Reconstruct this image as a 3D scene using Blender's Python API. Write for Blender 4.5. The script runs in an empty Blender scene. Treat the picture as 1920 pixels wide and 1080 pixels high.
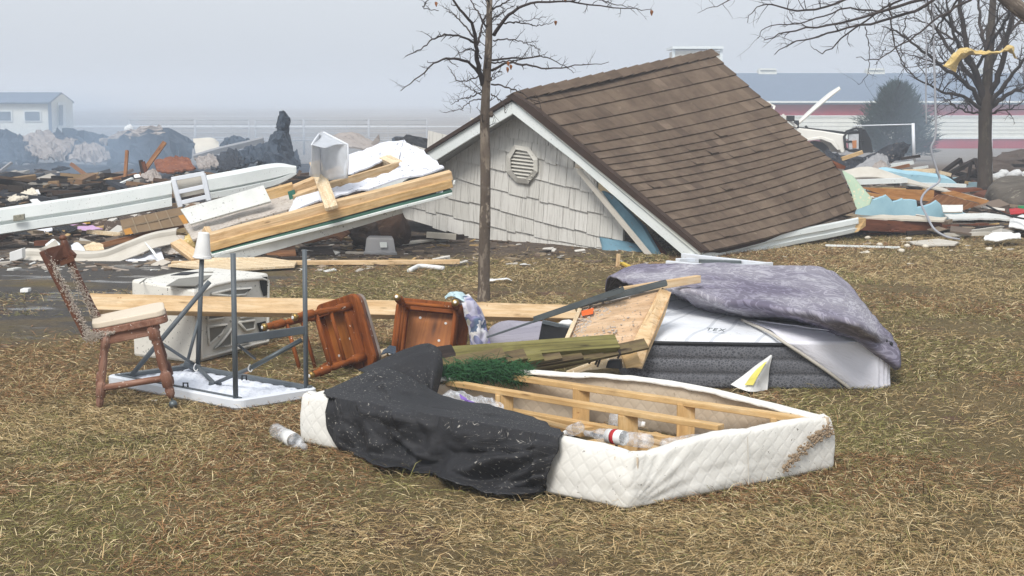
import bpy, math, random
import numpy as np
from mathutils import Vector, Matrix, noise
random.seed(7)
scene = bpy.context.scene
COL = scene.collection

# ---------------------------------------------------------------- camera
CAM_H, FPX, HORIZON = 1.55, 2800.0, 190.0
PITCH = math.atan((540 - HORIZON) / FPX)
cam_d = bpy.data.cameras.new('camera')
cam = bpy.data.objects.new('camera', cam_d); COL.objects.link(cam)
cam_d.sensor_width = 36.0; cam_d.lens = FPX / 1920 * 36.0
cam_d.clip_start = 0.1; cam_d.clip_end = 6000
cam.location = (0, 0, CAM_H); cam.rotation_euler = (math.pi / 2 - PITCH, 0, 0)
scene.camera = cam

# ---------------------------------------------------------------- sky, sun, exposure
SUN_EL, SUN_AZ = math.radians(50), math.radians(200)   # high soft sun behind thin cloud
world = bpy.data.worlds.new('World'); scene.world = world; world.use_nodes = True
wn = world.node_tree; wn.nodes.clear()
sky = wn.nodes.new('ShaderNodeTexSky'); sky.sky_type = 'NISHITA'; sky.sun_disc = False
sky.sun_elevation = SUN_EL; sky.sun_rotation = SUN_AZ; sky.dust_density = 3.0
hs = wn.nodes.new('ShaderNodeHueSaturation'); hs.inputs['Saturation'].default_value = 0.12
bg1 = wn.nodes.new('ShaderNodeBackground'); bg1.inputs['Strength'].default_value = 0.05
bg2 = wn.nodes.new('ShaderNodeBackground'); bg2.inputs['Color'].default_value = (0.67, 0.72, 0.785, 1); bg2.inputs['Strength'].default_value = 0.56
ad = wn.nodes.new('ShaderNodeAddShader'); wo = wn.nodes.new('ShaderNodeOutputWorld')
L = wn.links.new
L(sky.outputs[0], hs.inputs['Color']); L(hs.outputs[0], bg1.inputs['Color'])
L(bg1.outputs[0], ad.inputs[0]); L(bg2.outputs[0], ad.inputs[1]); L(ad.outputs[0], wo.inputs['Surface'])
sd = bpy.data.lights.new('sun', 'SUN'); sd.energy = 2.2; sd.angle = math.radians(22); sd.color = (1.0, 0.96, 0.9)
sun = bpy.data.objects.new('sun', sd); COL.objects.link(sun)
sun.rotation_euler = (math.pi / 2 - SUN_EL, 0, math.pi - SUN_AZ + math.pi)
sun.location = (0, 0, 30)
_dir = Vector((math.sin(SUN_AZ) * math.cos(SUN_EL), math.cos(SUN_AZ) * math.cos(SUN_EL), math.sin(SUN_EL)))
sun.rotation_euler = _dir.to_track_quat('Z', 'Y').to_euler()
vs = scene.view_settings; vs.view_transform = 'Standard'; vs.look = 'None'; vs.gamma = 1.0; vs.exposure = 0.42; vs.use_curve_mapping = False
scene.cycles.max_bounces = 6; scene.cycles.diffuse_bounces = 3; scene.cycles.glossy_bounces = 2
scene.cycles.transparent_max_bounces = 12; scene.cycles.volume_bounces = 2; scene.cycles.transmission_bounces = 4
scene.cycles.use_denoising = True

# ---------------------------------------------------------------- helpers
cp, sp = math.cos(PITCH), math.sin(PITCH)
def ray(u, v):
    a, b = (u - 960) / FPX, (540 - v) / FPX
    return Vector((a, cp + b * sp, -sp + b * cp))
EYE = Vector((0, 0, CAM_H))
def P(u, v, d):
    r = ray(u, v); return EYE + r * (d / r.y)
def G(u, v, z=0.0):
    r = ray(u, v); return EYE + r * ((z - CAM_H) / r.z)
def D(v): return G(960, v).y
def PL(u, v, p0, n):
    r = ray(u, v); return EYE + r * ((p0 - EYE).dot(n) / r.dot(n))
def sstep(a, b, x):
    t = min(1, max(0, (x - a) / (b - a))); return t * t * (3 - 2 * t)
def gz(y): return -1.2 * sstep(22, 90, y)
def GT(u, v):
    d = G(u, min(v, 1080), 0).y if v > 195 else 90
    for _ in range(30): d = G(u, v, gz(d)).y * 0.5 + d * 0.5
    return P(u, v, d)
def C(h, k=1.0):
    h = h.lstrip('#'); o = []
    for i in (0, 2, 4):
        c = int(h[i:i + 2], 16) / 255
        o.append((c / 12.92 if c <= 0.04045 else ((c + 0.055) / 1.055) ** 2.4) * k)
    return (*o, 1.0)
def V(*a): return Vector(a)
def vf(p, f=1.0, seed=0.0):
    d = noise.voronoi(Vector(p) * f + Vector((seed, seed * 1.3, -seed)))[0]; return d[1] - d[0]
def nz(p, f=1.0, seed=0.0): return noise.noise(Vector(p) * f + Vector((seed, seed * 1.7, -seed)))

class MB:
    def __init__(s): s.v = []; s.f = []; s.t = []
    def add(s, vs, fs, ts=None):
        b = len(s.v); s.v += [Vector(v) for v in vs]
        s.t += [Vector(t) for t in (ts if ts else vs)]
        s.f += [tuple(i + b for i in f) for f in fs]
        return s
    def hexa(s, c8, t8=None):
        # 0-3 bottom loop, 4-7 top loop
        return s.add(c8, [(0, 3, 2, 1), (4, 5, 6, 7), (0, 1, 5, 4), (1, 2, 6, 5), (2, 3, 7, 6), (3, 0, 4, 7)], t8)
    def box(s, c, X, Y, Z):
        c = Vector(c); X, Y, Z = Vector(X), Vector(Y), Vector(Z)
        q = [(-1, -1, -1), (1, -1, -1), (1, 1, -1), (-1, 1, -1), (-1, -1, 1), (1, -1, 1), (1, 1, 1), (-1, 1, 1)]
        o = V(random.random() * 9, random.random() * 9, random.random() * 9)
        return s.hexa([c + X * a + Y * b + Z * d for a, b, d in q], [V(X.length * a, Y.length * b, Z.length * d) + o for a, b, d in q])
    def bar(s, p0, p1, w, h, up=(0, 0, 1), roll=0.0, n=1, warp=0.0):
        p0, p1 = Vector(p0), Vector(p1); d = (p1 - p0); ln = d.length; d.normalize()
        sd_ = d.cross(Vector(up)); sd_.normalize(); uv = sd_.cross(d)
        if roll:
            m = Matrix.Rotation(roll, 3, d); sd_ = m @ sd_; uv = m @ uv
        o = V(random.random() * 9, random.random() * 9, random.random() * 9)
        vs_, ts = [], []
        for i in range(n + 1):
            c = p0 + d * (ln * i / n)
            if warp: c = c + sd_ * nz(c, 1.3, o.x) * warp + uv * nz(c, 1.3, o.y) * warp
            for a, b in ((-1, -1), (1, -1), (1, 1), (-1, 1)):
                vs_.append(c + sd_ * (a * w / 2) + uv * (b * h / 2)); ts.append(V(ln * i / n, a * w / 2, b * h / 2) + o)
        fs = [(0, 1, 2, 3), tuple(4 * n + k for k in (3, 2, 1, 0))]
        for i in range(n):
            for k in range(4):
                a, b = 4 * i + k, 4 * i + (k + 1) % 4
                fs.append((a, a + 4, b + 4, b))
        return s.add(vs_, fs, ts)
    def tube(s, pts, rad, n=8, cap=True):
        pts = [Vector(p) for p in pts]
        if not hasattr(rad, '__len__'): rad = [rad] * len(pts)
        ref = None; vs_, ts = [], []; al = 0; o = random.random() * 20
        for i, p in enumerate(pts):
            t = (pts[min(i + 1, len(pts) - 1)] - pts[max(i - 1, 0)])
            if t.length < 1e-9: t = V(0, 0, 1)
            t.normalize()
            if ref is None: ref = t.orthogonal().normalized()
            ref = ref - t * ref.dot(t)
            ref = ref.normalized() if ref.length > 1e-6 else t.orthogonal().normalized()
            b = t.cross(ref)
            if i: al += (p - pts[i - 1]).length
            for k in range(n):
                a = 2 * math.pi * k / n
                q = ref * math.cos(a) + b * math.sin(a)
                vs_.append(p + q * rad[i]); ts.append(V(al + o, math.cos(a) * rad[i], math.sin(a) * rad[i]))
        fs = []
        for i in range(len(pts) - 1):
            for k in range(n):
                fs.append((i * n + k, i * n + (k + 1) % n, (i + 1) * n + (k + 1) % n, (i + 1) * n + k))
        if cap and n > 2:
            fs.append(tuple(range(n - 1, -1, -1))); fs.append(tuple((len(pts) - 1) * n + k for k in range(n)))
        return s.add(vs_, fs, ts)
    def prism(s, pts, th):
        """polygon pts (3D) extruded by vector th"""
        n = len(pts); th = Vector(th); pts = [Vector(p) for p in pts]
        e1 = (pts[1] - pts[0]).normalized(); nn = th.normalized(); e2 = nn.cross(e1)
        o = V(random.random() * 9, random.random() * 9, 0)
        tt = [V((p - pts[0]).dot(e1), (p - pts[0]).dot(e2), 0) + o for p in pts]
        vs_ = pts + [p + th for p in pts]
        fs = [tuple(range(n)), tuple(range(2 * n - 1, n - 1, -1))] + [(i, i + n, (i + 1) % n + n, (i + 1) % n) for i in range(n)]
        return s.add(vs_, fs, tt + [t + V(0, 0, th.length) for t in tt])
    def grid(s, pos, closed_u=False):
        """pos[j][i] grid of points"""
        nv, nu = len(pos), len(pos[0]); vs_, ts = [], []; o = V(random.random() * 9, random.random() * 9, 0)
        tv = 0
        for j in range(nv):
            if j: tv += (pos[j][nu // 2] - pos[j - 1][nu // 2]).length
            tu = 0
            for i in range(nu):
                if i: tu += (pos[j][i] - pos[j][i - 1]).length
                vs_.append(pos[j][i]); ts.append(V(tu, tv, 0) + o)
        fs = []
        for j in range(nv - 1):
            for i in range(nu - 1 if not closed_u else nu):
                k = (i + 1) % nu
                fs.append((j * nu + i, j * nu + k, (j + 1) * nu + k, (j + 1) * nu + i))
        return s.add(vs_, fs, ts)
    def lump(s, c, rx, ry, rz, seed=0, amp=0.25, f=1.5, nu=18, nv=12):
        c = Vector(c); pos = []
        for j in range(nv + 1):
            th = math.pi * j / nv; row = []
            for i in range(nu):
                ph = 2 * math.pi * i / nu
                q = V(math.sin(th) * math.cos(ph), math.sin(th) * math.sin(ph), math.cos(th))
                k = 1 + amp * (nz(q, f, seed) + 0.5 * nz(q, f * 2.3, seed + 3))
                row.append(c + V(q.x * rx * k, q.y * ry * k, q.z * rz * k))
            pos.append(row)
        return s.grid(pos, True)

def cr(p, t):
    """catmull rom through list p at t in 0..1"""
    n = len(p) - 1; x = min(max(t, 0), 1) * n; i = min(int(x), n - 1); f = x - i
    a, b = p[i], p[i + 1]; z = p[i - 1] if i else a * 2 - b; c = p[i + 2] if i + 2 <= n else b * 2 - a
    return 0.5 * ((2 * a) + (b - z) * f + (2 * z - 5 * a + 4 * b - c) * f * f + (3 * a - z - 3 * b + c) * f ** 3)
def patch(rows, nu, nv, amp=0.0, freq=4.0, seed=0.0, axis=None, octave=0.5):
    out = []
    for j in range(nv + 1):
        row = []
        for i in range(nu + 1):
            col = [cr(r, i / nu) for r in rows]; p = cr(col, j / nv); row.append(p)
        out.append(row)
    if amp:
        a = axis or V(0, -0.6, 0.8); res = []
        for row in out:
            res.append([p + Vector(a) * amp * (nz(p, freq, seed) + octave * nz(p, freq * 2.7, seed + 5)) for p in row])
        out = res
    return out

_loc = {}
def link(name, mb, mat, base):
    me = bpy.data.meshes.new(name); b = Vector(base)
    me.from_pydata([tuple(v - b) for v in mb.v], [], mb.f); me.update()
    at = me.attributes.new('tc', 'FLOAT_VECTOR', 'POINT')
    at.data.foreach_set('vector', np.array([tuple(t) for t in mb.t], dtype=np.float32).ravel())
    if mat: me.materials.append(mat)
    o = bpy.data.objects.new(name, me); COL.objects.link(o)
    return o
def mods(o, smooth=False, bevel=0, solid=0, sub=0, offset=-1):
    if smooth: o.data.polygons.foreach_set('use_smooth', [True] * len(o.data.polygons))
    if sub:
        m = o.modifiers.new('sub', 'SUBSURF'); m.levels = sub; m.render_levels = sub
    if solid:
        m = o.modifiers.new('solid', 'SOLIDIFY'); m.thickness = solid; m.offset = offset
    if bevel:
        m = o.modifiers.new('bev', 'BEVEL'); m.width = bevel; m.segments = 2; m.limit_method = 'ANGLE'; m.harden_normals = False
    return o
def tag(o, label, cat, group=None, kind=None):
    o['label'] = label; o['category'] = cat
    if group: o['group'] = group
    if kind: o['kind'] = kind
    return o
def thing(name, label, cat, base, group=None):
    o = bpy.data.objects.new(name, None); COL.objects.link(o); o.location = base; o.empty_display_size = 0.1
    _loc[o.name] = Vector(base); return tag(o, label, cat, group)
def part(name, mb, mat, parent, label=None, **k):
    base = _loc[parent.name]; o = link(name, mb, mat, base); o.parent = parent; _loc[o.name] = base
    if label: o['label'] = label
    return mods(o, **k)
def solo(name, mb, mat, label, cat, group=None, base=None, kind=None, **k):
    if base is None:
        zs = min(v.z for v in mb.v); n = len(mb.v); base = V(sum(v.x for v in mb.v) / n, sum(v.y for v in mb.v) / n, zs)
    o = link(name, mb, mat, base); o.location = base; _loc[o.name] = Vector(base)
    tag(o, label, cat, group, kind); return mods(o, **k)
def setting(name, mb, mat, kind='structure', **k):
    o = link(name, mb, mat, V(0, 0, 0)); o['kind'] = kind; return mods(o, **k)

# ---------------------------------------------------------------- materials
class NT:
    def __init__(s, name):
        s.m = bpy.data.materials.new(name); s.m.use_nodes = True; s.nt = s.m.node_tree; s.nt.nodes.clear()
        s.out = s.nt.nodes.new('ShaderNodeOutputMaterial'); s.b = s.nt.nodes.new('ShaderNodeBsdfPrincipled')
        s.nt.links.new(s.b.outputs[0], s.out.inputs['Surface'])
    def n(s, t): return s.nt.nodes.new(t)
    def l(s, a, b): s.nt.links.new(a, b)
    def set(s, inp, v):
        if hasattr(v, 'is_linked'): s.l(v, inp)
        else: inp.default_value = v
    def tc(s, sc=(1, 1, 1), rot=(0, 0, 0), attr='tc'):
        a = s.n('ShaderNodeAttribute'); a.attribute_name = attr
        m = s.n('ShaderNodeMapping'); m.inputs['Scale'].default_value = sc; m.inputs['Rotation'].default_value = rot
        s.l(a.outputs['Vector'], m.inputs['Vector']); return m.outputs[0]
    def obj(s, sc=(1, 1, 1)):
        a = s.n('ShaderNodeTexCoord'); m = s.n('ShaderNodeMapping'); m.inputs['Scale'].default_value = sc
        s.l(a.outputs['Object'], m.inputs['Vector']); return m.outputs[0]
    def noise(s, vec, scale, detail=4, rough=0.6, dist=0.0, col=False):
        x = s.n('ShaderNodeTexNoise'); x.inputs['Scale'].default_value = scale; x.inputs['Detail'].default_value = detail
        x.inputs['Roughness'].default_value = rough; x.inputs['Distortion'].default_value = dist
        s.l(vec, x.inputs['Vector']); return x.outputs[1 if col else 0]
    def vor(s, vec, scale, feat='F1', out=0):
        x = s.n('ShaderNodeTexVoronoi'); x.inputs['Scale'].default_value = scale; x.feature = feat
        s.l(vec, x.inputs['Vector']); return x.outputs[out]
    def ramp(s, f, stops, interp='LINEAR'):
        x = s.n('ShaderNodeValToRGB'); x.color_ramp.interpolation = interp; e = x.color_ramp.elements
        while len(e) < len(stops): e.new(0.5)
        for i, (p, c) in enumerate(stops):
            e[i].position = p; e[i].color = c if hasattr(c, '__len__') else (c, c, c, 1)
        s.l(f, x.inputs[0]); return x.outputs[0]
    def mix(s, f, a, b, mode='MIX'):
        x = s.n('ShaderNodeMix'); x.data_type = 'RGBA'; x.blend_type = mode
        s.set(x.inputs[0], f); s.set(x.inputs[6], a); s.set(x.inputs[7], b); return x.outputs[2]
    def math(s, op, a, b=0.0):
        x = s.n('ShaderNodeMath'); x.operation = op; s.set(x.inputs[0], a); s.set(x.inputs[1], b); return x.outputs[0]
    def bump(s, h, st=0.3, dist=0.01):
        x = s.n('ShaderNodeBump'); x.inputs['Strength'].default_value = st; x.inputs['Distance'].default_value = dist
        s.l(h, x.inputs['Height']); s.l(x.outputs[0], s.b.inputs['Normal'])
    def fin(s, col, rough=0.8, spec=0.3, metal=0.0):
        s.set(s.b.inputs['Base Color'], col); s.set(s.b.inputs['Roughness'], rough)
        s.b.inputs['Specular IOR Level'].default_value = spec; s.b.inputs['Metallic'].default_value = metal
        return s.m
def m_gen(name, c1, c2, scale=6, rough=0.8, speck=None, thr=0.62, sscale=40, bump=0.2, bscale=30, spec=0.3, metal=0.0, bdist=0.01, speck2=None, sc=(1, 1, 1)):
    t = NT(name); v = t.tc(sc)
    col = t.mix(t.ramp(t.noise(v, scale, 5), [(0.3, 0.0), (0.7, 1.0)]), c1, c2)
    if speck:
        f = t.ramp(t.noise(v, sscale, 3, 0.7), [(thr, 0.0), (thr + 0.05, 1.0)])
        g = t.ramp(t.noise(v, scale * 0.8, 2), [(0.4, 0.0), (0.55, 1.0)])
        col = t.mix(t.math('MULTIPLY', f, g), col, speck)
    if speck2:
        f = t.ramp(t.noise(v, sscale * 0.4, 5, 0.8), [(0.60, 0.0), (0.72, 1.0)])
        col = t.mix(f, col, speck2)
    t.bump(t.noise(v, bscale, 5, 0.7), bump, bdist)
    return t.fin(col, rough, spec, metal)
def m_wood(name, c1, c2, c3, rough=0.7, scale=1.0, speck=None, thr=0.66, spec=0.25, sscale=60, bump=0.25):
    t = NT(name); v = t.tc((1.2 * scale, 14 * scale, 14 * scale))
    g = t.noise(v, 2.2, 6, 0.65, 0.6)
    col = t.ramp(g, [(0.28, c2), (0.5, c1), (0.72, c3)])
    k = t.vor(t.tc((2.2 * scale, 9 * scale, 9 * scale)), 1.6)
    col = t.mix(t.ramp(k, [(0.03, 1.0), (0.14, 0.0)]), col, tuple(x * 0.45 for x in c2[:3]) + (1,))
    st = t.ramp(t.noise(t.tc((1.5, 5, 5)), 2.6, 5, 0.75), [(0.46, 0.0), (0.68, 0.55)])
    col = t.mix(st, col, tuple(x * 0.62 for x in c2[:3]) + (1,))
    cr_ = t.ramp(t.noise(t.tc((0.5, 60, 60)), 1.0, 2, 0.5), [(0.66, 0.0), (0.70, 0.5)])
    col = t.mix(cr_, col, tuple(x * 0.4 for x in c2[:3]) + (1,))
    if speck:
        f = t.ramp(t.noise(t.tc(), sscale, 3, 0.7), [(thr, 0.0), (thr + 0.04, 1.0)])
        col = t.mix(f, col, speck)
    t.bump(g, bump, 0.006)
    return t.fin(col, rough, spec)
M = {}
M['pine'] = m_wood('fresh_pine', C('d5b78e'), C('bd986a'), C('e3cdac'), speck=C('a47a4c'), thr=.68, sscale=16)
M['pine_pale'] = m_wood('pale_pine', C('d9c4a2'), C('c2a47a'), C('e6d6ba'), speck=C('f2e9d6'), thr=0.6)
M['pine_gold'] = m_wood('golden_pine', C('cdaa76'), C('b08a58'), C('dabf94'), speck=C('96683a'), thr=.69, sscale=16)
M['chair_red'] = m_wood('red_stained_wood', C('84471c'), C('643212'), C('9c5a26'), rough=0.75, spec=0.2, speck=C('d6cabc'), thr=0.665, sscale=38)
M['chair_dark'] = m_wood('dark_stained_wood', C('603826'), C('442418'), C('785038'), rough=0.5, spec=0.4, speck=C('d0c4b8'), thr=0.65, sscale=50)
M['chair_pink'] = m_wood('dusty_stained_wood', C('86604e'), C('6c4434'), C('a08070'), rough=0.6, speck=C('d6cabf'), thr=0.64, sscale=55)
M['chair_orange'] = m_wood('orange_plywood', C('aa682c'), C('8c5020'), C('bc7a3c'), rough=0.5, scale=0.5, spec=0.4)
M['old_wood'] = m_wood('mossy_old_wood', C('6a5c44'), C('463a2c'), C('7a7048'), rough=0.9)
M['moss_wood'] = m_wood('moss_covered_wood', C('777142'), C('564f33'), C('88825a'), rough=0.95)
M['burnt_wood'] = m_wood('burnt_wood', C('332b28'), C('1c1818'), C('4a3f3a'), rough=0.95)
M['brown_wood'] = m_wood('brown_wood', C('8a6040'), C('6a4228'), C('a07a56'), rough=0.85)
M['redbrown_wood'] = m_wood('redbrown_wood', C('6a3e2a'), C('4a281c'), C('85543a'), rough=0.85)
M['cab_wood'] = m_wood('cabinet_veneer', C('b07c48'), C('93602f'), C('c29460'), rough=0.6, scale=0.5)
M['white_trim'] = m_gen('white_painted_trim', C('e4e8e6'), C('d6dcda'), 3, 0.5, C('6a6660'), 0.63, 55, 0.08, 20)
M['white_dirty'] = m_gen('dirty_white_board', C('d8dad6'), C('c4c6c2'), 5, 0.7, C('4a443e'), 0.62, 34, 0.1, 20)
M['drywall'] = m_gen('white_drywall', C('e2e4ec'), C('d6d9e2'), 4, 0.85, C('75757c'), 0.60, 22, 0.3, 40)
M['dirty_ply'] = m_gen('plaster_dusted_plywood', C('b0a79e'), C('c2bab0'), 6, 0.9, C('8a7a6a'), 0.55, 30, 0.5, 60)
M['foam_white'] = m_gen('white_foam', C('e6e6e4'), C('dadad8'), 8, 0.6, bump=0.05)
M['plastic_white'] = m_gen('white_plastic', C('e0e4ea'), C('d4d9e0'), 5, 0.4, C('6a625a'), 0.72, 60, 0.05, 30)
M['table_in'] = m_gen('ribbed_white_plastic', C('e4e8f0'), C('d6dbe6'), 8, 0.5, C('a8adb6'), 0.68, 20, 0.6, 12, bdist=0.02)
M['grey_metal'] = m_gen('grey_powdercoat', C('4e5459'), C('5c6368'), 8, 0.5, C('a8a8a4'), 0.74, 70, 0.05, 30, spec=0.4)
M['steel'] = m_gen('drawer_slide_steel', C('6b7274'), C('596062'), 10, 0.42, C('9a9c98'), 0.7, 40, 0.08, 30, metal=0.5)
M['appliance'] = m_gen('beige_enamel', C('d6d3ca'), C('dedcd4'), 4, 0.45, C('3a3430'), 0.62, 42, 0.06, 20)
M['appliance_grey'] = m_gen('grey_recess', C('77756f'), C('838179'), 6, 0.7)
M['black_fab'] = m_gen('black_dust_cover', C('1f1f22'), C('29292c'), 2.4, 0.7, C('a8a49c'), 0.612, 64, 0.5, 26, spec=0.35)
M['black_plain'] = m_gen('black_plastic', C('1c1d20'), C('26272a'), 6, 0.6, C('c0bcb4'), 0.75, 60)
M['char'] = m_gen('charred_sheet', C('1e222a'), C('2c3038'), 3, 0.8, C('8a8078'), 0.62, 10, 0.6, 12, bdist=0.03)
M['char_blue'] = m_gen('blue_grey_charred_sheet', C('2e3946'), C('3c4754'), 2, 0.6, C('767a80'), 0.62, 7, 0.5, 10, bdist=0.03)
M['taupe'] = m_gen('ashen_taupe_sheet', C('948a84'), C('a8a09a'), 3, 0.9, C('5a5450'), 0.6, 14, 0.5, 14, bdist=0.03)
M['rust'] = m_gen('rusty_sheet', C('8a5234'), C('6a3f2c'), 4, 0.85, C('b07a50'), 0.6, 14, 0.4, 14)
M['cream'] = m_gen('cream_sheet', C('d8d0c0'), C('c8c0b0'), 4, 0.8, C('8a8070'), 0.66, 30)
M['mint'] = m_gen('mint_board', C('b8ccb4'), C('a8bda4'), 6, 0.85, C('d8ccaa'), 0.55, 24, 0.3)
M['blue_foam'] = m_gen('blue_foam_board', C('a4c8d4'), C('8eb6c6'), 4, 0.8, C('5a7a88'), 0.68, 16, 0.25, 20)
M['blue_dark'] = m_gen('faded_blue_board', C('6f93a4'), C('567888'), 4, 0.8, C('7a5a48'), 0.62, 12, 0.25, 20)
M['siding'] = m_gen('pale_siding', C('c9c4ba'), C('bab4a8'), 4, 0.7, C('7a7468'), 0.68, 30)
M['cardboard'] = m_gen('brown_tile_panel', C('7e6a52'), C('6c5a45'), 4, 0.85, C('907450'), 0.66, 12)
M['yellow_ins'] = m_gen('yellow_insulation', C('d8c084'), C('c8a862'), 8, 0.95, C('e8d8a8'), 0.55, 30, 0.6, 30, bdist=0.02)
M['lavender'] = m_gen('lavender_sheet', C('c4a4c8'), C('b494b8'), 4, 0.85, C('8a6a8a'), 0.66, 24)
M['yellow'] = m_gen('yellow_strip', C('d8b84a'), C('c8a83a'), 4, 0.8)
M['red'] = m_gen('red_scrap', C('b82c30'), C('982428'), 4, 0.6)
M['rockgrey'] = m_gen('boulder_stone', C('6a645c'), C('504b46'), 3, 0.95, C('8a8478'), 0.6, 14, 0.8, 10, bdist=0.04)
M['dirt'] = m_gen('turned_dirt', C('5a4c42'), C('463a32'), 3, 1.0, C('7a6c5e'), 0.6, 10, 0.9, 12, bdist=0.05)
M['bin_grey'] = m_gen('grey_bin_plastic', C('9a9a9c'), C('88888a'), 5, 0.5, C('c8c8c8'), 0.68, 20)
M['bark'] = m_gen('tree_bark', C('6e6257'), C('4c4239'), 5, 0.95, C('8e8274'), 0.52, 18, 1.0, 26, bdist=0.02, sc=(0.35, 1, 1))
M['twig'] = m_gen('dark_twig_bark', C('443b38'), C('352e2c'), 6, 0.9)
M['shake'] = None
M['clod'] = m_gen('brown_clod', C('5e483a'), C('4a382e'), 4, 1.0, C('7a6450'), 0.56, 12, 1.0, 9, bdist=.05)
# ================================================================ ground
def m_ground():
    t = NT('dry_winter_lawn'); o = t.obj()
    s = t.n('ShaderNodeSeparateXYZ'); t.l(o, s.inputs[0]); X, Y = s.outputs[0], s.outputs[1]
    big = t.noise(o, 0.55, 4, 0.6); mid = t.noise(o, 2.6, 5, 0.65); fine = t.noise(o, 26, 6, 0.8); ffine = t.noise(o, 90, 3, 0.8)
    grass = t.mix(t.ramp(mid, [(0.35, 0), (0.65, 1)]), C('84704f'), C('6f6542'))
    grass = t.mix(t.ramp(fine, [(0.35, 0), (0.72, 1)]), t.mix(0.55, grass, C('2e2517')), t.mix(0.35, grass, C('a48c58')))
    soil = t.mix(t.ramp(fine, [(0.3, 0), (0.7, 1)]), C('43382f'), C('6b5a4a'))
    red = t.ramp(t.noise(o, 1.3, 4, 0.7), [(0.56, 0), (0.66, 1)])
    col = t.mix(red, grass, t.mix(0.5, soil, C('7c5a42')))
    wob = t.math('MULTIPLY', t.math('SUBTRACT', mid, 0.5), 2.2)
    def rng(v, a, b):
        m = t.n('ShaderNodeMapRange'); m.interpolation_type = 'SMOOTHSTEP'
        m.inputs[1].default_value = a; m.inputs[2].default_value = b; t.l(v, m.inputs[0]); return m.outputs[0]
    Xw = t.math('ADD', X, wob); Yw = t.math('ADD', Y, wob)
    # wet grey mud on the left
    mud = t.math('MULTIPLY', rng(Xw, -1.4, -2.6), rng(Yw, 9.3, 10.6))
    strip = t.ramp(t.noise(t.obj((0.5, 1.6, 1)), 0.9, 3), [(0.36, 0), (0.48, 1)])
    mud = t.math('MULTIPLY', mud, t.math('MAXIMUM', strip, rng(Y, 13.0, 14.5)))
    mudc = t.mix(t.ramp(fine, [(0.3, 0), (0.75, 1)]), C('403d3a'), C('65615d'))
    col = t.mix(mud, col, mudc)
    # bare brown dirt round the wreckage
    dirt = rng(Yw, 14.2, 15.6)
    dl = t.math('MULTIPLY', dirt, rng(Xw, 1.6, 0.4))
    dr = t.math('MULTIPLY', rng(Yw, 17.0, 19.5), rng(Xw, 2.2, 3.2))
    dirt = t.math('MAXIMUM', dl, dr)
    col = t.mix(dirt, col, t.mix(t.ramp(t.noise(o, 7, 5, 0.8), [(0.35, 0), (0.65, 1)]), C('4b4038'), C('75675a')))
    # far fields
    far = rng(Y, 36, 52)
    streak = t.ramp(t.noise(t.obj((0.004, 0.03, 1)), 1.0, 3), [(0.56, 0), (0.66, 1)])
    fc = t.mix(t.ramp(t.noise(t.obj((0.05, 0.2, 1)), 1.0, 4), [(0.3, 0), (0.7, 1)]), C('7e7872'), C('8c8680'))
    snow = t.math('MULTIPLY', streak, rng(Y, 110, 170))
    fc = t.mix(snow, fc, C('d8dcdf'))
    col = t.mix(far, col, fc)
    pud = t.math('MULTIPLY', mud, t.ramp(t.noise(t.obj((0.8, 2.2, 1)), 1.6, 3), [(0.57, 0), (0.62, 1)]))
    rough = t.mix(pud, (0.95, 0.95, 0.95, 1), (0.22, 0.22, 0.22, 1))
    col = t.mix(t.math('MULTIPLY', pud, 0.5), col, C('4c4a48'))
    h = t.math('ADD', t.math('MULTIPLY', fine, 1.0), t.math('MULTIPLY', ffine, 0.5))
    h = t.math('MULTIPLY', h, t.math('SUBTRACT', 1.0, pud))
    t.bump(h, 0.9, 0.03)
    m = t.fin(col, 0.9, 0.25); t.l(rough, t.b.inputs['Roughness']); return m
def lawn_z(x, y):
    k = 1 - sstep(30, 60, y)
    return gz(y) + k * (0.012 * nz((x, y, 0), 1.1) + 0.006 * nz((x, y, 3), 4.0))
ys = [-6 + 0.25 * i for i in range(0, 125)]
y = ys[-1]
st = 0.25
while y < 2600: st *= 1.09; y += st; ys.append(y)
xs = [0.0]; st = 0.12; x = 0
while x < 2600:
    x += st; xs.append(x)
    if x > 8: st *= 1.12
    elif x > 4: st = 0.25
xs = [-a for a in xs[:0:-1]] + xs
mb = MB(); mb.grid([[V(x, y, lawn_z(x, y)) for x in xs] for y in ys])
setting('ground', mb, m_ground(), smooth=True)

# ---------------------------------------------------------------- grass blades
def poly_px(pts, z=0): return [(G(u, v, z).x, G(u, v, z).y) for u, v in pts]
NOGRASS = []          # footprints of things that lie flat, filled before the lawn is grown
def in_poly(px, py, poly):
    r = np.zeros(len(px), bool); n = len(poly); j = n - 1
    for i in range(n):
        xi, yi = poly[i]; xj, yj = poly[j]
        c = ((yi > py) != (yj > py)) & (px < (xj - xi) * (py - yi) / (yj - yi + 1e-12) + xi)
        r ^= c; j = i
    return r
def vnoise(x, y, f, seed):
    rs = np.random.RandomState(seed); tab = rs.rand(256, 256)
    xf, yf = x * f + 1000, y * f + 1000; xi, yi = np.floor(xf).astype(int), np.floor(yf).astype(int)
    a, b = xf - xi, yf - yi; a = a * a * (3 - 2 * a); b = b * b * (3 - 2 * b)
    g = lambda i, j: tab[i % 256, j % 256]
    return (g(xi, yi) * (1 - a) + g(xi + 1, yi) * a) * (1 - b) + (g(xi, yi + 1) * (1 - a) + g(xi + 1, yi + 1) * a) * b
def fbm(x, y, f, seed): return (vnoise(x, y, f, seed) + 0.5 * vnoise(x, y, f * 2.1, seed + 1) + 0.25 * vnoise(x, y, f * 4.3, seed + 2)) / 1.75
def m_blade():
    t = NT('grass_blade'); a = t.n('ShaderNodeAttribute'); a.attribute_name = 'bcol'
    return t.fin(a.outputs['Color'], 0.75, 0.2)
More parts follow.
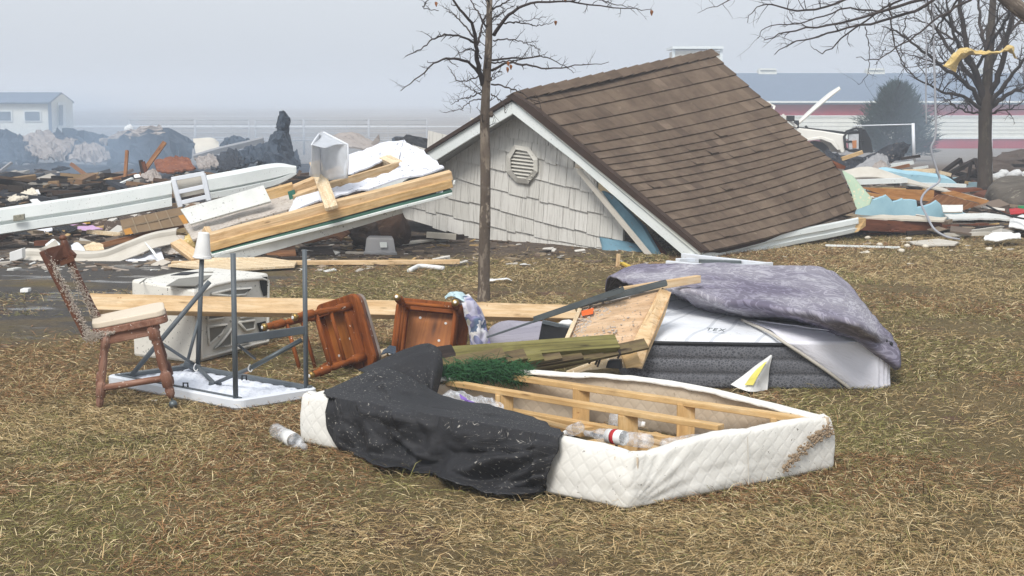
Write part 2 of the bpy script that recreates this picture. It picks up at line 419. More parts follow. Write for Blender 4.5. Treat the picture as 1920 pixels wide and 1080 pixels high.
def sm(a, b, x):
    t = np.clip((x - a) / (b - a), 0, 1); return t * t * (3 - 2 * t)
def grow_grass(N=760000):
    rs = np.random.RandomState(3)
    y = 4.2 + (21.0 - 4.2) * rs.rand(N) ** 1.55
    half = y * 0.345 + 1.0
    x = (rs.rand(N) * 2 - 1) * half
    keep = np.ones(N, bool)
    mudn = vnoise(x * 0.5, y * 1.6, 0.9, 21)
    mud = sm(-1.2, -2.6, x + 2 * (fbm(x, y, 1.2, 5) - .5)) * sm(9.2, 10.6, y + 2 * (fbm(x, y, 1.2, 8) - .5))
    keep &= rs.rand(N) > mud * np.where((mudn > 0.40) | (y > 13.5), 0.99, 0.6)
    dl = sm(14.0, 15.2, y) * sm(1.6, 0.6, x); dr = sm(16.6, 18.5, y) * sm(1.2, 2.2, x)
    keep &= rs.rand(N) > np.maximum(dl, dr) * 0.97
    keep &= rs.rand(N) > 0.25 * sm(10.5, 12.5, y) * sm(2.2, .6, x)
    pn = fbm(x, y, 0.9, 31)           # thin and thick patches
    keep &= rs.rand(N) < np.clip(0.42 + 3.0 * (pn - 0.36), 0.16, 1)
    for pl in NOGRASS: keep &= ~in_poly(x, y, pl)
    x, y, pn = x[keep], y[keep], pn[keep]; n = len(x)
    yaw_f = fbm(x, y, 0.7, 41) * 9.0
    yaw = np.where(rs.rand(n) < 0.30, yaw_f + rs.randn(n) * 0.8, rs.rand(n) * 6.283)
    ln = 0.022 + 0.050 * rs.rand(n) ** 2.0 + 0.012 * pn
    ln *= np.where(rs.rand(n) < 0.03, 1.7, 1.0)
    lay = np.clip(0.06 + 0.62 * rs.rand(n) ** 3.0 * (0.5 + 1.0 * fbm(x, y, 2.0, 17)), 0, 1)      # how upright
    w = (0.0008 + 0.0007 * rs.rand(n)) * (1 + np.maximum(0, y - 6) * 0.07)
    dx, dy = np.cos(yaw), np.sin(yaw); bx, by = -dy, dx
    bend = (rs.rand(n) - 0.5) * 0.7
    P0 = np.stack([x, y, np.full(n, -0.004) + 0.014 * fbm(x, y, 6, 60)], 1)
    def at(s, wob):
        h = ln * lay * (1.5 * s - 0.85 * s * s) * 1.5
        r = ln * s * np.sqrt(np.clip(1 - lay ** 2, 0.1, 1))
        off = wob * ln * s * s * bend
        return P0 + np.stack([dx * r + bx * off, dy * r + by * off, h], 1)
    pts = [at(0, 0), at(0.5, 1.0), at(1.0, 1.0)]
    rollx = rs.rand(n) * 6.283
    wv = np.stack([bx * np.cos(rollx), by * np.cos(rollx), np.abs(np.sin(rollx)) * 0.9], 1) * w[:, None]
    vs_ = np.empty((n, 5, 3), np.float32)
    vs_[:, 0] = pts[0] - wv; vs_[:, 1] = pts[0] + wv; vs_[:, 2] = pts[1] + wv * 0.9; vs_[:, 3] = pts[1] - wv * 0.9; vs_[:, 4] = pts[2]
    straw, olive, rust, pale, dark = [np.array(C(c)[:3]) for c in ('b89f74', '86814f', '977250', 'd6c39a', '54482f')]
    pat = fbm(x, y, 0.8, 71); red = fbm(x, y, 1.0, 91)
    r1, r2 = rs.rand(n), rs.rand(n)
    c = np.where((r1 < np.clip((0.57 - pat) * 6, 0.14, 0.80))[:, None], olive, straw)
    c = np.where((r2 < np.clip((red - 0.56) * 8, 0.04, 0.6))[:, None], rust, c)
    c = np.where((rs.rand(n) < 0.17)[:, None], pale, c); c = np.where((rs.rand(n) < 0.14)[:, None], dark, c)
    c = c * (0.62 + 0.62 * rs.rand(n))[:, None]
    me = bpy.data.meshes.new('grass')
    me.vertices.add(n * 5); me.vertices.foreach_set('co', vs_.reshape(-1))
    base = np.arange(n)[:, None] * 5
    loops = np.concatenate([base + np.array([0, 1, 2, 3]), base + np.array([3, 2, 4])], 1).astype(np.int32)
    me.loops.add(n * 7); me.loops.foreach_set('vertex_index', loops.reshape(-1))
    ls = (np.arange(n)[:, None] * 7 + np.array([0, 4])).astype(np.int32).reshape(-1)
    me.polygons.add(n * 2); me.polygons.foreach_set('loop_start', ls)
    me.update(calc_edges=True); me.validate()
    at_ = me.attributes.new('bcol', 'FLOAT_COLOR', 'POINT')
    cc = np.ones((n, 5, 4), np.float32); cc[:, :, :3] = c[:, None, :]; at_.data.foreach_set('color', cc.reshape(-1))
    me.materials.append(m_blade())
    o = bpy.data.objects.new('grass', me); COL.objects.link(o); o['kind'] = 'stuff'

# ================================================================ haze and smoke
def m_vol(name, dens, col, an=0.0):
    m = bpy.data.materials.new(name); m.use_nodes = True; nt = m.node_tree; nt.nodes.clear()
    o = nt.nodes.new('ShaderNodeOutputMaterial'); v = nt.nodes.new('ShaderNodeVolumePrincipled')
    v.inputs['Density'].default_value = dens; v.inputs['Color'].default_value = col; v.inputs['Anisotropy'].default_value = an
    nt.links.new(v.outputs[0], o.inputs['Volume']); return m
mb = MB(); mb.box((0, 1280, 4.15), (2700, 0, 0), (0, 1400, 0), (0, 0, 6.55))
setting('haze', mb, m_vol('haze_air', 0.0038, (0.84, 0.905, 1.0, 1)), 'stuff')
def smoke(c, r, dens, seed):
    m = bpy.data.materials.new('smoke_air'); m.use_nodes = True; nt = m.node_tree; nt.nodes.clear(); l = nt.links.new
    o = nt.nodes.new('ShaderNodeOutputMaterial'); v = nt.nodes.new('ShaderNodeVolumePrincipled'); v.inputs['Color'].default_value = (0.62, 0.79, 1.0, 1)
    tc = nt.nodes.new('ShaderNodeTexCoord'); mp = nt.nodes.new('ShaderNodeMapping'); mp.inputs['Location'].default_value = (-1, -1, -1); mp.inputs['Scale'].default_value = (2, 2, 2)
    gr = nt.nodes.new('ShaderNodeTexGradient'); gr.gradient_type = 'SPHERICAL'; l(tc.outputs['Generated'], mp.inputs[0]); l(mp.outputs[0], gr.inputs[0])
    no = nt.nodes.new('ShaderNodeTexNoise'); no.inputs['Scale'].default_value = 0.35; no.inputs['Detail'].default_value = 2; l(tc.outputs['Object'], no.inputs['Vector'])
    rp = nt.nodes.new('ShaderNodeMapRange'); rp.inputs[1].default_value = .38; rp.inputs[2].default_value = .62; l(no.outputs[0], rp.inputs[0])
    m1 = nt.nodes.new('ShaderNodeMath'); m1.operation = 'MULTIPLY'; l(gr.outputs['Fac'], m1.inputs[0]); l(rp.outputs[0], m1.inputs[1])
    m2 = nt.nodes.new('ShaderNodeMath'); m2.operation = 'MULTIPLY'; l(m1.outputs[0], m2.inputs[0]); m2.inputs[1].default_value = dens
    l(m2.outputs[0], v.inputs['Density']); l(v.outputs[0], o.inputs['Volume'])
    mb = MB(); mb.box(c, (r[0], 0, 0), (0, r[1], 0), (0, 0, r[2])); ob = setting('smoke', mb, m, 'stuff')
smoke((-10.5, 28.5, .35), (9.0, 6.5, 1.5), .27, 1)
smoke((-13, 45, .3), (12, 8, 2.2), .05, 2)
smoke((13, 47, .6), (10, 7, 3.2), .05, 3)

# ================================================================ far things
# farm building with red and white steel walls
bd = 88.0; bz = gz(bd)
def bx(u): return (u - 960) / FPX * bd
def bv(v): return CAM_H - (v - 190) * bd / FPX
b = thing('farm_building', 'long low farm building with red and white banded steel wall and blue-grey roof', 'building', V(22, bd, bz))
x0, x1 = bx(1180), 46.0
M['red_steel'] = m_gen('red_steel_wall', C('a01e34'), C('90182c'), 2, 0.6)
M['white_steel'] = m_gen('white_steel_wall', C('dfe0d8'), C('d2d4cc'), 2, 0.6)
M['roof_steel'] = m_gen('blue_grey_steel_roof', C('6c7c90'), C('627286'), 1.5, 0.55)
def band(name, va, vb, mat, off=0.0, ribs=0.0):
    mb = MB(); za, zb = bv(va), bv(vb)
    mb.box(((x0 + x1) / 2, bd + 0.15 - off, (za + zb) / 2), ((x1 - x0) / 2, 0, 0), (0, 0.15, 0), (0, 0, (za - zb) / 2))
    if ribs:
        z = zb + ribs
        while z < za - 0.02:
            mb.box(((x0 + x1) / 2, bd - off - 0.01, z), ((x1 - x0) / 2, 0, 0), (0, 0.012, 0), (0, 0, 0.02)); z += ribs
    part(name, mb, mat, b)
band('wall', 192, 218, M['red_steel']); band('wall', 218.2, 256, M['white_steel'], 0.03, 0.22); band('wall', 259.5, 279, M['red_steel'])
band('trim', 216, 218.2, M['white_trim'], 0.08); band('trim', 256, 259.5, M['white_trim'], 0.09)
mb = MB(); zr = CAM_H + 52 * 98 / FPX
mb.prism([V(x0 - .4, bd - .4, bv(192)), V(x1, bd - .4, bv(192)), V(x1, bd + 10, zr), V(x0 - .4, bd + 10, zr)], (0, 0.02, -0.12))
mb.prism([V(x0 - .4, bd + 20, bv(192)), V(x1, bd + 20, bv(192)), V(x1, bd + 10, zr), V(x0 - .4, bd + 10, zr)], (0, -0.02, -0.12))
part('roof', mb, M['roof_steel'], b)
mb = MB(); mb.prism([V(x0, bd + .3, bz), V(x0, bd + 20, bz), V(x0, bd + 20, bv(193)), V(x0, bd + 10, zr - .1), V(x0, bd + .3, bv(193))], (0.1, 0, 0)); part('gable_wall', mb, M['white_steel'], b)
mb = MB(); mb.box(((x0 + x1) / 2, bd - .42, bv(191)), ((x1 - x0) / 2 + .3, 0, 0), (0, 0.06, 0), (0, 0, 0.05)); part('eave_trim', mb, M['white_trim'], b)
for u in (1433, 1633, 1833, 2033):
    mb = MB(); x = (u - 960) / FPX * 98; mb.box((x, 98, zr + .06), (0.58, 0, 0), (0, .4, 0), (0, 0, .14)); mb.box((x, 98, zr + .24), (0.5, 0, 0), (0, .5, 0), (0, 0, .05)); part('ridge_vent', mb, M['white_steel'], b)
# beige tower-like building beyond
td = 108.0; tx = (1304 - 960) / FPX * td; tz = CAM_H + 98 * td / FPX
b2 = thing('flat_roofed_building', 'pale beige flat building top with white edges showing just above the brown roof', 'building', V(tx, td, -1.2))
mb = MB(); mb.box((tx, td + 2, (tz - 1.2) / 2 - .1), (1.62, 0, 0), (0, 1.8, 0), (0, 0, (tz + 1.2) / 2 - .1)); part('wall', mb, M['cream'], b2)
mb = MB()
for sx in (-1, 1): mb.box((tx + sx * 1.7, td + .15, (tz - 1.2) / 2), (.09, 0, 0), (0, .1, 0), (0, 0, (tz + 1.2) / 2))
mb.box((tx, td + 1.9, tz + .03), (1.82, 0, 0), (0, 2.1, 0), (0, 0, .09)); part('white_edge', mb, M['white_trim'], b2)
# white shed at far left
sdp = 100.0
def SP(u, v, d=sdp): return P(u, v, d)
sh = thing('garden_shed', 'white shed with blue-grey roof and two windows beyond the smoke', 'shed', V(-34, sdp, gz(sdp)))
A, B_, Cc, Dd = SP(-90, 192), SP(90, 192), SP(90, 275), SP(-90, 275)
gA, gP, gB = SP(94, 192), SP(115, 174, 101.5), SP(136, 191, 103)
gz0 = gz(sdp) - .2
def dn(p): return V(p.x, p.y, gz0)
mb = MB(); mb.prism([dn(A), dn(B_), B_, A], (0, .2, 0)); part('front_wall', mb, M['white_steel'], sh)
mb = MB(); mb.prism([dn(gA), dn(gB), gB, gP, gA], (-.12, .12, 0)); part('gable_wall', mb, M['white_steel'], sh)
mb = MB(); rp, rq = SP(115, 173, 101.5), SP(-80, 173, 101.5)
e1, e2 = SP(92, 192, 99.6), SP(-95, 192, 99.6)
mb.prism([e1, rp, rq, e2], (0, .05, -.1)); f1, f2 = SP(139, 191, 103.4), SP(-60, 191, 103.4); mb.prism([f1, rp, rq, f2], (0, -.05, -.1)); part('roof', mb, M['roof_steel'], sh)
M['dark_glass'] = m_gen('dark_glass', C('4a5a68'), C('5a6a78'), 1, 0.2, spec=0.6)
for ua, ub in ((-26, 24), (44, 78)):
    mb = MB(); a, c = SP(ua, 207, sdp - .03), SP(ub, 228, sdp - .03); w = part('window', MB().prism([V(a.x, a.y, a.z), V(c.x, a.y, a.z), V(c.x, a.y, c.z), V(a.x, a.y, c.z)], (0, -.05, 0)), M['white_trim'], sh)
    part('pane', MB().prism([V(a.x + .1, a.y - .06, a.z - .08), V(c.x - .1, a.y - .06, a.z - .08), V(c.x - .1, a.y - .06, c.z + .08), V(a.x + .1, a.y - .06, c.z + .08)], (0, -.03, 0)), M['dark_glass'], w)
q = [SP(108, 192, 100.9), SP(122, 191, 101.9), SP(122, 250, 101.9), SP(108, 250, 100.9)]
dr = part('door', MB().prism(q, (.08, -.08, 0)), M['white_trim'], sh)
q = [SP(110, 197, 100.75), SP(117, 197, 101.25), SP(117, 235, 101.25), SP(110, 235, 100.75)]
part('pane', MB().prism(q, (.06, -.06, 0)), M['dark_glass'], dr)
part('corner_trim', MB().prism([dn(SP(90, 192, 99.75)), dn(SP(96, 192, 99.9)), SP(96, 192, 99.9), SP(90, 192, 99.75)], (0, -.05, 0)), M['roof_steel'], sh)
# pipe cattle fence
M['fence_pipe'] = m_gen('pale_pipe', C('b2b6bc'), C('a4a8ae'), 2, 0.6)
fd = 66.0
for i, (ua, ub, lab) in enumerate([(242, 364, 'pale pipe fence panel left of the cream sheet'), (366, 466, 'pale pipe fence panel above the cream sheet in the rubble'), (478, 568, 'pale pipe fence panel behind the upright dark tarp'), (570, 690, 'pale pipe fence panel behind the clear bin'), (692, 800, 'faint pipe fence panel beside the gable roof edge')]):
    d = fd + i * 2.2
    f = thing('pipe_fence_panel', lab, 'fence', V(P(ua, 240, d).x, d, gz(d)), 'pipe fence panels behind the rubble')
    for v in (225, 233, 241, 249, 258, 263):
        part('rail', MB().tube([P(ua, v, d), P(ub, v, d)], 0.018 if v < 262 else .034, 6), M['fence_pipe'], f, smooth=True)
    for u in (ua, ua + (ub - ua) * .33, ua + (ub - ua) * .66, ub):
        p = P(u, 223, d); part('post', MB().tube([V(p.x, d + .02, gz(d) - .1), V(p.x, d + .02, p.z)], 0.034 if u in (ua, ub) else .015, 6), M['fence_pipe'], f, smooth=True)

# ================================================================ collapsed house
RD = V(.675, .738, 0); GD = V(.738, -.675, 0)
A0 = P(962, 178, 16.3); E0 = G(1315, 474, 0.06); R1 = P(1332, 98, 19.0); E1 = P(1604, 392, 16.95)
hz = thing('collapsed_house', 'collapsed house gable with grey shakes and a brown shingled roof resting on the lawn', 'house', V(1.5, 16.5, 0))
def m_shingle():
    t = NT('brown_shingles'); v = t.tc()
    s = t.n('ShaderNodeSeparateXYZ'); t.l(v, s.inputs[0])
    tone = t.ramp(t.noise(t.tc((0, 0, 3.7)), 1.0, 0), [(0.25, C('584b40')), (0.5, C('6a5b4d')), (0.75, C('7a6a5b'))])
    mot = t.noise(t.tc((1.6, 3.2, 1)), 3.0, 4, 0.65); col = t.mix(t.ramp(mot, [(0.42, 0.0), (0.62, 0.5)]), tone, C('4a3c32')); col = t.mix(t.ramp(t.noise(t.tc((.5, .25, 0)), 2.2, 4, .7), [(.45, 0), (.62, .25)]), col, C('93816e'))
    gr = t.noise(v, 260, 2, 0.8); col = t.mix(t.ramp(gr, [(0.3, 0.35), (0.6, 0.0)]), col, C('3c302a'))
    col = t.mix(t.ramp(t.noise(v, 9, 4, .8), [(0.64, 0), (0.7, .25)]), col, C('a89680'))
    t.bump(gr, 0.5, 0.004); return t.fin(col, 0.95, 0.15)
M['shingle'] = m_shingle()
M['shingle_edge'] = m_gen('dark_shingle_edge', C('42322a'), C('35281f'), 6, 0.95)
rows = [[A0, P(1085, 151, 17.2), P(1215, 122, 18.1), R1],
        [P(1078, 274, 15.92), P(1200, 253, 16.73), P(1321, 228, 17.54), P(1443, 199, 18.35)],
        [P(1150, 335, 15.5), P(1271, 317, 16.3), P(1391, 293, 17.1), P(1512, 263, 17.9)],
        [P(1228, 402, 15.08), P(1341, 380, 15.85), P(1454, 350, 16.6), P(1567, 312, 17.4)],
        [E0, P(1411, 452, 15.35), P(1508, 425, 16.15), E1]]
NC, NW = 20, 26
S = patch(rows, NW, NC)
def nrm(j, i):
    a = S[min(j + 1, NC)][i] - S[max(j - 1, 0)][i]; b_ = S[j][min(i + 1, NW)] - S[j][max(i - 1, 0)]
    n = b_.cross(a) * -1; n.normalize(); return n if n.z > 0 else -n
mb = MB(); rnd = random.Random(4)
for j in range(NC):
    for i in range(NW):
        n0, n1, n2, n3 = nrm(j, i), nrm(j, i + 1), nrm(j + 1, i + 1), nrm(j + 1, i)
        lift = .016 + rnd.random() * .007 + (.012 if rnd.random() < .03 else 0); z = rnd.random() * 30; ov = .10
        dv0 = (S[j + 1][i] - S[j][i]) * ov; dv1 = (S[j + 1][i + 1] - S[j][i + 1]) * ov
        a, b_, c, d = S[j][i] + n0 * .002, S[j][i + 1] + n1 * .002, S[j + 1][i + 1] + n2 * lift + dv1, S[j + 1][i] + n3 * lift + dv0
        e, f = S[j + 1][i + 1] + dv1 - n2 * .004, S[j + 1][i] + dv0 - n3 * .004
        s0, t0 = i * .15, j * .145
        mb.add([a, b_, c, d, e, f], [(0, 3, 2, 1), (3, 5, 4, 2)], [V(s0, t0, z), V(s0 + .15, t0, z), V(s0 + .15, t0 + .145, z), V(s0, t0 + .145, z), V(s0 + .15, t0 + .16, z), V(s0, t0 + .16, z)])
part('roof_slope', mb, M['shingle'], hz)
mb = MB()   # deck under the shingles
top = [[S[j][i] - nrm(j, i) * .012 for i in range(0, NW + 1, 2)] for j in range(NC + 1)]
mb.grid(top); part('roof_deck', mb, M['shingle_edge'], hz, solid=.05, offset=1 if nrm(3, 3).dot((S[1][0]-S[0][0]).cross(S[0][1]-S[0][0])) > 0 else -1)
dv = R1 - A0
L0 = A0 - GD * 3.0 - V(0, 0, 1.36)
mb = MB(); mb.prism([A0 + V(0, 0, .012), R1 + V(0, 0, .012), R1 - GD * 3 - V(0, 0, 1.36), L0], (0, 0, -.07)); part('roof_slope', mb, M['shingle_edge'], hz, label='far roof slope seen edge on')
mb = MB()   # ridge caps
for k in range(17):
    a, b_ = A0 + dv * (k / 17), A0 + dv * ((k + 1.12) / 17); a, b_ = a + V(0, 0, .02), b_ + V(0, 0, .035)
    q = (S[1][0] - S[0][0]).normalized() * .13; w = (-GD * 1 - V(0, 0, .45)).normalized() * .12
    z = rnd.random() * 30
    mb.add([a, b_, b_ + q, a + q, b_ + w, a + w], [(0, 1, 2, 3), (0, 5, 4, 1)], [V(0, 0, z), V(.2, 0, z), V(.2, .13, z), V(0, .13, z), V(.2, -.13, z), V(0, -.13, z)])
part('ridge_cap', mb, M['shingle'], hz, solid=.008)
gn = RD
def GP(u, v, off=0.0): return PL(u, v, A0 - RD * off, gn)
mb = MB(); mb.prism([GP(960, 191, .05), GP(977, 203, .05), GP(1100, 306, .05), GP(1200, 389, .05), GP(1318, 478, .05), GP(1285, 482, .05), GP(1262, 462, .05), GP(1180, 392, .05), GP(1080, 305, .05), GP(960, 212, .05)], RD * .03)
part('rake_board', mb, M['white_trim'], hz)
mb = MB(); mb.prism([GP(959, 191, .052), GP(960, 214, .052), GP(885, 258, .052), GP(800, 311, .052), L0 - V(0, 0, .28) - RD * .052, L0 - V(0, 0, .08) - RD * .052, GP(792, 291, .052)], RD * .03)
part('rake_board', mb, M['white_trim'], hz)
mb = MB(); mb.prism([GP(967, 194, .07), GP(977, 200, .07), GP(1318, 474, .07), GP(1310, 478, .07)], RD * .02); part('rake_trim', mb, M['white_steel'], hz)
# dark drip edge of shingles along both rakes
mb = MB(); mb.prism([GP(961, 176, .09), GP(1000, 201, .09), GP(1322, 470, .09), GP(1314, 474, .09), GP(975, 199, .09), GP(960, 187, .09)], RD * .08); mb.prism([GP(960, 177, .09), GP(960, 186, .09), GP(792, 289, .09), L0 - V(0, 0, .06) - RD * .09, L0 + V(0, 0, .02) - RD * .09, GP(800, 279, .09)], RD * .08)
part('drip_edge', mb, M['shingle_edge'], hz)
WB = A0 + RD * .28
def WP(u, v, off=0.0): return PL(u, v, WB - RD * off, gn)
M['soffit'] = m_gen('grey_soffit', C('8f8f8a'), C('858580'), 3, .8)
mb = MB(); sa, sb = GP(962, 210, .02), WP(962, 222); la, lb = GP(800, 311, .02), WP(832, 304); le, lf = L0 - V(0, 0, .28), L0 - V(0, 0, .27) + RD * .28
mb.prism([sa, sb, lb + V(0, 0, .0), lf, le], (0, 0, .03)); part('soffit', mb, M['soffit'], hz)
def m_shake():
    t = NT('grey_white_shakes'); v = t.tc()
    g = t.noise(t.tc((70, 2.2, 1)), 1.0, 4, .7); tone = t.noise(t.tc((0, 0, 5.3)), 1.0, 0)
    col = t.mix(t.ramp(tone, [(0.3, 0), (.7, 1)]), C('c8c6bf'), C('d6d4ce'))
    col = t.mix(t.ramp(g, [(0.34, .6), (.5, 0)]), col, C('8e8a82')); t.bump(g, .8, .012); return t.fin(col, .8, .25)
M['shake'] = m_shake()
courses = [
 [(925, 232), (990, 243), (1040, 255)], [(880, 246), (937, 256), (979, 262), (1045, 280)], [(880, 268), (946, 284), (1008, 298), (1075, 318)],
 [(800, 284), (857, 300), (896, 309), (943, 321), (1008, 336), (1056, 349), (1118, 362)],
 [(770, 312), (842, 331), (901, 349), (949, 361), (1026, 379), (1103, 398), (1152, 408)],
 [(720, 338), (827, 367), (901, 384), (967, 402), (1035, 420), (1115, 442), (1168, 452)],
 [(690, 372), (759, 387), (881, 414), (967, 435), (1050, 453), (1100, 462), (1145, 470)],
 [(720, 402), (780, 417), (850, 438), (925, 462), (1000, 466), (1070, 470), (1140, 473)]]
top = [(900, 205), (962, 215), (1000, 225)]
def lerp_px(pl, t):
    n = len(pl) - 1; x = t * n; i = min(int(x), n - 1); f = x - i
    return pl[i][0] * (1 - f) + pl[i + 1][0] * f, pl[i][1] * (1 - f) + pl[i + 1][1] * f
def at_u(pl, u):
    for i in range(len(pl) - 1):
        if pl[i][0] <= u <= pl[i + 1][0] or (i == 0 and u < pl[0][0]) or (i == len(pl) - 2 and u > pl[-1][0]):
            f = (u - pl[i][0]) / (pl[i + 1][0] - pl[i][0]); return pl[i][1] * (1 - f) + pl[i + 1][1] * f
mb = MB(); prev = top
for k, pl in enumerate(courses):
    u = pl[0][0]
    while u < pl[-1][0] - 4:
        w = rnd.choice((18, 24, 30, 38)) * (0.9 + .3 * rnd.random()); ub = min(u + w, pl[-1][0])
        lean = 3 if k < 6 else 0
        vt = [at_u(prev, u) + 2, at_u(prev, ub) + 2]; jit = rnd.uniform(-2.5, 2.0); z = rnd.random() * 40
        vb = [at_u(pl, u) + jit, at_u(pl, ub - .8) + jit]
        o1, o2 = .012 + k * .004, .034 + k * .004 + rnd.random() * .006
        a, b_, c, d = WP(u + lean, vt[0] - 6, o1), WP(ub + lean - .8, vt[1] - 6, o1), WP(ub - .8, vb[1], o2), WP(u, vb[0], o2)
        g1, g2, h1, h2 = a + RD * .03, b_ + RD * .03, c + RD * .03, d + RD * .03
        s0 = u / 165
        ww = (ub - u) / 165
        T = [V(s0, 0, z), V(s0 + ww, 0, z), V(s0 + ww, .24, z), V(s0, .24, z)]
        mb.add([a, b_, c, d, g1, g2, h1, h2], [(0, 3, 2, 1), (2, 3, 7, 6), (0, 4, 7, 3), (1, 2, 6, 5)], T + T)
        u = ub
    prev = pl
part('shake_wall', mb, M['shake'], hz)
mb = MB(); mb.prism([WP(962, 222, -.04), WP(1110, 350, -.04), WP(1160, 455, -.04), WP(1000, 462, -.04), WP(850, 430, -.04), WP(730, 400, -.04), WP(690, 372, -.04), WP(800, 300, -.04)], RD * .04); part('wall_sheathing', mb, M['blue_dark'], hz)
mb = MB(); mb.prism([WP(700, 372, .03), WP(700, 380, .03), WP(835, 314, .03), WP(960, 228, .03), WP(958, 220, .03)], RD * .05); part('frieze_trim', mb, M['shake'], hz)
# octagonal louvred vent
M['vent'] = m_gen('cream_vent', C('cbc8bf'), C('c2bfb6'), 5, .6)
oc = [(964, 271), (992, 276), (1008, 298), (1008, 322), (990, 345), (968, 342), (950, 323), (949, 294)]
ic = [(967, 280), (988, 284), (1000, 301), (1000, 319), (986, 335), (970, 333), (958, 318), (957, 297)]
mb = MB(); n = 8
O = [WP(*p, .075) for p in oc]; I = [WP(*p, .105) for p in ic]; I2 = [WP(*p, .055) for p in ic]; Ob = [WP(*p, .02) for p in oc]
mb.add(O + I + I2 + Ob, [(i, (i + 1) % 8, 8 + (i + 1) % 8, 8 + i) for i in range(8)] + [(8 + i, 8 + (i + 1) % 8, 16 + (i + 1) % 8, 16 + i) for i in range(8)] + [(24 + i, 24 + (i + 1) % 8, (i + 1) % 8, i) for i in range(8)] + [tuple(range(16, 24))])
vt = part('gable_vent', mb, M['vent'], hz)
mb = MB()
for k in range(8):
    v = 283 + k * 6.6; w = [20, 21, 21.5, 21.5, 21.5, 21, 19, 15][k]; c = 978.5
    a, b_ = WP(c - w, v - 2, .06), WP(c + w, v + 3, .06); a2, b2_ = WP(c - w, v + 3, .095), WP(c + w, v + 8, .095)
    mb.prism([a, b_, b2_, a2], RD * .012)
part('louvre', mb, M['vent'], vt)
# torn blue boards and framing between wall and rake
mb = MB(); mb.prism([GP(1128, 358, -.12), GP(1150, 368, -.12), GP(1205, 425, -.12), GP(1236, 480, -.12), GP(1222, 484, -.12), GP(1170, 420, -.12)], RD * .05); part('torn_board', mb, M['blue_dark'], hz)
mb = MB(); mb.prism([GP(1150, 368, -.2), GP(1168, 385, -.2), GP(1246, 476, -.2), GP(1230, 484, -.2)], RD * .05); part('torn_board', mb, M['redbrown_wood'], hz)
mb = MB(); mb.bar(GP(1085, 318, -.06), GP(1222, 484, -.06), .03, .05); part('broken_trim', mb, M['siding'], hz)
mb = MB(); mb.grid(patch([[WP(1125, 444, .05), WP(1160, 452, .06), WP(1205, 462, .03)], [WP(1128, 460, .1), WP(1165, 468, .12), WP(1212, 474, .08)], [WP(1130, 474, .15), WP(1160, 480, .17), WP(1190, 482, .15)]], 12, 6, .02, 6)); part('torn_sheathing', mb, M['blue_dark'], hz, smooth=True, solid=.01)
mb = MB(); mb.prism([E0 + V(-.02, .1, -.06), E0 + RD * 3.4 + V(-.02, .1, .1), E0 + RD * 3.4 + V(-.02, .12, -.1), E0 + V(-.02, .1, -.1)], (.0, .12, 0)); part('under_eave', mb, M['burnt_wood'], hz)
# white gutter profile along the eave
Gp = [(1290, 482), (1338, 474), (1380, 464), (1440, 446), (1494, 434), (1550, 424), (1609, 412)]
mb = MB(); rowsg = []
for (dv_, off) in ((-4, .0), (-1, .06), (7, .07), (9, .04), (16, .035), (18, .06), (24, .05), (25, -.06)):
    rowsg.append([PL(u, v + dv_ * (1 - .15 * i / 6), E0 + V(0, 0, 0) - (V(.738, -.675, 0) * -off), V(.62, -.78, 0)) if False else P(u, v + dv_ * (1 - .12 * i / 6), E0.y - .12 - off + (i / 6) * 2.2) for i, (u, v) in enumerate(Gp)])
mb.grid(rowsg); part('eave_gutter', mb, M['white_trim'], hz, solid=.008)
mb = MB(); mb.prism([P(1608, 411, 16.75), P(1624, 409, 16.8), P(1623, 424, 16.8), P(1609, 434, 16.72), P(1596, 437, 16.7)], (-.05, .25, 0)); part('fascia_end', mb, M['pine_gold'], hz)
mb = MB(); mb.prism([P(1560, 300, 17.38), P(1586, 312, 17.3), P(1584, 317, 17.3), P(1570, 316, 17.33)], (0, .03, 0)); part('flashing', mb, M['redbrown_wood'], hz)
# ================================================================ left: fallen wall section
def quad_sheet(name, px, mat, label, cat, amp=.08, freq=1.6, seed=0, solid=.02, group=None, nu=26, nv=18, rag=0.0, axis=None):
    """bent sheet through pixel/depth corners: list of rows of (u, v, d)"""
    rows = [[P(*q) for q in r] for r in px]
    far_ = rows[0][0].y > 20 and amp > .05
    if far_: nu, nv = max(7, int(nu * .55)), max(5, int(nv * .55))
    g = patch(rows, nu, nv)
    ax_ = Vector(axis) if axis else V(0, -.75, .6)
    if far_:
        rr = random.Random(seed * 7 + 1); g = [[p + ax_ * amp * .62 * (rr.uniform(-.55, .65) + .8 * nz(p, freq, seed) + .9 * (vf(p, freq * 1.3, seed) - .25)) + V(rr.uniform(-1, 1), 0, rr.uniform(-1, 1)) * amp * .10 for p in r] for r in g]; rag = 0
    elif amp: g = [[p + ax_ * amp * (.9 * nz(p, freq, seed) + 1.0 * (vf(p, freq * 1.1, seed) - .25) + .55 * (vf((p.x, p.y * .5, p.z * 1.5), freq * 2.4, seed + 8) - .25)) for p in r] for r in g]
    if rag:
        for j, row in enumerate(g):
            for i, p in enumerate(row):
                if j in (0, nv): row[i] = p + V(0, 0, rag * 1.5 * nz(p, 5, seed))
                if i in (0, nu): row[i] = row[i] + V(rag * nz(p, 6, seed + 2), 0, 0)
    mb = MB(); mb.grid(g)
    return solo(name, mb, mat, label, cat, group, solid=solid)
ws = thing('wall_section', 'broken wall section of white drywall over double pine plates propped against the gable', 'wall section', G(560, 480))
qa, qb, qc = P(395, 445, 14.3), P(846, 322, 14.9), P(757, 264, 16.6)
qn = (qb - qa).cross(qc - qa).normalized()
if qn.z < 0: qn = -qn
def Q(u, v, h=0.0): return PL(u, v, qa + qn * h, qn)
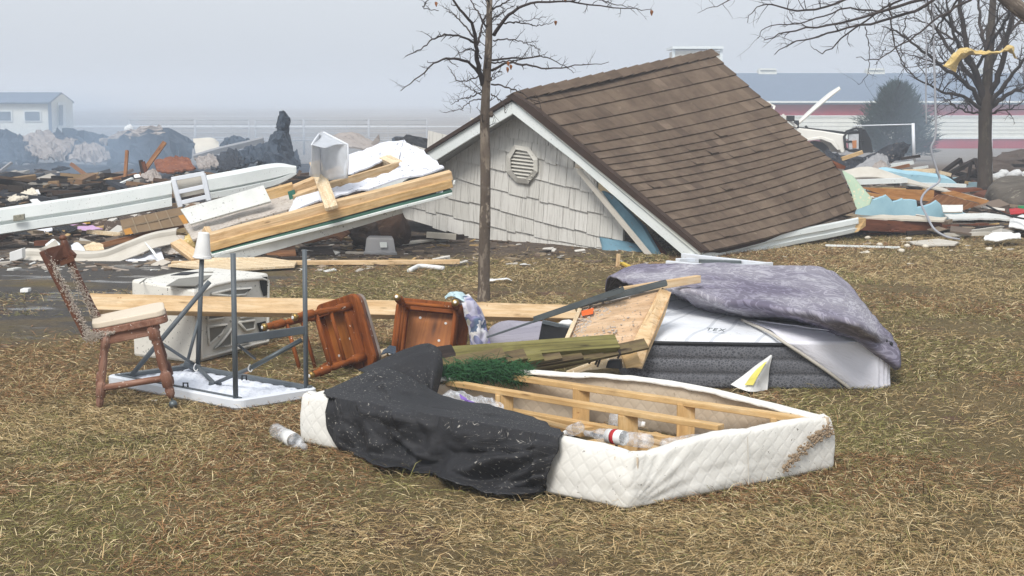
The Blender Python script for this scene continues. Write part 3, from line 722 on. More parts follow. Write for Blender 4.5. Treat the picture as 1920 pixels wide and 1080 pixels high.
def rag_poly(pts, k=5, amp=1.6, seed=1):
    r = random.Random(seed); out = []
    for i in range(len(pts)):
        a, b_ = pts[i], pts[(i + 1) % len(pts)]
        for j in range(k):
            f = j / k; out.append((a[0] + (b_[0] - a[0]) * f + r.uniform(-amp, amp) * .6, a[1] + (b_[1] - a[1]) * f + r.uniform(-amp, amp)))
    return out
dw = rag_poly([(556, 386), (690, 356), (834, 318), (800, 289), (778, 280), (757, 264), (722, 268), (690, 281), (655, 293), (645, 315), (600, 335), (560, 345)], 5, 2.4, 2)
# drywall as two pieces round the slot
def poly_q(pts, h0, th): return [Q(u, v, h0) for u, v in pts], qn * th
mb = MB()
a = rag_poly([(600, 377), (690, 355), (834, 318), (800, 289), (757, 264), (748, 308), (752, 318), (700, 335), (640, 352), (585, 368)], 7, 2.6, 2)
mb.prism(*poly_q(a, 0, .016))
a = rag_poly([(757, 264), (722, 268), (690, 281), (655, 293), (640, 330), (652, 333), (700, 312), (722, 301), (748, 308)], 4, 1.6, 5)
mb.prism(*poly_q(a, 0, .016))
a = rag_poly([(540, 402), (600, 377), (640, 360), (600, 360), (556, 372)], 4, 1.4, 8); mb.prism(*poly_q(a, .002, .016))
part('drywall', mb, M['drywall'], ws)
mb = MB(); mb.prism(*poly_q([(560, 352), (650, 322), (722, 300), (748, 309), (700, 326), (620, 352), (570, 366)], -.16, .02)); part('joist_bay', mb, M['pine_gold'], ws)
mb = MB(); mb.bar(Q(640, 337, -.08), Q(718, 303, -.08), .03, .16, qn); part('joist', mb, M['pine_gold'], ws)
mb = MB(); mb.bar(Q(560, 372, -.05), Q(752, 315, -.05), .04, .14, qn); part('joist', mb, M['pine'], ws)
mb = MB(); mb.bar(Q(722, 300, -.02), Q(746, 312, -.02), .12, .09, qn); part('blocking', mb, M['pine_pale'], ws)
mb = MB(); mb.bar(Q(545, 357, .03), Q(640, 318, .08), .11, .07, qn); part('stud', mb, M['pine'], ws)
mb = MB(); mb.bar(Q(550, 372, .0), Q(650, 338, .01), .09, .07, qn); part('stud', mb, M['pine'], ws)
mb = MB(); mb.bar(Q(452, 380, .02), Q(550, 352, .05), .10, .10, qn); part('stud', mb, M['pine_gold'], ws)
mb = MB(); mb.box(Q(548, 366, .03), (Q(552, 364, .03) - Q(546, 366, .03)), qn * .05, V(0, .02, .0) + qn * 0); part('teal_block', mb, m_gen('teal_paint', C('3f8070'), C('357062'), 5, .7), ws)
mb = MB(); mb.grid(patch([[Q(345, 425, -.04), Q(430, 396, -.03), Q(545, 366, -.02)], [Q(362, 452, -.02), Q(450, 420, -.02), Q(560, 392, -.02)]], 20, 8, .02, 6)); part('plaster_dust', mb, M['dirty_ply'], ws, solid=.02)
def plate(name, v0, v1, w, h, mat, d0=0.0, u0=392, u1=846, warp=.008):
    mb = MB(); mb.bar(P(u0, v0, 14.25 + d0), P(u1, v1, 14.86 + d0), w, h, qn, 0, 14, warp); part(name, mb, mat, ws, bevel=.004)
plate('top_plate', 445, 328, .10, .085, M['pine'])
plate('top_plate', 462, 343, .10, .080, M['pine_gold'], -.02)
plate('seal_strip', 474, 357, .09, .022, m_gen('green_seal', C('3f6a5a'), C('35594c'), 5, .7), -.02, 396)
plate('white_strip', 478, 362, .10, .028, M['white_trim'], -.03, 396)
plate('trim_board', 492, 389, .03, .115, M['white_dirty'], -.05, 404, 752)
mb = MB(); mb.bar(P(384, 432, 14.4), P(402, 470, 14.25), .06, .12); part('stud_end', mb, M['pine'], ws, bevel=.004)
mb = MB(); mb.tube([P(848, 349, 14.84), P(851, 345, 14.84), P(852, 338, 14.84)], .011, 6); mb.tube([P(800, 362, 14.8), P(848, 349, 14.84)], .012, 6); part('bent_strip', mb, M['white_trim'], ws, smooth=True)
mb = MB(); mb.grid(patch([[P(818, 356, 14.8), P(832, 354, 14.8)], [P(818, 366, 14.78), P(829, 364, 14.78)], [P(815, 372, 14.8), P(824, 374, 14.8)]], 4, 6, .01, 20)); part('torn_foil', mb, M['drywall'], ws, solid=.003)
# leaning stick and bent black rod
mb = MB(); mb.bar(Q(592, 305, .24), Q(622, 390, .05), .125, .035, qn, 0, 8, .006); solo('wood_board', mb, M['pine_pale'], 'short pale board lying across the white drywall in front of the clear bin', 'board', bevel=.004)
mb = MB(); mb.tube([Q(612, 340, .02), Q(640, 331, .03), Q(658, 328, .02)], [.010, .016, .006], 6); solo('black_rod', mb, M['black_plain'], 'thin black rod lying at the foot of the clear bin', 'rod')
# clear storage bin standing on edge
def m_clear(name, col, a=.55, rough=.35, trans=.75):
    t = NT(name); v = t.tc()
    c = t.mix(t.ramp(t.noise(v, 9, 4), [(.4, 0), (.7, 1)]), col, tuple(x * .86 for x in col[:3]) + (1,))
    t.bump(t.noise(v, 14, 3), .4, .01); t.fin(c, rough, .5); t.b.inputs['Alpha'].default_value = a; return t.m
M['clear'] = m_clear('cloudy_clear_plastic', C('d4d9e0'), .62)
bn = thing('storage_bin', 'cloudy clear plastic bin tipped on its side on the drywall', 'bin', Q(610, 350, .02))
d = 14.75
mb = MB(); mb.grid(patch([[P(598, 252, d + .3), P(607, 248, d + .2), P(652, 271, d)], [P(600, 290, d + .3), P(618, 290, d + .12), P(653, 300, d)], [P(602, 340, d + .3), P(618, 338, d + .12), P(651, 334, d)]], 10, 10, .008, 6)); part('bottom', mb, M['clear'], bn, smooth=True, solid=.004)
mb = MB(); mb.grid(patch([[P(584, 272, d - .1), P(590, 262, d), P(600, 250, d + .3)], [P(583, 300, d - .1), P(592, 300, d), P(601, 295, d + .3)], [P(579, 330, d - .1), P(588, 332, d), P(602, 332, d + .3)]], 8, 10, .008, 6)); part('side', mb, M['clear'], bn, smooth=True, solid=.004)
mb = MB(); mb.grid(patch([[P(584, 272, d - .1), P(600, 260, d + .1), P(607, 248, d + .25)], [P(610, 278, d - .2), P(630, 272, d), P(652, 271, d + .02)]], 8, 6, .005, 6)); part('side', mb, M['clear'], bn, smooth=True, solid=.004)
mb = MB(); mb.tube([P(584, 272, d - .1), P(598, 250, d + .28), P(607, 248, d + .2), P(652, 271, d), P(653, 300, d), P(651, 334, d)], .009, 6); part('rim', mb, M['plastic_white'], bn, smooth=True)
# long white siding posts
def profile_post(name, pts, prof, mat, label, sc=(1, 1, 1, 1)):
    mb = MB(); rows = []
    for dv, off in prof: rows.append([P(u, v + dv * k, d + off * k) for (u, v, d), k in zip(pts, sc)])
    fine = [[cr(r, i / 30) for i in range(31)] for r in rows]; mb.grid(fine)
    return solo(name, mb, mat, label, 'trim', solid=.012)
ptsA = [(-60, 405, 15.6), (80, 384, 15.9), (200, 366, 16.2), (322, 344, 16.5)]
o = profile_post('corner_trim', ptsA, [(-4, .22), (0, 0), (18, -.02), (20, .02), (27, .02), (29, -.05), (41, -.06), (43, .1)], M['white_trim'], 'long white corner trim stretching out past the picture edge, junction box near its end')
mb = MB(); mb.box(P(36, 408, 15.7), (.055, .01, .008), (0, .02, 0), (0, 0, .032)); part('junction_box', mb, m_gen('olive_box', C('7a7868'), C('a09c8c'), 20, .5, C('38362e'), .55, 50), o, bevel=.006)
ptsB = [(385, 331, 16.3), (440, 321, 16.5), (515, 308, 16.85), (555, 313, 17.0)]
profile_post('corner_trim', ptsB, [(0, .25), (8, 0), (26, -.02), (28, .03), (32, .03), (34, -.05), (42, -.05), (44, .1)], M['white_trim'], 'white corner trim running from the small rack towards the clear bin', (1, 1, .9, .3))
# white three-bay rack
rk = thing('wire_rack', 'small white rack with three openings lying on the white trim', 'rack', P(358, 385, 15.9))
def R_(u, v, o=0.0): return P(u, v, 15.9 + o)
fr = [((325, 341), (382, 328)), ((332, 363), (386, 347)), ((336, 382), (388, 366)), ((328, 388), (392, 374))]
for a, b_ in [((322, 336), (383, 325)), ((330, 361), (386, 349)), ((335, 381), (391, 368)), ]:
    mb = MB(); mb.bar(R_(*a), R_(*b_), .05, .045); part('shelf_bar', mb, M['plastic_white'], rk, bevel=.004)
for a, b_ in [((325, 336), (339, 388)), ((381, 326), (392, 376))]:
    mb = MB(); mb.bar(R_(*a, -.01), R_(*b_, -.01), .05, .04, (0, 1, 0)); part('upright', mb, M['plastic_white'], rk, bevel=.004)
mb = MB(); mb.prism([R_(322, 338, .02), R_(320, 345, .3), R_(333, 390, .3), R_(338, 386, .02)], (.02, 0, 0)); part('side_panel', mb, M['siding'], rk)
mb = MB(); mb.prism([R_(326, 340, .1), R_(382, 328, .1), R_(388, 360, .1), R_(333, 372, .1)], (0, .02, 0)); part('back_panel', mb, M['siding'], rk)
# boards
mb = MB(); mb.prism([P(338, 392, 14.7), P(420, 369, 14.8), P(494, 347, 14.9), P(508, 377, 14.8), P(430, 399, 14.7), P(357, 420, 14.6)], (0, .03, -.02)); solo('white_board', mb, M['white_dirty'], 'scuffed white board below the rack, specked with mud', 'board', bevel=.003)
tp = thing('tiled_board', 'brown panel with taped joints and ochre ends in the left wreckage', 'panel', P(290, 440, 15))
def T_(f, g, o=0):
    a = P(225, 413, 15.5).lerp(P(340, 388, 15.3), f); b_ = P(232, 441, 15.3).lerp(P(354, 420, 15.15), f); return a.lerp(b_, g) + V(0, -o, 0)
mb = MB(); mb.prism([T_(0, 0), T_(1, 0), T_(1, 1), T_(0, 1)], (0, .05, 0)); part('board', mb, M['cardboard'], tp)
M['ochre'] = m_gen('ochre_tape', C('b07c34'), C('a0702c'), 6, .7)
mb = MB(); mb.prism([T_(.9, .45, .006), T_(1, .4, .006), T_(1, 1, .006), T_(.93, 1, .006)], (0, .004, 0)); part('ochre_patch', mb, M['ochre'], tp); mb = MB(); mb.prism([T_(0.02, .65, .006), T_(.13, .6, .006), T_(.15, 1, .006), T_(.03, 1, .006)], (0, .004, 0)); part('ochre_patch', mb, M['ochre'], tp)
mb = MB()
for f in (.2, .4, .58, .75): mb.bar(T_(f, 0, .004), T_(f + .02, 1, .004), .012, .006, (0, 1, 0))
mb.bar(T_(0, .5, .004), T_(1, .42, .004), .006, .012); part('joint', mb, m_gen('dull_tape', C('8c7c66'), C('82725e'), 6, .8), tp)
# bent pale channel in front
mb = MB()
top_ = [(48, 470, 14.7), (110, 472, 14.6), (186, 474, 14.55), (240, 456, 14.7), (280, 441, 14.8), (331, 431, 14.9)]
bot = [(38, 496, 14.6), (110, 497, 14.45), (192, 500, 14.4), (250, 482, 14.6), (290, 466, 14.7), (342, 455, 14.8)]
mb.grid(patch([[P(u + 4, v - 3, d + .15) for u, v, d in top_], [P(*q) for q in top_], [P(u, (v + b_[1]) / 2, d - .02) for (u, v, d), b_ in zip(top_, bot)], [P(*q) for q in bot]], 40, 10, .006, 3)); solo('siding_channel', mb, M['siding'], 'bent pale siding channel lying in front of the brown panel', 'siding', solid=.01)
mb = MB(); mb.bar(P(150, 470, 15.2), P(360, 418, 15.5), .05, .05); solo('lumber', mb, M['brown_wood'], 'thin brown batten above the bent pale channel', 'lumber')
mb = MB(); mb.bar(G(322, 494, .03), G(862, 491, .03), .09, .04, (0, 0, 1), 0, 10, .006); solo('lumber', mb, M['pine'], 'long thin pine stud on the ground below the fallen wall section', 'lumber', bevel=.004)
mb = MB(); mb.prism([G(315, 500, .02), G(420, 510, .02), G(552, 502, .02), G(556, 494, .03), G(500, 486, .05), G(400, 487, .06)], (0, 0, .02)); solo('plywood_sheet', mb, M['pine_pale'], 'flat pale plywood offcut under the wall section', 'plywood')
mb = MB(); mb.bar(P(330, 455, 14.4), P(372, 486, 14.1), .12, .05, (0, -.5, .8)); solo('lumber', mb, M['pine'], 'short stout pine offcut leaning by the yellow foam', 'lumber', bevel=.004)
mb = MB(); mb.lump(P(362, 455, 14.6), .10, .08, .09, 5, .4, 3); solo('foam_lump', mb, M['yellow_ins'], 'lump of yellow foam beside the foam cup', 'foam', smooth=True)
quad_sheet('drywall_scrap', [[(232, 470, 14.9), (255, 480, 14.8), (300, 466, 14.9)], [(236, 492, 14.5), (266, 498, 14.4), (312, 497, 14.4)]], M['drywall'], 'crumpled white drywall paper in front of the wall section', 'scrap', .05, 5, 3, .008)
quad_sheet('drywall_scrap', [[(268, 452, 14.8), (280, 462, 14.7), (290, 474, 14.6)], [(283, 470, 14.6), (295, 486, 14.5), (312, 496, 14.4)]], M['white_trim'], 'folded white strip standing out of the crumpled drywall paper', 'scrap', .03, 5, 8, .008)
quad_sheet('drywall_scrap', [[(300, 450, 15.0), (345, 445, 14.9)], [(306, 476, 14.8), (350, 478, 14.7)]], M['dirty_ply'], 'dusty grey plaster sheet behind the yellow foam', 'scrap', .05, 4, 12, .02)
# things under the propped wall
bx_ = thing('grey_tote', 'upturned grey plastic tote on the dirt under the fallen wall', 'tote', G(713, 477))
d = G(713, 477).y
mb = MB(); mb.hexa([P(683, 477, d), P(743, 478, d), P(741, 474, d + .25), P(687, 473, d + .25), P(687, 446, d + .03), P(738, 447, d + .03), P(735, 442, d + .22), P(692, 441, d + .22)]); part('body', mb, M['bin_grey'], bx_, bevel=.012)
mb = MB(); mb.prism([P(712, 454, d - .01), P(725, 454, d - .01), P(726, 464, d - .012), P(713, 464, d - .012)], (0, .005, 0)); part('sticker', mb, M['white_trim'], bx_)
mb = MB(); mb.hexa([P(681, 478, d - .02), P(745, 479, d - .02), P(743, 474, d + .27), P(685, 473, d + .27), P(682, 472, d - .02), P(744, 473, d - .02), P(742, 469, d + .27), P(686, 468, d + .27)]); part('rim', mb, M['bin_grey'], bx_, bevel=.006)
mb = MB(); mb.lump(P(725, 425, 15.9), .26, .25, .20, 3, .35, 1.8); solo('dirt_clod', mb, M['clod'], 'large brown clod behind the grey tote', 'clod', smooth=True)
mb = MB(); mb.lump(P(690, 432, 15.8), .2, .2, .17, 9, .4, 2); solo('dirt_clod', mb, M['dirt'], 'darker clod at the left of the brown one behind the tote', 'clod', smooth=True)
quad_sheet('broken_board', [[(560, 440, 15.6), (620, 425, 15.8), (660, 432, 15.8)], [(570, 455, 15.3), (620, 447, 15.4), (640, 452, 15.4)]], M['brown_wood'], 'splintered brown panel in the shadow under the propped wall', 'panel', .05, 4, 2, .02)
quad_sheet('broken_board', [[(480, 462, 15.2), (550, 452, 15.4)], [(505, 485, 14.8), (556, 484, 14.8)]], M['brown_wood'], 'brown panel leaning under the low end of the propped wall', 'panel', .03, 3, 7, .02)
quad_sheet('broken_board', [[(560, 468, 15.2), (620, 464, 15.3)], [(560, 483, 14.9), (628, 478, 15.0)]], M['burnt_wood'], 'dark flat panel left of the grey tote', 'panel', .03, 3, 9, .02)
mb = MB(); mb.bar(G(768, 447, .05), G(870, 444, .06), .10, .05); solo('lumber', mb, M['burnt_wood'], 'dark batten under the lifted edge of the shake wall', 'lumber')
mb = MB(); mb.bar(P(800, 440, 16.3), P(855, 444, 16.3), .08, .06); solo('foam_strip', mb, M['cream'], 'cream foam strip under the lifted edge of the shake wall', 'foam')
mb = MB(); mb.bar(G(770, 447, .03), G(802, 446, .03), .05, .03); solo('yellow_strip', mb, M['yellow'], 'small yellow strip right of the grey tote', 'strip')
mb = MB(); mb.bar(G(744, 458, .03), G(806, 450, .03), .12, .02); solo('plank', mb, M['siding'], 'grey plank beside the grey tote', 'plank')
mb = MB(); q = [G(767, 508, .02), G(778, 502, .03), G(790, 499, .03), G(832, 503, .02)]; mb.tube([cr(q, i / 12) for i in range(13)], .022, 8); solo('white_pipe', mb, M['foam_white'], 'short bent white pipe on the grass left of the sapling', 'pipe', smooth=True)
mb = MB(); mb.tube([G(1158, 500, 0), P(1160, 476, D(500))], .02, 5); solo('wood_stake', mb, M['pine'], 'pine stake standing upright in front of the gable', 'stake')
mb = MB(); mb.bar(G(1165, 493, .02), G(1180, 500, .02), .04, .02); solo('yellow_strip', mb, M['yellow'], 'yellow strip on the grass next to the upright stake', 'strip')

# ================================================================ left rubble
def hill(name, xa, xb, ya, yb, hf, mat, label=None, nx=90, ny=40, kind='stuff'):
    mb = MB(); g = []
    for j in range(ny + 1):
        row = []
        for i in range(nx + 1):
            x = xa + (xb - xa) * i / nx; y = ya + (yb - ya) * j / ny
            e = min(1, 4 * min(i / nx, 1 - i / nx, j / ny, 1 - j / ny))
            row.append(V(x, y, gz(y) - .05 + e * hf(x, y)))
        g.append(row)
    mb.grid(g); return setting(name, mb, mat, kind)
def hf(x, y):
    r = sstep(0, 1, .5 + .5 * nz((x, y, 0), .35, 2)); q = abs(nz((x, y, 1), 1.6)) ; s = abs(nz((x * 2.5, y, 4), 2.2))
    return .10 + .14 * r + .20 * q + .12 * s
M['rubble'] = m_gen('charred_rubble', C('2a2d35'), C('3c3c40'), 1.2, .95, C('6a645e'), .60, 7, 1.0, 6, bdist=.06, speck2=C('1a1b1f'))
hill('rubble', -17, -1.2, 19.5, 40, hf, M['rubble'])
M['rubble_brown'] = m_gen('brown_rubble', C('5c4c40'), C('463c36'), 1.6, .95, C('a09488'), .58, 10, 1.0, 8, bdist=.05, speck2=C('2c2826'))
hill('rubble', -8.5, -.8, 15.8, 21.5, lambda x, y: .05 + .16 * abs(nz((x, y, 0), 1.4)) + .14 * abs(nz((x, y, 5), 4)), M['rubble_brown'])
QS = quad_sheet
QS('charred_sheet', [[(22, 256, 34), (60, 248, 34), (98, 250, 34)], [(33, 292, 33), (75, 295, 32.5), (122, 287, 33)]], M['taupe'], 'ashen taupe sheet below the white shed', 'sheet', .25, .8, 1, .03, rag=.15)
QS('charred_sheet', [[(64, 272, 33), (100, 266, 33), (142, 257, 33)], [(68, 296, 32), (95, 300, 31.6), (122, 303, 32)]], M['taupe'], 'ashen folded sheet right of the one below the shed', 'sheet', .22, .9, 3, .03, rag=.15)
QS('charred_sheet', [[(-20, 246, 34), (30, 256, 34), (64, 268, 34)], [(-20, 300, 32), (30, 305, 32), (72, 302, 32)]], M['char_blue'], 'dark blue-grey charred sheet at the picture edge below the shed', 'sheet', .3, .7, 5, .03, rag=.15)
QS('charred_sheet', [[(98, 250, 35), (140, 246, 35), (208, 262, 35)], [(110, 300, 33), (160, 302, 33), (203, 298, 33)]], M['char_blue'], 'charred sheet between two ashen ones', 'sheet', .3, .7, 8, .03, rag=.12)
QS('charred_sheet', [[(140, 278, 32), (170, 268, 32), (206, 285, 32)], [(130, 300, 31), (165, 306, 31), (204, 304, 31)]], M['taupe'], 'ashen crumpled sheet left of the big curved dark sheet', 'sheet', .2, 1, 9, .03, rag=.12)
QS('charred_sheet', [[(204, 268, 33), (250, 252, 33), (306, 240, 33), (364, 266, 33)], [(205, 285, 32.4), (255, 275, 32), (310, 262, 32), (360, 283, 32.4)], [(200, 310, 31.8), (250, 312, 31), (310, 312, 31), (346, 306, 31.5)]], M['char_blue'], 'large curved charred sheet in the middle of the rubble', 'sheet', .22, .8, 4, .04, rag=.12, nu=26, nv=14)
QS('charred_sheet', [[(186, 264, 33.5), (240, 248, 33.2), (302, 238, 32.8)], [(205, 272, 33), (250, 262, 32.6), (308, 250, 32.3)]], M['taupe'], 'ashen crust along the top of the large curved sheet', 'sheet', .2, 1, 6, .03, rag=.12)
QS('cream_board', [[(362, 262, 36), (395, 260, 36), (408, 268, 36)], [(368, 292, 35), (395, 286, 35), (412, 286, 35)]], M['cream'], 'cream panel standing in the rubble behind the charred gutter', 'panel', .05, .8, 2, .04)
mb = MB(); mb.lump(P(242, 244, 38), .12, .1, .14, 2, .3); solo('white_bag', mb, M['foam_white'], 'small white bag lying on top of the ashen crust', 'bag', smooth=True)
mb = MB(); mb.bar(P(364, 295, 28.5), P(494, 262, 28.5), .12, .10, (0, 0, 1), .3, 8, .02); solo('gutter', mb, M['bin_grey'], 'long grey gutter lying over the charred sheets', 'gutter')
mb = MB(); mb.bar(P(364, 292, 28.6), P(492, 260, 28.6), .14, .03, (0, 0, 1), .3); solo('charred_beam', mb, M['burnt_wood'], 'charred strip along the top of the grey gutter', 'beam')
QS('charred_sheet', [[(402, 294, 28), (435, 282, 28), (452, 290, 28)], [(396, 318, 27), (430, 322, 26.6), (468, 312, 27)]], M['char'], 'black sheet under the grey gutter', 'sheet', .15, 1.2, 11, .03)
QS('charred_sheet', [[(366, 298, 28), (400, 290, 28)], [(372, 318, 27), (412, 312, 27)]], M['taupe'], 'dull brown sheet left of the black one under the gutter', 'sheet', .1, 1.2, 14, .03)
QS('charred_sheet', [[(414, 272, 29.6), (435, 255, 29.8), (468, 262, 29.6)], [(416, 285, 29), (440, 280, 29), (470, 272, 29)]], M['char_blue'], 'blue-grey crumpled sheet peeking over the grey gutter', 'sheet', .15, 1.2, 15, .03)
QS('charred_sheet', [[(440, 290, 28), (470, 275, 28), (500, 268, 28)], [(450, 315, 27), (480, 312, 27), (520, 310, 27)]], M['char_blue'], 'blue-grey sheet at the foot of the upright tarp', 'sheet', .2, 1.2, 16, .03)
QS('upright_tarp', [[(528, 212, 27.6), (531, 211, 27.6), (534, 214, 27.6)], [(520, 236, 27.6), (532, 228, 27.3), (542, 226, 27.6)], [(521, 243, 27.6), (530, 245, 27.3), (539, 248, 27.6)], [(506, 262, 27.6), (525, 258, 27.1), (544, 266, 27.5)], [(492, 286, 27.5), (520, 284, 26.9), (549, 290, 27.4)], [(480, 315, 27.2), (520, 318, 26.6), (560, 316, 27.2)]], M['char_blue'], 'dark charred tarp standing upright like a hooded figure', 'tarp', .14, 1.8, 3, .03, nu=24, nv=42)
QS('rusty_sheet', [[(290, 305, 26), (325, 296, 26), (352, 297, 26)], [(294, 324, 25), (330, 322, 25), (368, 316, 25)]], M['rust'], 'rust-orange bulging panel in the rubble', 'panel', .08, 1, 3, .03)
QS('charred_sheet', [[(548, 290, 29), (558, 282, 29)], [(552, 312, 28), (565, 312, 28)]], M['char_blue'], 'narrow charred flap right of the upright tarp', 'sheet', .08, 1.2, 18, .03)
QS('grey_canvas', [[(620, 256, 30), (660, 250, 30), (702, 268, 30)], [(630, 278, 29), (670, 280, 29), (704, 284, 29)]], M['taupe'], 'grey canvas mound behind the clear bin', 'canvas', .06, 1, 20, .03)
mb = MB(); mb.prism([P(695, 270, 29), P(710, 252, 29), P(712, 264, 29), P(704, 274, 29)], (0, .1, 0)); solo('metal_scrap', mb, M['taupe'], 'pointed metal scrap right of the grey canvas mound', 'scrap')
QS('charred_sheet', [[(740, 262, 22), (768, 256, 22), (812, 266, 22)], [(752, 286, 21), (775, 292, 21), (795, 292, 21)]], M['black_plain'], 'black crumpled bag between the drywall and the gable edge', 'bag', .08, 2, 22, .02)
QS('charred_sheet', [[(735, 262, 27), (750, 257, 27), (800, 262, 27)], [(735, 270, 26.5), (760, 270, 26.5), (800, 270, 26.5)]], M['char_blue'], 'thin blue-grey sheet above the black bag', 'sheet', .05, 2, 25, .02)
def stick(a, b_, w, h, mat, label, cat='lumber', name='broken_lumber', warp=.01):
    mb = MB(); mb.bar(P(*a), P(*b_), w, h, (0, 0, 1) if abs(a[1] - b_[1]) < 30 else (0, 1, 0), 0, 6, warp); return solo(name, mb, mat, label, cat)
stick((233, 345, 24), (238, 283, 24.3), .05, .05, M['brown_wood'], 'upright brown stick in the burnt rubble')
stick((262, 332, 24), (308, 267, 24.5), .07, .05, M['brown_wood'], 'slanting tan stick pointing up out of the rubble')
stick((270, 330, 24), (264, 300, 24), .06, .05, M['burnt_wood'], 'short black stick at the foot of the slanting tan stick')
stick((276, 330, 23.8), (268, 303, 23.8), .05, .05, M['redbrown_wood'], 'short reddish stick at the foot of the slanting tan stick')
stick((134, 308, 26), (177, 340, 25.5), .06, .05, M['brown_wood'], 'thin tan stick sloping down to the right in the smoke')
stick((-20, 352, 23.5), (128, 346, 23.5), .05, .04, M['taupe'], 'long thin grey batten across the rubble at the picture edge')
stick((90, 352, 23.4), (215, 352, 23.4), .06, .04, M['taupe'], 'grey batten next to the tan splintered board')
stick((126, 347, 23.6), (215, 338, 23.8), .16, .05, M['brown_wood'], 'tan splintered board lying flat in the rubble')
stick((170, 348, 23.3), (208, 336, 23.5), .14, .05, M['pine_gold'], 'yellowish splintered board end in the rubble')
stick((198, 338, 24), (256, 326, 24.2), .12, .04, M['brown_wood'], 'tan board behind the upright brown stick')
stick((0, 322, 25), (22, 305, 25.2), .05, .04, M['bin_grey'], 'pale bent strip at the picture edge in the smoke', 'strip', 'metal_strip')
stick((214, 350, 22.5), (248, 335, 22.8), .05, .03, M['white_trim'], 'thin white strip sloping near the upright stick', 'strip', 'white_strip')
stick((72, 369, 21.5), (108, 360, 21.8), .07, .03, M['white_trim'], 'white strip lying above the long corner trim', 'strip', 'white_strip')
stick((122, 362, 21.8), (160, 362, 21.8), .10, .05, M['redbrown_wood'], 'reddish brown board above the long corner trim')
QS('paper_roll', [[(16, 376, 21), (40, 364, 21.2), (62, 356, 21.4)], [(22, 382, 20.7), (45, 374, 20.8), (72, 364, 21)]], M['cream'], 'tan torn paper roll in the rubble at the left', 'paper', .06, 3, 5, .03)
QS('white_scrap', [[(52, 358, 21.4), (72, 356, 21.4)], [(58, 366, 21), (76, 365, 21)]], M['foam_white'], 'white crumpled scrap at the end of the tan paper roll', 'scrap', .04, 4, 6, .01)
QS('white_scrap', [[(56, 376, 20.3), (70, 374, 20.4)], [(60, 380, 20), (80, 383, 20)]], M['foam_white'], 'flat white scrap below the tan paper roll', 'scrap', .02, 4, 7, .01)
QS('white_scrap', [[(252, 330, 23.4), (262, 328, 23.4)], [(252, 340, 23.2), (266, 339, 23.2)]], M['foam_white'], 'white scrap at the foot of the slanting sticks', 'scrap', .04, 4, 9, .01)
QS('ash_cloth', [[(265, 330, 23.6), (285, 316, 23.8), (297, 325, 23.6)], [(268, 340, 23.2), (284, 340, 23.2), (306, 338, 23.2)]], M['taupe'], 'grey crumpled cloth right of the slanting sticks', 'cloth', .08, 3, 31, .01)
# clothes and scraps in front of the trim
QS('lavender_sheet', [[(98, 416, 17.6), (130, 412, 17.8), (160, 420, 17.6)], [(110, 428, 17.3), (150, 432, 17.1), (193, 431, 17)]], M['lavender'], 'lavender pink sheet lying under the long corner trim', 'cloth', .04, 4, 1, .01)
QS('pale_bag', [[(46, 424, 17.2), (70, 418, 17.3), (98, 414, 17.4)], [(55, 434, 17), (75, 435, 16.8), (98, 433, 16.9)]], M['drywall'], 'pale bluish bag left of the lavender sheet', 'bag', .05, 4, 2, .01)
QS('black_cloth', [[(97, 425, 17), (120, 424, 17), (144, 426, 17)], [(100, 432, 16.8), (120, 435, 16.8), (146, 432, 16.8)]], M['black_fab'], 'black cloth bunched in front of the lavender sheet', 'cloth', .05, 6, 3, .01)
QS('dark_clothes', [[(18, 434, 16.8), (36, 424, 16.9), (52, 430, 16.8)], [(25, 440, 16.6), (42, 442, 16.5), (64, 440, 16.6)]], M['black_plain'], 'dark clothes heaped at the left picture edge', 'clothes', .05, 5, 4, .01)
mb = MB(); mb.bar(P(135, 411, 17.5), P(166, 417, 17.3), .05, .03); solo('yellow_strip', mb, M['yellow'], 'yellow strip on the lavender sheet', 'strip')
mb = MB(); mb.bar(P(-12, 450, 15.8), P(18, 431, 16.2), .10, .06); solo('lumber', mb, M['redbrown_wood'], 'red-brown timber end at the left picture edge', 'lumber')
mb = MB(); mb.bar(P(66, 456, 15.6), P(92, 455, 15.6), .08, .05); solo('lumber', mb, M['redbrown_wood'], 'short orange-brown block behind the pale channel', 'lumber')
mb = MB(); mb.bar(P(165, 434, 16.2), P(228, 440, 16), .05, .04); solo('lumber', mb, M['pine_pale'], 'thin pale batten left of the brown taped panel', 'lumber')
QS('white_sheet', [[(86, 460, 15), (100, 450, 15.1), (112, 458, 15)], [(84, 466, 14.8), (98, 468, 14.8), (110, 466, 14.8)]], M['white_trim'], 'white folded sheet behind the broken chair back', 'sheet', .02, 5, 4, .01)
QS('white_dish', [[(134, 462, 15.1), (145, 456, 15.1), (157, 466, 15)], [(136, 471, 14.9), (146, 472, 14.9), (160, 471, 14.9)]], M['plastic_white'], 'white plastic dish right of the broken chair back', 'dish', .02, 5, 6, .01)
mb = MB(); mb.box(G(33, 478, .06), (.06, .01, .02), (0, .05, 0), (0, 0, .05)); solo('foam_block', mb, M['foam_white'], 'white foam block at the left end of the pale channel', 'foam', bevel=.006)
mb = MB(); mb.box(G(48, 544, .02), (.03, .01, 0), (0, .04, 0), (0, .005, .015)); solo('foam_block', mb, M['foam_white'], 'small white foam block on the wet mud', 'foam', bevel=.005)
QS('plaster_scrap', [[(158, 464, 15), (175, 456, 15.1), (193, 462, 15)], [(160, 472, 14.8), (178, 474, 14.8), (196, 470, 14.8)]], M['pine_pale'], 'tan plaster chunk above the bent channel', 'scrap', .04, 5, 41, .02)

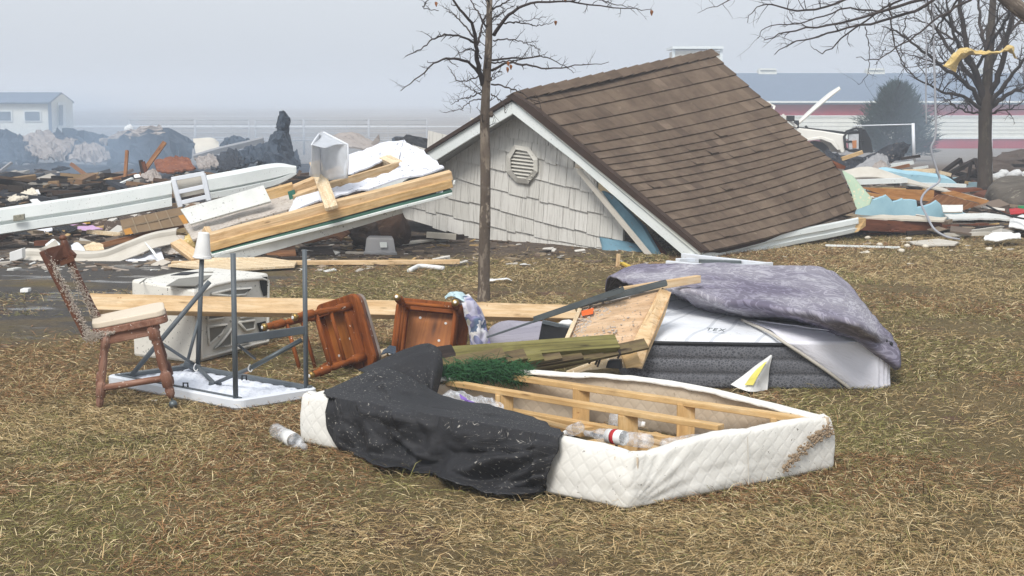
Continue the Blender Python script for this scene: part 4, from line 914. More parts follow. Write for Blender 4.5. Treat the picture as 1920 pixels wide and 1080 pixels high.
# ================================================================ right: pick-up, spruce, boards, boulder
tk = thing('pickup_truck', 'white pick-up with its bonnet up and a black grille guard behind the brown roof', 'truck', V(P(1500, 300, 39).x, 39, gz(39)))
td = 38.5
def K(u, v, o=0): return P(u, v, td + o)
M['car_white'] = m_gen('cream_white_paint', C('eceae2'), C('e2e0d8'), 2, .3, spec=.5)
mb = MB(); pr = [(1420, 240), (1492, 239), (1540, 245), (1583, 252), (1588, 262), (1587, 284), (1578, 288), (1572, 276), (1562, 266), (1545, 260), (1515, 260), (1500, 268), (1492, 285), (1420, 288)]
mb.prism([K(*p) for p in pr], (0, 1.75, 0)); part('body', mb, M['car_white'], tk, bevel=.03)
mb = MB(); mb.prism([K(1488, 271, -.02), K(1503, 261, -.02), K(1540, 256, -.02), K(1563, 263, -.02), K(1575, 281, -.02), K(1570, 281, -.02), K(1558, 268, -.02), K(1540, 261, -.02), K(1508, 265, -.02)], (0, .06, 0)); part('wheel_arch', mb, M['car_white'], tk, bevel=.01)
mb = MB(); c = K(1530, 292, .2); mb.tube([c, c + V(0, .24, 0)], .38, 24); wh = part('wheel', mb, M['black_plain'], tk); part('rim', MB().tube([c - V(0, .015, 0), c + V(0, .05, 0)], .2, 16), M['steel'], wh)
mb = MB(); a, b_, c_, d_ = K(1493, 238, .1), K(1580, 171, .1), K(1580, 171, 1.5), K(1493, 238, 1.5)
mb.grid(patch([[K(1495, 237, .05), K(1495, 235, .9), K(1495, 237, 1.7)], [K(1522, 213, .05), K(1520, 210, .9), K(1522, 213, 1.7)], [K(1556, 184, .1), K(1554, 180, .9), K(1556, 184, 1.6)], [K(1577, 168, .2), K(1576, 166, .9), K(1577, 168, 1.5)]], 10, 14)); part('bonnet', mb, M['car_white'], tk, smooth=True, solid=.07)
mb = MB(); mb.grid(patch([[K(1420, 236, .1), K(1450, 200, .2), K(1400, 192, .3)], [K(1420, 236, 1.6), K(1450, 200, 1.5), K(1400, 192, 1.4)]], 6, 4)); part('windscreen_frame', mb, M['car_white'], tk, solid=.06)
mb = MB(); mb.prism([K(1300, 232), K(1452, 236), K(1420, 198), K(1310, 196)], (0, 1.7, 0)); part('cab', mb, M['car_white'], tk, bevel=.04)
mb = MB(); mb.bar(K(1494, 238, -.02), K(1467, 215, -.02), .06, .06, (0, 1, 0)); part('windscreen_pillar', mb, M['car_white'], tk)
mb = MB(); mb.box(K(1482, 222, -.15), (.10, 0, 0), (0, .05, 0), (0, 0, .07)); part('wing_mirror', mb, M['black_plain'], tk, bevel=.01)
mb = MB(); mb.box(K(1493, 233, .1), (.05, 0, 0), (0, .1, 0), (0, 0, .10)); mb.bar(K(1510, 236, .1), K(1517, 244, .1), .05, .05, (0, 1, 0)); mb.box(K(1545, 245, .8), (.55, 0, -.06), (0, .7, 0), (0, 0, .03)); part('hinge', mb, M['black_plain'], tk)
mb = MB(); loop = [(1588, 252), (1592, 247), (1612, 248), (1622, 249)]
mb.tube([K(1586, 247, 0), K(1605, 240, .1), K(1622, 245, .4)], .03, 6)
q = [K(1585, 278, -.05), K(1583, 256, -.05), K(1588, 249, -.05), K(1612, 247, .05), K(1614, 281, .05), K(1592, 282, -.05), K(1585, 278, -.05)]
mb.tube(q, .035, 6); mb.tube([K(1585, 266, -.05), K(1620, 264, .1)], .03, 6); mb.prism([K(1612, 245, .1), K(1624, 246, .2), K(1633, 262, .3), K(1637, 285, .3), K(1614, 288, .1)], (0, 1.4, 0)); mb.box(K(1613, 243, .1), (.05, 0, 0), (0, .05, 0), (0, 0, .05)); part('grille_guard', mb, M['black_plain'], tk, smooth=False)
mb = MB(); mb.prism([K(1591, 252, -.02), K(1610, 251, .0), K(1610, 279, .0), K(1592, 280, -.02)], (0, .1, 0)); hl = part('headlight', mb, m_gen('headlight_glass', C('c8ccd0'), C('a8acb0'), 9, .15, spec=.6), tk)
part('indicator', MB().prism([K(1598, 264, -.05), K(1606, 263, -.05), K(1606, 277, -.05), K(1599, 278, -.05)], (0, .05, 0)), m_gen('amber_lens', C('c08050'), C('b07040'), 9, .3), hl)
# spruce
rng = random.Random(8); sd_ = 52.0
sp_b = V(P(1678, 300, sd_).x, sd_, gz(sd_))
spr = thing('spruce_shrub', 'broad blue-green spruce in front of the red and white farm building', 'tree', sp_b)
H_ = 2.6
mb = MB(); mb.tube([sp_b, sp_b + V(0, 0, H_ * .9)], [.10, .02], 8); part('trunk', mb, M['bark'], spr)
mb = MB()
for k in range(520):
    h = rng.random() ** 1.1; a = rng.random() * 6.283; R_m = (1.62 * (1 - h) ** .72 + .05) * (1 if h > .15 else .8 + 1.3 * h) * rng.uniform(.62, 1.12)
    o = V(math.cos(a), math.sin(a), rng.uniform(.1, .55) + .5 * h).normalized(); st_ = sp_b + V(0, 0, .1 + h * (H_ - .25))
    for q in range(34):
        t = .25 + .75 * rng.random() ** .7; p = st_ + o * (R_m * t) + V(rng.gauss(0, .07), rng.gauss(0, .07), rng.gauss(0, .06))
        d_ = (o * rng.uniform(.7, 1.4) + V(0, 0, .5 * h) + V(rng.uniform(-1, 1), rng.uniform(-1, 1), rng.uniform(-.6, .9)) * .7).normalized(); s = d_.orthogonal().normalized(); s = Matrix.Rotation(rng.random() * 6.28, 3, d_) @ s
        l_ = rng.uniform(.10, .34); w = rng.uniform(.008, .022); z = V(k * .37, q * .01, 0)
        mb.add([p - s * w, p + s * w, p + d_ * l_ + s * w * .3, p + d_ * l_ - s * w * .3], [(0, 1, 2, 3)], [z] * 4)
M['spruce'] = m_gen('spruce_needles', C('344a44'), C('22322f'), 2.0, .9)
part('crown', mb, M['spruce'], spr)
# white post and rail in front of the spruce
d = 31.0
fp = thing('pipe_gate', 'white post with a thin top rail in front of the spruce', 'fence', V(P(1712, 300, d).x, d, gz(d)))
part('post', MB().tube([P(1714, 303, d), P(1712, 231, d)], .034, 8), M['plastic_white'], fp, smooth=True)
part('rail', MB().tube([P(1714, 233, d), P(1600, 236, d + .5)], .013, 6), M['plastic_white'], fp, smooth=True)
d = 29.0
mb = MB(); mb.tube([V(P(1858, 350, d).x, d, gz(d)), P(1857, 215, d)], .035, 8); solo('white_post', mb, M['plastic_white'], 'white post directly behind the trunk of the bare tree', 'post', smooth=True)
mb = MB(); mb.bar(P(1640, 238, 44), P(1700, 247, 44), .0, .0); 
# dirt mound
mb = MB(); mb.lump(V(P(1915, 320, 38).x + .5, 38.5, gz(38) + .0), 1.5, 1.6, .42, 6, .5, 2.2, 28, 16); solo('dirt_mound', mb, M['dirt'], 'mound of turned dirt behind the boulder', 'mound')
mb = MB(); mb.lump(V(P(1860, 328, 34).x, 34, gz(34)), .8, 1.0, .20, 16, .5, 2.2, 24, 14); solo('dirt_mound', mb, M['dirt'], 'low heap of turned dirt behind the tree trunk', 'mound')
for k in range(9):
    u = 1866 + k * 8; c = P(u, 334 - (k % 3) * 4, 27 + .3 * (k % 4)); mb = MB(); mb.lump(c, .10, .10, .075, k, .4, 2.5, 12, 8)
    solo('foam_chunk', mb, M['foam_white'], 'white foam chunk in the row behind the boulder', 'foam', 'foam chunks behind the boulder', smooth=True)
# boulder
c = G(1915, 397); mb = MB(); mb.lump(c + V(.03, .35, .17), .44, .4, .32, 12, .16, 1.3, 36, 24); solo('boulder', mb, M['rockgrey'], 'rounded grey boulder next to the bare tree', 'boulder', smooth=True)
# charred frame by the tree
ch = thing('charred_timber', 'black charred timber frame left of the bare tree', 'frame', V(P(1800, 345, 27.5).x, 27.5, gz(27.5)))
for a, b_, w in [((1765, 328), (1802, 300), .10), ((1775, 330), (1830, 300), .11), ((1800, 298), (1806, 318), .12), ((1828, 298), (1840, 345), .10), ((1785, 342), (1838, 318), .12), ((1820, 305), (1812, 345), .08), ((1790, 325), (1840, 335), .10), ((1800, 340), (1845, 342), .14), ((1782, 330), (1792, 345), .09)]:
    mb = MB(); mb.bar(P(*a, 27.5 + random.random() * .6), P(*b_, 27.3 + random.random() * .6), w * .65, w * .65, (0, 1, .2), random.random(), 6, .03); part('beam', mb, M['burnt_wood'], ch)
QS('charred_sheet', [[(1600, 320, 26), (1640, 292, 26.3), (1662, 292, 26.2)], [(1612, 328, 25.6), (1650, 318, 25.6), (1670, 312, 25.8)]], M['bin_grey'], 'silvery scorched sheet right of the brown roof', 'sheet', .08, 2, 3, .02)
QS('charred_sheet', [[(1640, 308, 25.5), (1655, 302, 25.6), (1668, 318, 25.4)], [(1630, 322, 25), (1655, 330, 24.8), (1676, 328, 25)]], M['taupe'], 'ashen crumpled sheet below the silvery one', 'sheet', .08, 2.4, 5, .02)
QS('charred_sheet', [[(1625, 296, 29), (1665, 278, 29), (1690, 271, 29), (1705, 276, 29)], [(1630, 302, 28.4), (1662, 292, 28.2), (1680, 288, 28.2), (1695, 290, 28.6)], [(1640, 310, 28), (1665, 306, 28), (1680, 302, 28), (1690, 298, 28.2)]], M['char'], 'black curled roofing sheet in front of the truck', 'sheet', .10, 2, 7, .03)
QS('charred_sheet', [[(1545, 285, 30), (1580, 292, 30), (1625, 298, 30)], [(1560, 312, 29), (1590, 318, 29), (1625, 322, 29)]], M['char'], 'black burnt sheet under the truck nose', 'sheet', .10, 2, 9, .03)
stick((1578, 298, 29.5), (1617, 285, 29.5), .10, .07, M['pine_gold'], 'broken orange-brown board in front of the truck wheel')
stick((1690, 298, 27.5), (1725, 293, 27.5), .06, .05, M['burnt_wood'], 'dark stick crossing the white post')
stick((1660, 312, 26), (1712, 304, 26), .10, .06, M['white_trim'], 'white board left of the white post', 'board', 'white_board')
stick((1665, 318, 25.6), (1705, 310, 25.6), .07, .05, M['brown_wood'], 'brown batten under the white board by the post')
stick((1712, 316, 26), (1740, 312, 26), .05, .04, M['white_trim'], 'short white strip right of the white post', 'strip', 'white_strip')
stick((1694, 322, 25), (1752, 320, 25), .13, .07, M['pine_pale'], 'pale lumber below the white post')
stick((1762, 323, 25.5), (1782, 328, 25.5), .10, .06, M['pine_pale'], 'short pale wood end beside the charred frame')
# boards and siding
mb = MB(); mb.prism([P(1579, 320, 17.6), P(1598, 330, 17.6), P(1616, 352, 17.5), P(1634, 372, 17.4), P(1630, 384, 17.3), P(1606, 393, 17.2), P(1596, 360, 17.4)], (.02, .04, 0)); solo('mint_board', mb, M['mint'], 'torn mint green panel sticking out behind the roof corner', 'panel')
top_ = [(1615, 372), (1625, 362), (1638, 376), (1652, 371), (1662, 366), (1675, 379), (1692, 374), (1700, 376), (1718, 376), (1720, 390), (1745, 384), (1757, 377), (1768, 388), (1785, 394), (1812, 402), (1832, 406)]
bot = [(1832, 412), (1770, 413), (1720, 407), (1660, 404), (1605, 403)]
mb = MB(); mb.prism([P(u, v, 19.0) for u, v in rag_poly(top_ + bot, 2, .8, 4)], (0, .06, .01)); solo('blue_foam_board', mb, M['blue_foam'], 'light blue foam board with torn top edge beside the roof corner', 'foam board')
top_ = [(1655, 322), (1672, 321), (1700, 326), (1725, 328), (1755, 332), (1780, 336), (1797, 345), (1790, 351), (1750, 349), (1710, 340), (1680, 332)]
mb = MB(); mb.prism([P(u, v, 23.0) for u, v in rag_poly(top_, 2, .8, 6)], (0, .3, .05)); solo('blue_foam_board', mb, M['blue_foam'], 'light blue foam board lying farther back under the hanging cable', 'foam board')
mb = MB(); mb.grid(patch([[P(1580, 322, 21.5), P(1630, 315, 21.5), P(1700, 337, 21.3), P(1780, 358, 21), P(1850, 376, 20.8)], [P(1590, 336, 21.2), P(1640, 334, 21.2), P(1700, 345, 21), P(1780, 362, 20.8), P(1845, 381, 20.6)]], 30, 5, .01, 3)); solo('siding_strip', mb, M['siding'], 'long pale siding strip sagging over the cabinet wreck', 'siding', solid=.02)
stick((1590, 342, 21), (1700, 338, 21), .10, .07, M['white_trim'], 'white board under the left end of the siding strip', 'board', 'white_board')
stick((1690, 345, 21.4), (1810, 348, 21.4), .10, .05, M['white_trim'], 'white board between the blue foam and the cabinet wreck', 'board', 'white_board')
cw = thing('broken_cabinet', 'smashed wooden cabinet panels behind the blue foam board', 'cabinet', G(1730, 390))
def pp(name, px, d, th, mat, dd=0): part(name, MB().prism([P(u, v, d + (dd * i / len(px))) for i, (u, v) in enumerate(px)], (0, th, 0)), mat, cw)
pp('side_panel', [(1612, 351), (1690, 355), (1752, 357), (1750, 378), (1728, 376), (1655, 365)], 20.4, .05, M['cab_wood'])
pp('side_panel', [(1752, 357), (1840, 353), (1845, 357), (1752, 366)], 20.9, .3, M['redbrown_wood'])
pp('shelf', [(1735, 385), (1760, 365), (1778, 366), (1840, 383), (1808, 394), (1770, 392)], 20.0, .05, M['brown_wood'])
pp('shelf', [(1765, 362), (1790, 358), (1855, 376), (1850, 380), (1806, 394), (1838, 381)], 20.15, .05, M['cab_wood'])
pp('back_panel', [(1630, 354), (1740, 362), (1800, 372), (1780, 380), (1640, 370)], 20.9, .04, M['redbrown_wood'])
mb = MB(); mb.bar(P(1618, 362, 19.9), P(1712, 377, 19.7), .05, .04); part('rail', mb, M['cab_wood'], cw)
mb = MB(); mb.bar(P(1605, 420, 17.2), P(1758, 428, 17.4), .2, .13, (0, 0, 1), 0, 8, .01); solo('timber_beam', mb, M['redbrown_wood'], 'dark red-brown beam on the ground under the blue foam board', 'beam')
QS('cream_sheet', [[(1605, 407, 17.6), (1690, 407, 17.6), (1775, 411, 17.6)], [(1612, 413, 17.2), (1690, 414, 17.2), (1770, 416, 17.2)]], M['cream'], 'splintered cream sheet between the blue board and the dark beam', 'sheet', .03, 4, 3, .02)
mb = MB(); mb.prism([G(1560, 438, .02), G(1640, 430, .03), G(1700, 432, .03), G(1650, 440, .02)], (0, 0, .02)); solo('wood_board', mb, M['redbrown_wood'], 'flat reddish panel on the ground under the end of the gutter', 'panel')
QS('white_sheet', [[(1770, 405, 18.6), (1830, 402, 18.8), (1895, 405, 18.8)], [(1780, 413, 18.2), (1840, 413, 18.2), (1900, 414, 18.2)]], M['white_dirty'], 'whitish board right of the blue foam board', 'board', .03, 3, 4, .02)
QS('grey_board', [[(1765, 386, 18.9), (1805, 386, 18.9)], [(1768, 400, 18.8), (1805, 399, 18.8)]], M['white_dirty'], 'small white board end behind the right tip of the blue foam', 'board', .01, 3, 5, .02)
QS('white_cloth', [[(1846, 444, 16.2), (1880, 434, 16.4), (1912, 437, 16.3)], [(1845, 453, 15.9), (1880, 453, 15.9), (1915, 448, 16)]], M['foam_white'], 'crumpled white cloth on the grass at the right edge', 'cloth', .06, 4, 8, .01)
QS('white_cloth', [[(1893, 415, 17.4), (1925, 402, 17.5), (1950, 412, 17.4)], [(1893, 424, 17), (1925, 428, 17), (1950, 430, 17)]], M['foam_white'], 'white plastic heap at the right edge under the boulder', 'plastic', .06, 4, 9, .01)
QS('red_scrap', [[(1893, 392, 18.6), (1910, 390, 18.6), (1930, 394, 18.6)], [(1894, 402, 18.3), (1912, 402, 18.3), (1930, 402, 18.3)]], M['red'], 'red plastic scrap below the boulder', 'scrap', .03, 5, 2, .01)
mb = MB(); mb.box(P(1918, 389, 18.7), (.05, 0, 0), (0, .04, 0), (0, 0, .02)); solo('green_scrap', mb, m_gen('green_plastic', C('2f9a62'), C('288a56'), 5, .5), 'small green plastic piece beside the red scrap', 'scrap')
mb = MB(); mb.prism([G(1704, 455, .02), G(1760, 450, .03), G(1798, 456, .02), G(1790, 461, .02), G(1740, 462, .02), G(1712, 459, .02)], (0, 0, .015)); solo('grey_plank', mb, M['siding'], 'splintered pale grey plank lying on the grass at the right', 'plank')
mb = MB(); mb.bar(G(1548, 460, .02), G(1688, 464, .02), .02, .02); solo('white_rod', mb, M['white_trim'], 'thin white rod lying on the grass right of the gutter', 'rod')
for i, (a, b_, w, mt, lb) in enumerate([((1760, 425), (1850, 421), .10, 'redbrown_wood', 'reddish board below the whitish board'), ((1800, 436), (1880, 428), .05, 'siding', 'thin pale batten right of the cable'), ((1770, 440), (1860, 438), .06, 'siding', 'pale grey batten lying lowest right of the cable'), ((1830, 428), (1905, 424), .07, 'burnt_wood', 'dark board near the white plastic heap'), ((1700, 436), (1790, 434), .05, 'burnt_wood', 'dark batten in the gap under the red-brown beam'), ((1780, 418), (1870, 419), .05, 'cream', 'cream batten just under the whitish board')]):
    mb = MB(); mb.bar(G(*a, .05), G(*b_, .06), w, .04, (0, 0, 1), 0, 4, .01); solo('batten', mb, M[mt], lb, 'lumber')
mb = MB(); q = [P(1850, 385, 17.6), P(1870, 395, 17.4), P(1895, 405, 17.2), P(1930, 412, 17)]; mb.tube([cr(q, i / 12) for i in range(13)], .012, 6); solo('black_cable', mb, M['black_plain'], 'black cable trailing past the red scrap', 'cable')
# window frame on the grass
wf = thing('aluminium_window', 'white aluminium window frame lying flat behind the purple comforter', 'window', G(1340, 497))
for a, b_, w in [((1280, 479), (1440, 497), .05), ((1250, 493), (1345, 502), .04), ((1366, 502), (1446, 496), .05), ((1270, 489), (1300, 488), .05), ((1310, 490), (1390, 493), .03)]:
    mb = MB(); mb.bar(G(*a, .06), G(*b_, .05), w, .045); part('frame_bar', mb, M['plastic_white'] if w > .03 else M['steel'], wf, bevel=.004)
part('pane', MB().prism([G(1300, 487, .04), G(1400, 496, .04), G(1360, 500, .04), G(1290, 492, .04)], (0, 0, .006)), M['clear'], wf)
# ================================================================ trees
def twigs(mb, pts, rad, rng, dens, ln, r0, depth=2, zdrop=0.0, up=0.35):
    """side twigs along a limb"""
    for i in range(1, len(pts)):
        a, b_ = pts[i - 1], pts[i]; L_ = (b_ - a).length; t = (b_ - a).normalized()
        k = L_ * dens; n = int(k) + (rng.random() < k - int(k))
        for _ in range(n):
            f = rng.random(); p = a.lerp(b_, f)
            s = V(rng.uniform(-1, 1), rng.uniform(-1, 1), rng.uniform(-.5, 1)); s = (s - t * s.dot(t)).normalized()
            d = (t * rng.uniform(.2, .9) + s * rng.uniform(.6, 1.1) + V(0, 0, up * rng.random() - zdrop)).normalized()
            l_ = ln * rng.uniform(.4, 1.3); m = 4; q = [p]; e = d.copy()
            for j in range(m):
                e = (e + V(rng.uniform(-1, 1), rng.uniform(-1, 1), rng.uniform(-1, 1)) * .35 + V(0, 0, -zdrop * .25)).normalized(); q.append(q[-1] + e * (l_ / m))
            rr = min(r0, rad[min(i, len(rad) - 1)] * .7)
            mb.tube(q, [rr * (1 - .65 * j / m) for j in range(m + 1)], 4 if rr < .008 else 5, False)
            if depth > 1: twigs(mb, q, [rr * .7] * (m + 1), rng, dens * 1.5, ln * .45, r0 * .62, depth - 1, zdrop, up)
def limb(mb, px, d0, d1, r0, r1, n=6, steps=22, rng=None, wig=.012):
    P0 = [P(u, v, d0 + (d1 - d0) * i / (len(px) - 1)) for i, (u, v) in enumerate(px)]
    pts = [cr(P0, i / steps) for i in range(steps + 1)]
    if rng: pts = [pts[0]] + [p + V(rng.uniform(-1, 1), rng.uniform(-1, 1), rng.uniform(-1, 1)) * wig for p in pts[1:]]
    rad = [r0 + (r1 - r0) * i / steps for i in range(steps + 1)]
    mb.tube(pts, rad, n, True); return pts, rad
# sapling in front of the house
rng = random.Random(11)
base = G(907, 566); td = base.y
t1 = thing('bare_sapling', 'slim bare young tree standing on the lawn in front of the shake gable', 'tree', base)
mb = MB()
tp = [P(907, 572, td), P(907, 555, td), P(908, 470, td), P(910, 380, td), P(910, 300, td), P(909, 235, td), P(912, 150, td), P(916, 90, td), P(918, 0, td), P(921, -120, td), P(918, -260, td)]
tr = [.064, .050, .044, .042, .042, .040, .034, .029, .022, .016, .006]
steps = 60; pts = [cr(tp, i / steps) for i in range(steps + 1)]
rad = [tr[min(int(i / steps * 10), 9)] * (1 - (i / steps * 10) % 1) + tr[min(int(i / steps * 10) + 1, 10)] * ((i / steps * 10) % 1) for i in range(steps + 1)]
rad = [r * (1 + .10 * nz(p, 7)) for p, r in zip(pts, rad)]
mb.tube(pts, rad, 12); mb.lump(P(921, 214, td - .01), .02, .02, .022, 3)
part('trunk', mb, M['bark'], t1, smooth=True)
LIMBS = [([(906, 160), (896, 118), (893, 78), (882, 42), (850, 0), (828, -60)], 0, -.5, .021, .006),
 ([(906, 152), (888, 126), (870, 113), (845, 110), (815, 118), (785, 145), (752, 172)], 0, -.7, .014, .003),
 ([(896, 82), (870, 70), (840, 65), (815, 72), (790, 90), (762, 107)], -.1, -.9, .010, .003),
 ([(893, 76), (872, 50), (848, 25), (830, 12)], -.1, .5, .008, .002),
 ([(897, 80), (905, 48), (914, 18), (918, -30)], -.1, .3, .009, .004),
 ([(905, 140), (888, 148), (862, 152), (850, 140), (840, 122)], 0, .5, .006, .002),
 ([(922, 132), (950, 118), (985, 122), (1030, 128), (1085, 122), (1140, 118)], 0, -.6, .011, .002),
 ([(918, 112), (945, 110), (990, 108), (1020, 106), (1055, 122), (1075, 136)], 0, .6, .009, .002),
 ([(917, 118), (940, 116), (965, 113), (1010, 107), (1028, 98)], 0, .4, .007, .002),
 ([(926, 66), (940, 42), (965, 20), (1000, 4), (1060, 3), (1120, 10), (1190, 17), (1222, 18)], 0, -.6, .015, .002),
 ([(1060, 3), (1110, -5), (1150, 8), (1195, 14)], -.35, -.7, .006, .002),
 ([(932, 46), (970, 42), (1005, 48), (1038, 42)], 0, .5, .007, .002), ([(960, 43), (990, 38), (1025, 32)], .2, .7, .004, .002),
 ([(925, 76), (960, 73), (985, 80), (1010, 78)], 0, -.5, .006, .002), ([(985, 80), (1002, 88), (1014, 95)], -.3, -.5, .003, .0015),
 ([(921, 158), (950, 163), (975, 172), (995, 186), (1012, 192), (1016, 214)], 0, -.4, .007, .002),
 ([(921, 176), (938, 188), (946, 200), (948, 212)], 0, -.3, .005, .002), ([(919, 150), (935, 134), (942, 138)], 0, .3, .004, .002),
 ([(903, 172), (880, 182), (865, 186), (846, 196)], 0, .4, .006, .002), ([(904, 186), (884, 190), (862, 205), (833, 212)], 0, -.3, .005, .002),
 ([(904, 178), (884, 168), (866, 155)], 0, .4, .005, .002), ([(903, 110), (885, 92), (868, 96), (852, 108)], 0, -.4, .006, .002),
 ([(918, 60), (900, 30), (885, 5), (870, -30)], 0, .5, .008, .003), ([(920, 20), (945, 5), (965, -8), (1000, -30)], 0, .6, .008, .003),
 ([(917, 40), (935, 28), (955, 15), (965, 12)], 0, .4, .005, .002), ([(918, 5), (890, -20), (850, -40)], 0, -.5, .008, .003), ([(822, 20), (795, 15), (800, 4), (818, -20)], -.4, -.6, .003, .003)]
cm = MB()
for px, a, b_, r0, r1 in LIMBS:
    p_, r_ = limb(cm, px, td + a, td + b_, r0, r1, 6, 22, rng, .007)
    twigs(cm, p_[3:], r_[3:], rng, 15.0, .10, .0046, 2)
tw_ = [cr([P(u, v, td) for u, v in ((908, 250), (911, 190), (914, 120), (917, 50), (919, -20))], i / 16) for i in range(17)]
twigs(cm, tw_, [.02] * 17, rng, 24, .16, .0052, 2, 0, .3)
part('branches', cm, M['twig'], t1, smooth=True)
M['dead_leaf'] = m_gen('dead_leaf', C('9a6238'), C('6a4428'), 9, .8)
for (u, v) in ((818, 8), (958, 126), (953, 120), (1060, 0), (952, 131), (1222, 24), (1042, 43)):
    mb = MB(); c = P(u, v, td - .2); s = .011
    mb.grid(patch([[c + V(-s, 0, s * 1.6), c + V(0, .01, s * 1.8)], [c + V(-s * .9, .01, 0), c + V(s, -.012, .006)], [c + V(-s * .2, 0, -s * 1.8), c + V(s * .2, .01, -s * 1.7)]], 4, 6, .006, 40)); part('dead_leaf', mb, M['dead_leaf'], t1, solid=.001)

# larger bare tree at right
rng = random.Random(5)
td = 25.2; base = V(P(1848, 365, td).x, td, 0)
t2 = thing('bare_tree', 'bare tree with spreading crown beside the boulder at the right', 'tree', base)
mb = MB(); px = [(1847, 372), (1847, 360), (1847, 300), (1847, 240), (1848, 195), (1851, 150), (1856, 90), (1860, 30), (1866, -60), (1872, -160)]
rr = [.19, .135, .118, .112, .115, .085, .07, .06, .045, .02]
tp = [P(u, v, td) for u, v in px]; pts = [cr(tp, i / 45) for i in range(46)]
rad = [rr[min(int(i / 5), 8)] * (1 - (i / 5) % 1) + rr[min(int(i / 5) + 1, 9)] * ((i / 5) % 1) for i in range(46)]
rad = [r * (1 + .08 * nz(p, 4)) for p, r in zip(pts, rad)]
mb.tube(pts, rad, 12); part('trunk', mb, m_gen('brown_tree_bark', C('544a42'), C('3e362f'), 6, .95, C('5e584a'), .55, 16, 1.0, 22, bdist=.02, sc=(.4, 1, 1)), t2, smooth=True)
L2 = [([(1843, 195), (1834, 150), (1815, 100), (1803, 40), (1795, -60), (1780, -150)], 0, -.6, .07, .02), ([(1850, 190), (1872, 140), (1890, 70), (1905, -20), (1915, -120)], 0, -.5, .06, .02),
 ([(1844, 200), (1815, 160), (1775, 130), (1730, 95), (1690, 65), (1655, 48)], 0, -1.2, .045, .008), ([(1842, 205), (1805, 182), (1765, 172), (1725, 150), (1690, 120)], 0, -1.0, .035, .006),
 ([(1852, 205), (1885, 180), (1920, 165), (1970, 150), (2020, 120)], 0, .8, .045, .008), ([(1852, 200), (1890, 150), (1930, 100), (1990, 60)], 0, -1, .045, .008),
 ([(1838, 165), (1800, 118), (1765, 70), (1742, 15), (1725, -60)], -.1, 1.2, .045, .008), ([(1836, 150), (1800, 90), (1780, 30), (1765, -50)], -.1, -1.3, .04, .008),
 ([(1853, 130), (1880, 80), (1920, 30), (1960, -30)], 0, 1.3, .045, .01), ([(1854, 110), (1840, 60), (1836, 0), (1830, -90)], 0, 1.5, .04, .01),
 ([(1815, 105), (1790, 75), (1750, 50), (1715, 35), (1680, 38)], -.3, .8, .025, .005), ([(1857, 80), (1885, 40), (1900, -10)], 0, -1.5, .035, .01),
 ([(1808, 70), (1775, 40), (1748, 0), (1730, -40)], -.3, -1.6, .025, .006), ([(1845, 215), (1800, 205), (1770, 185), (1740, 182)], 0, .9, .02, .004), ([(1850, 212), (1890, 205), (1930, 185)], 0, -.8, .02, .004),
 ([(1830, 130), (1850, 90), (1868, 40), (1880, -30)], -.1, -1.8, .03, .008), ([(1846, 190), (1818, 140), (1790, 120), (1755, 118), (1715, 105), (1690, 95)], 0, 1.6, .03, .005)]
cm = MB()
for px, a, b_, r0, r1 in L2:
    p_, r_ = limb(cm, px, td + a, td + b_, r0, r1, 7, 20, rng, .02)
    twigs(cm, p_[3:], r_[3:], rng, 6.8, .50, .0125, 3, 0.08)
part('branches', cm, M['twig'], t2, smooth=True)

# tree whose trunk stands outside the picture, its long boughs reach in from the right
rng = random.Random(23)
td = 15.5
base = V(P(2290, 400, td).x, td, 0)
t3 = thing('overhanging_tree', 'bare boughs of another tree reaching in from beyond the picture edge', 'tree', base)
mb = MB(); top_ = base + V(.15, 0, 4.6)
tp = [base - V(0, 0, .1), base + V(0, 0, .3), base + V(.05, 0, 1.6), base + V(0, 0, 3), top_, top_ + V(.3, .2, 1.2)]
mb.tube([cr(tp, i / 20) for i in range(21)], [.26 - .011 * i * .9 for i in range(21)], 12)
pb = [base + V(0, 0, 1.5), P(2060, 110, td), P(1960, 50, td), P(1905, 12, td), P(1850, -30, td), P(1760, -80, td), P(1640, -120, td)]
mb.tube([cr(pb, i / 24) for i in range(25)], [.13 - .0043 * i for i in range(25)], 10)
part('trunk', mb, M['bark'], t3, smooth=True)
L3 = [([(1850, -30), (1780, -12), (1700, 8), (1620, 32), (1540, 48), (1470, 62), (1430, 78)], 0, -.5, .022, .004),
 ([(1840, -38), (1760, -5), (1690, 30), (1610, 48), (1540, 68), (1490, 78), (1452, 102)], 0, .4, .020, .004),
 ([(1820, -50), (1740, -20), (1660, 15), (1590, 62), (1545, 98), (1520, 88)], 0, .8, .016, .003),
 ([(1760, -80), (1660, -30), (1570, 5), (1490, 20), (1430, 8), (1400, 40)], 0, -.8, .018, .003),
 ([(1760, -80), (1640, -45), (1520, -10), (1450, -3), (1380, -2), (1340, 12), (1310, 26)], 0, .2, .014, .002),
 ([(1860, -25), (1800, 10), (1740, 50), (1690, 85), (1650, 110), (1605, 108)], 0, -.6, .016, .003),
 ([(1668, 5), (1672, 50), (1680, 90), (1700, 130), (1720, 150)], 0, -.2, .010, .003), ([(1622, 50), (1628, 80), (1628, 120), (1620, 150), (1608, 158)], 0, .1, .006, .002),
 ([(1700, 30), (1690, 95), (1693, 130), (1685, 148)], 0, .3, .006, .002), ([(1660, 90), (1648, 110), (1640, 124)], 0, .3, .005, .002),
 ([(1840, -38), (1780, 20), (1750, 70), (1745, 110)], 0, .9, .014, .003), ([(1690, 10), (1640, 20), (1580, 18), (1510, 40), (1440, 50), (1420, 70)], 0, 1.0, .012, .003)]
cm = MB()
for px, a, b_, r0, r1 in L3:
    p_, r_ = limb(cm, px, td + a, td + b_, r0, r1, 6, 22, rng, .015)
    twigs(cm, p_[2:], r_[2:], rng, 6.0, .28, .0062, 2, 0.12, .5)
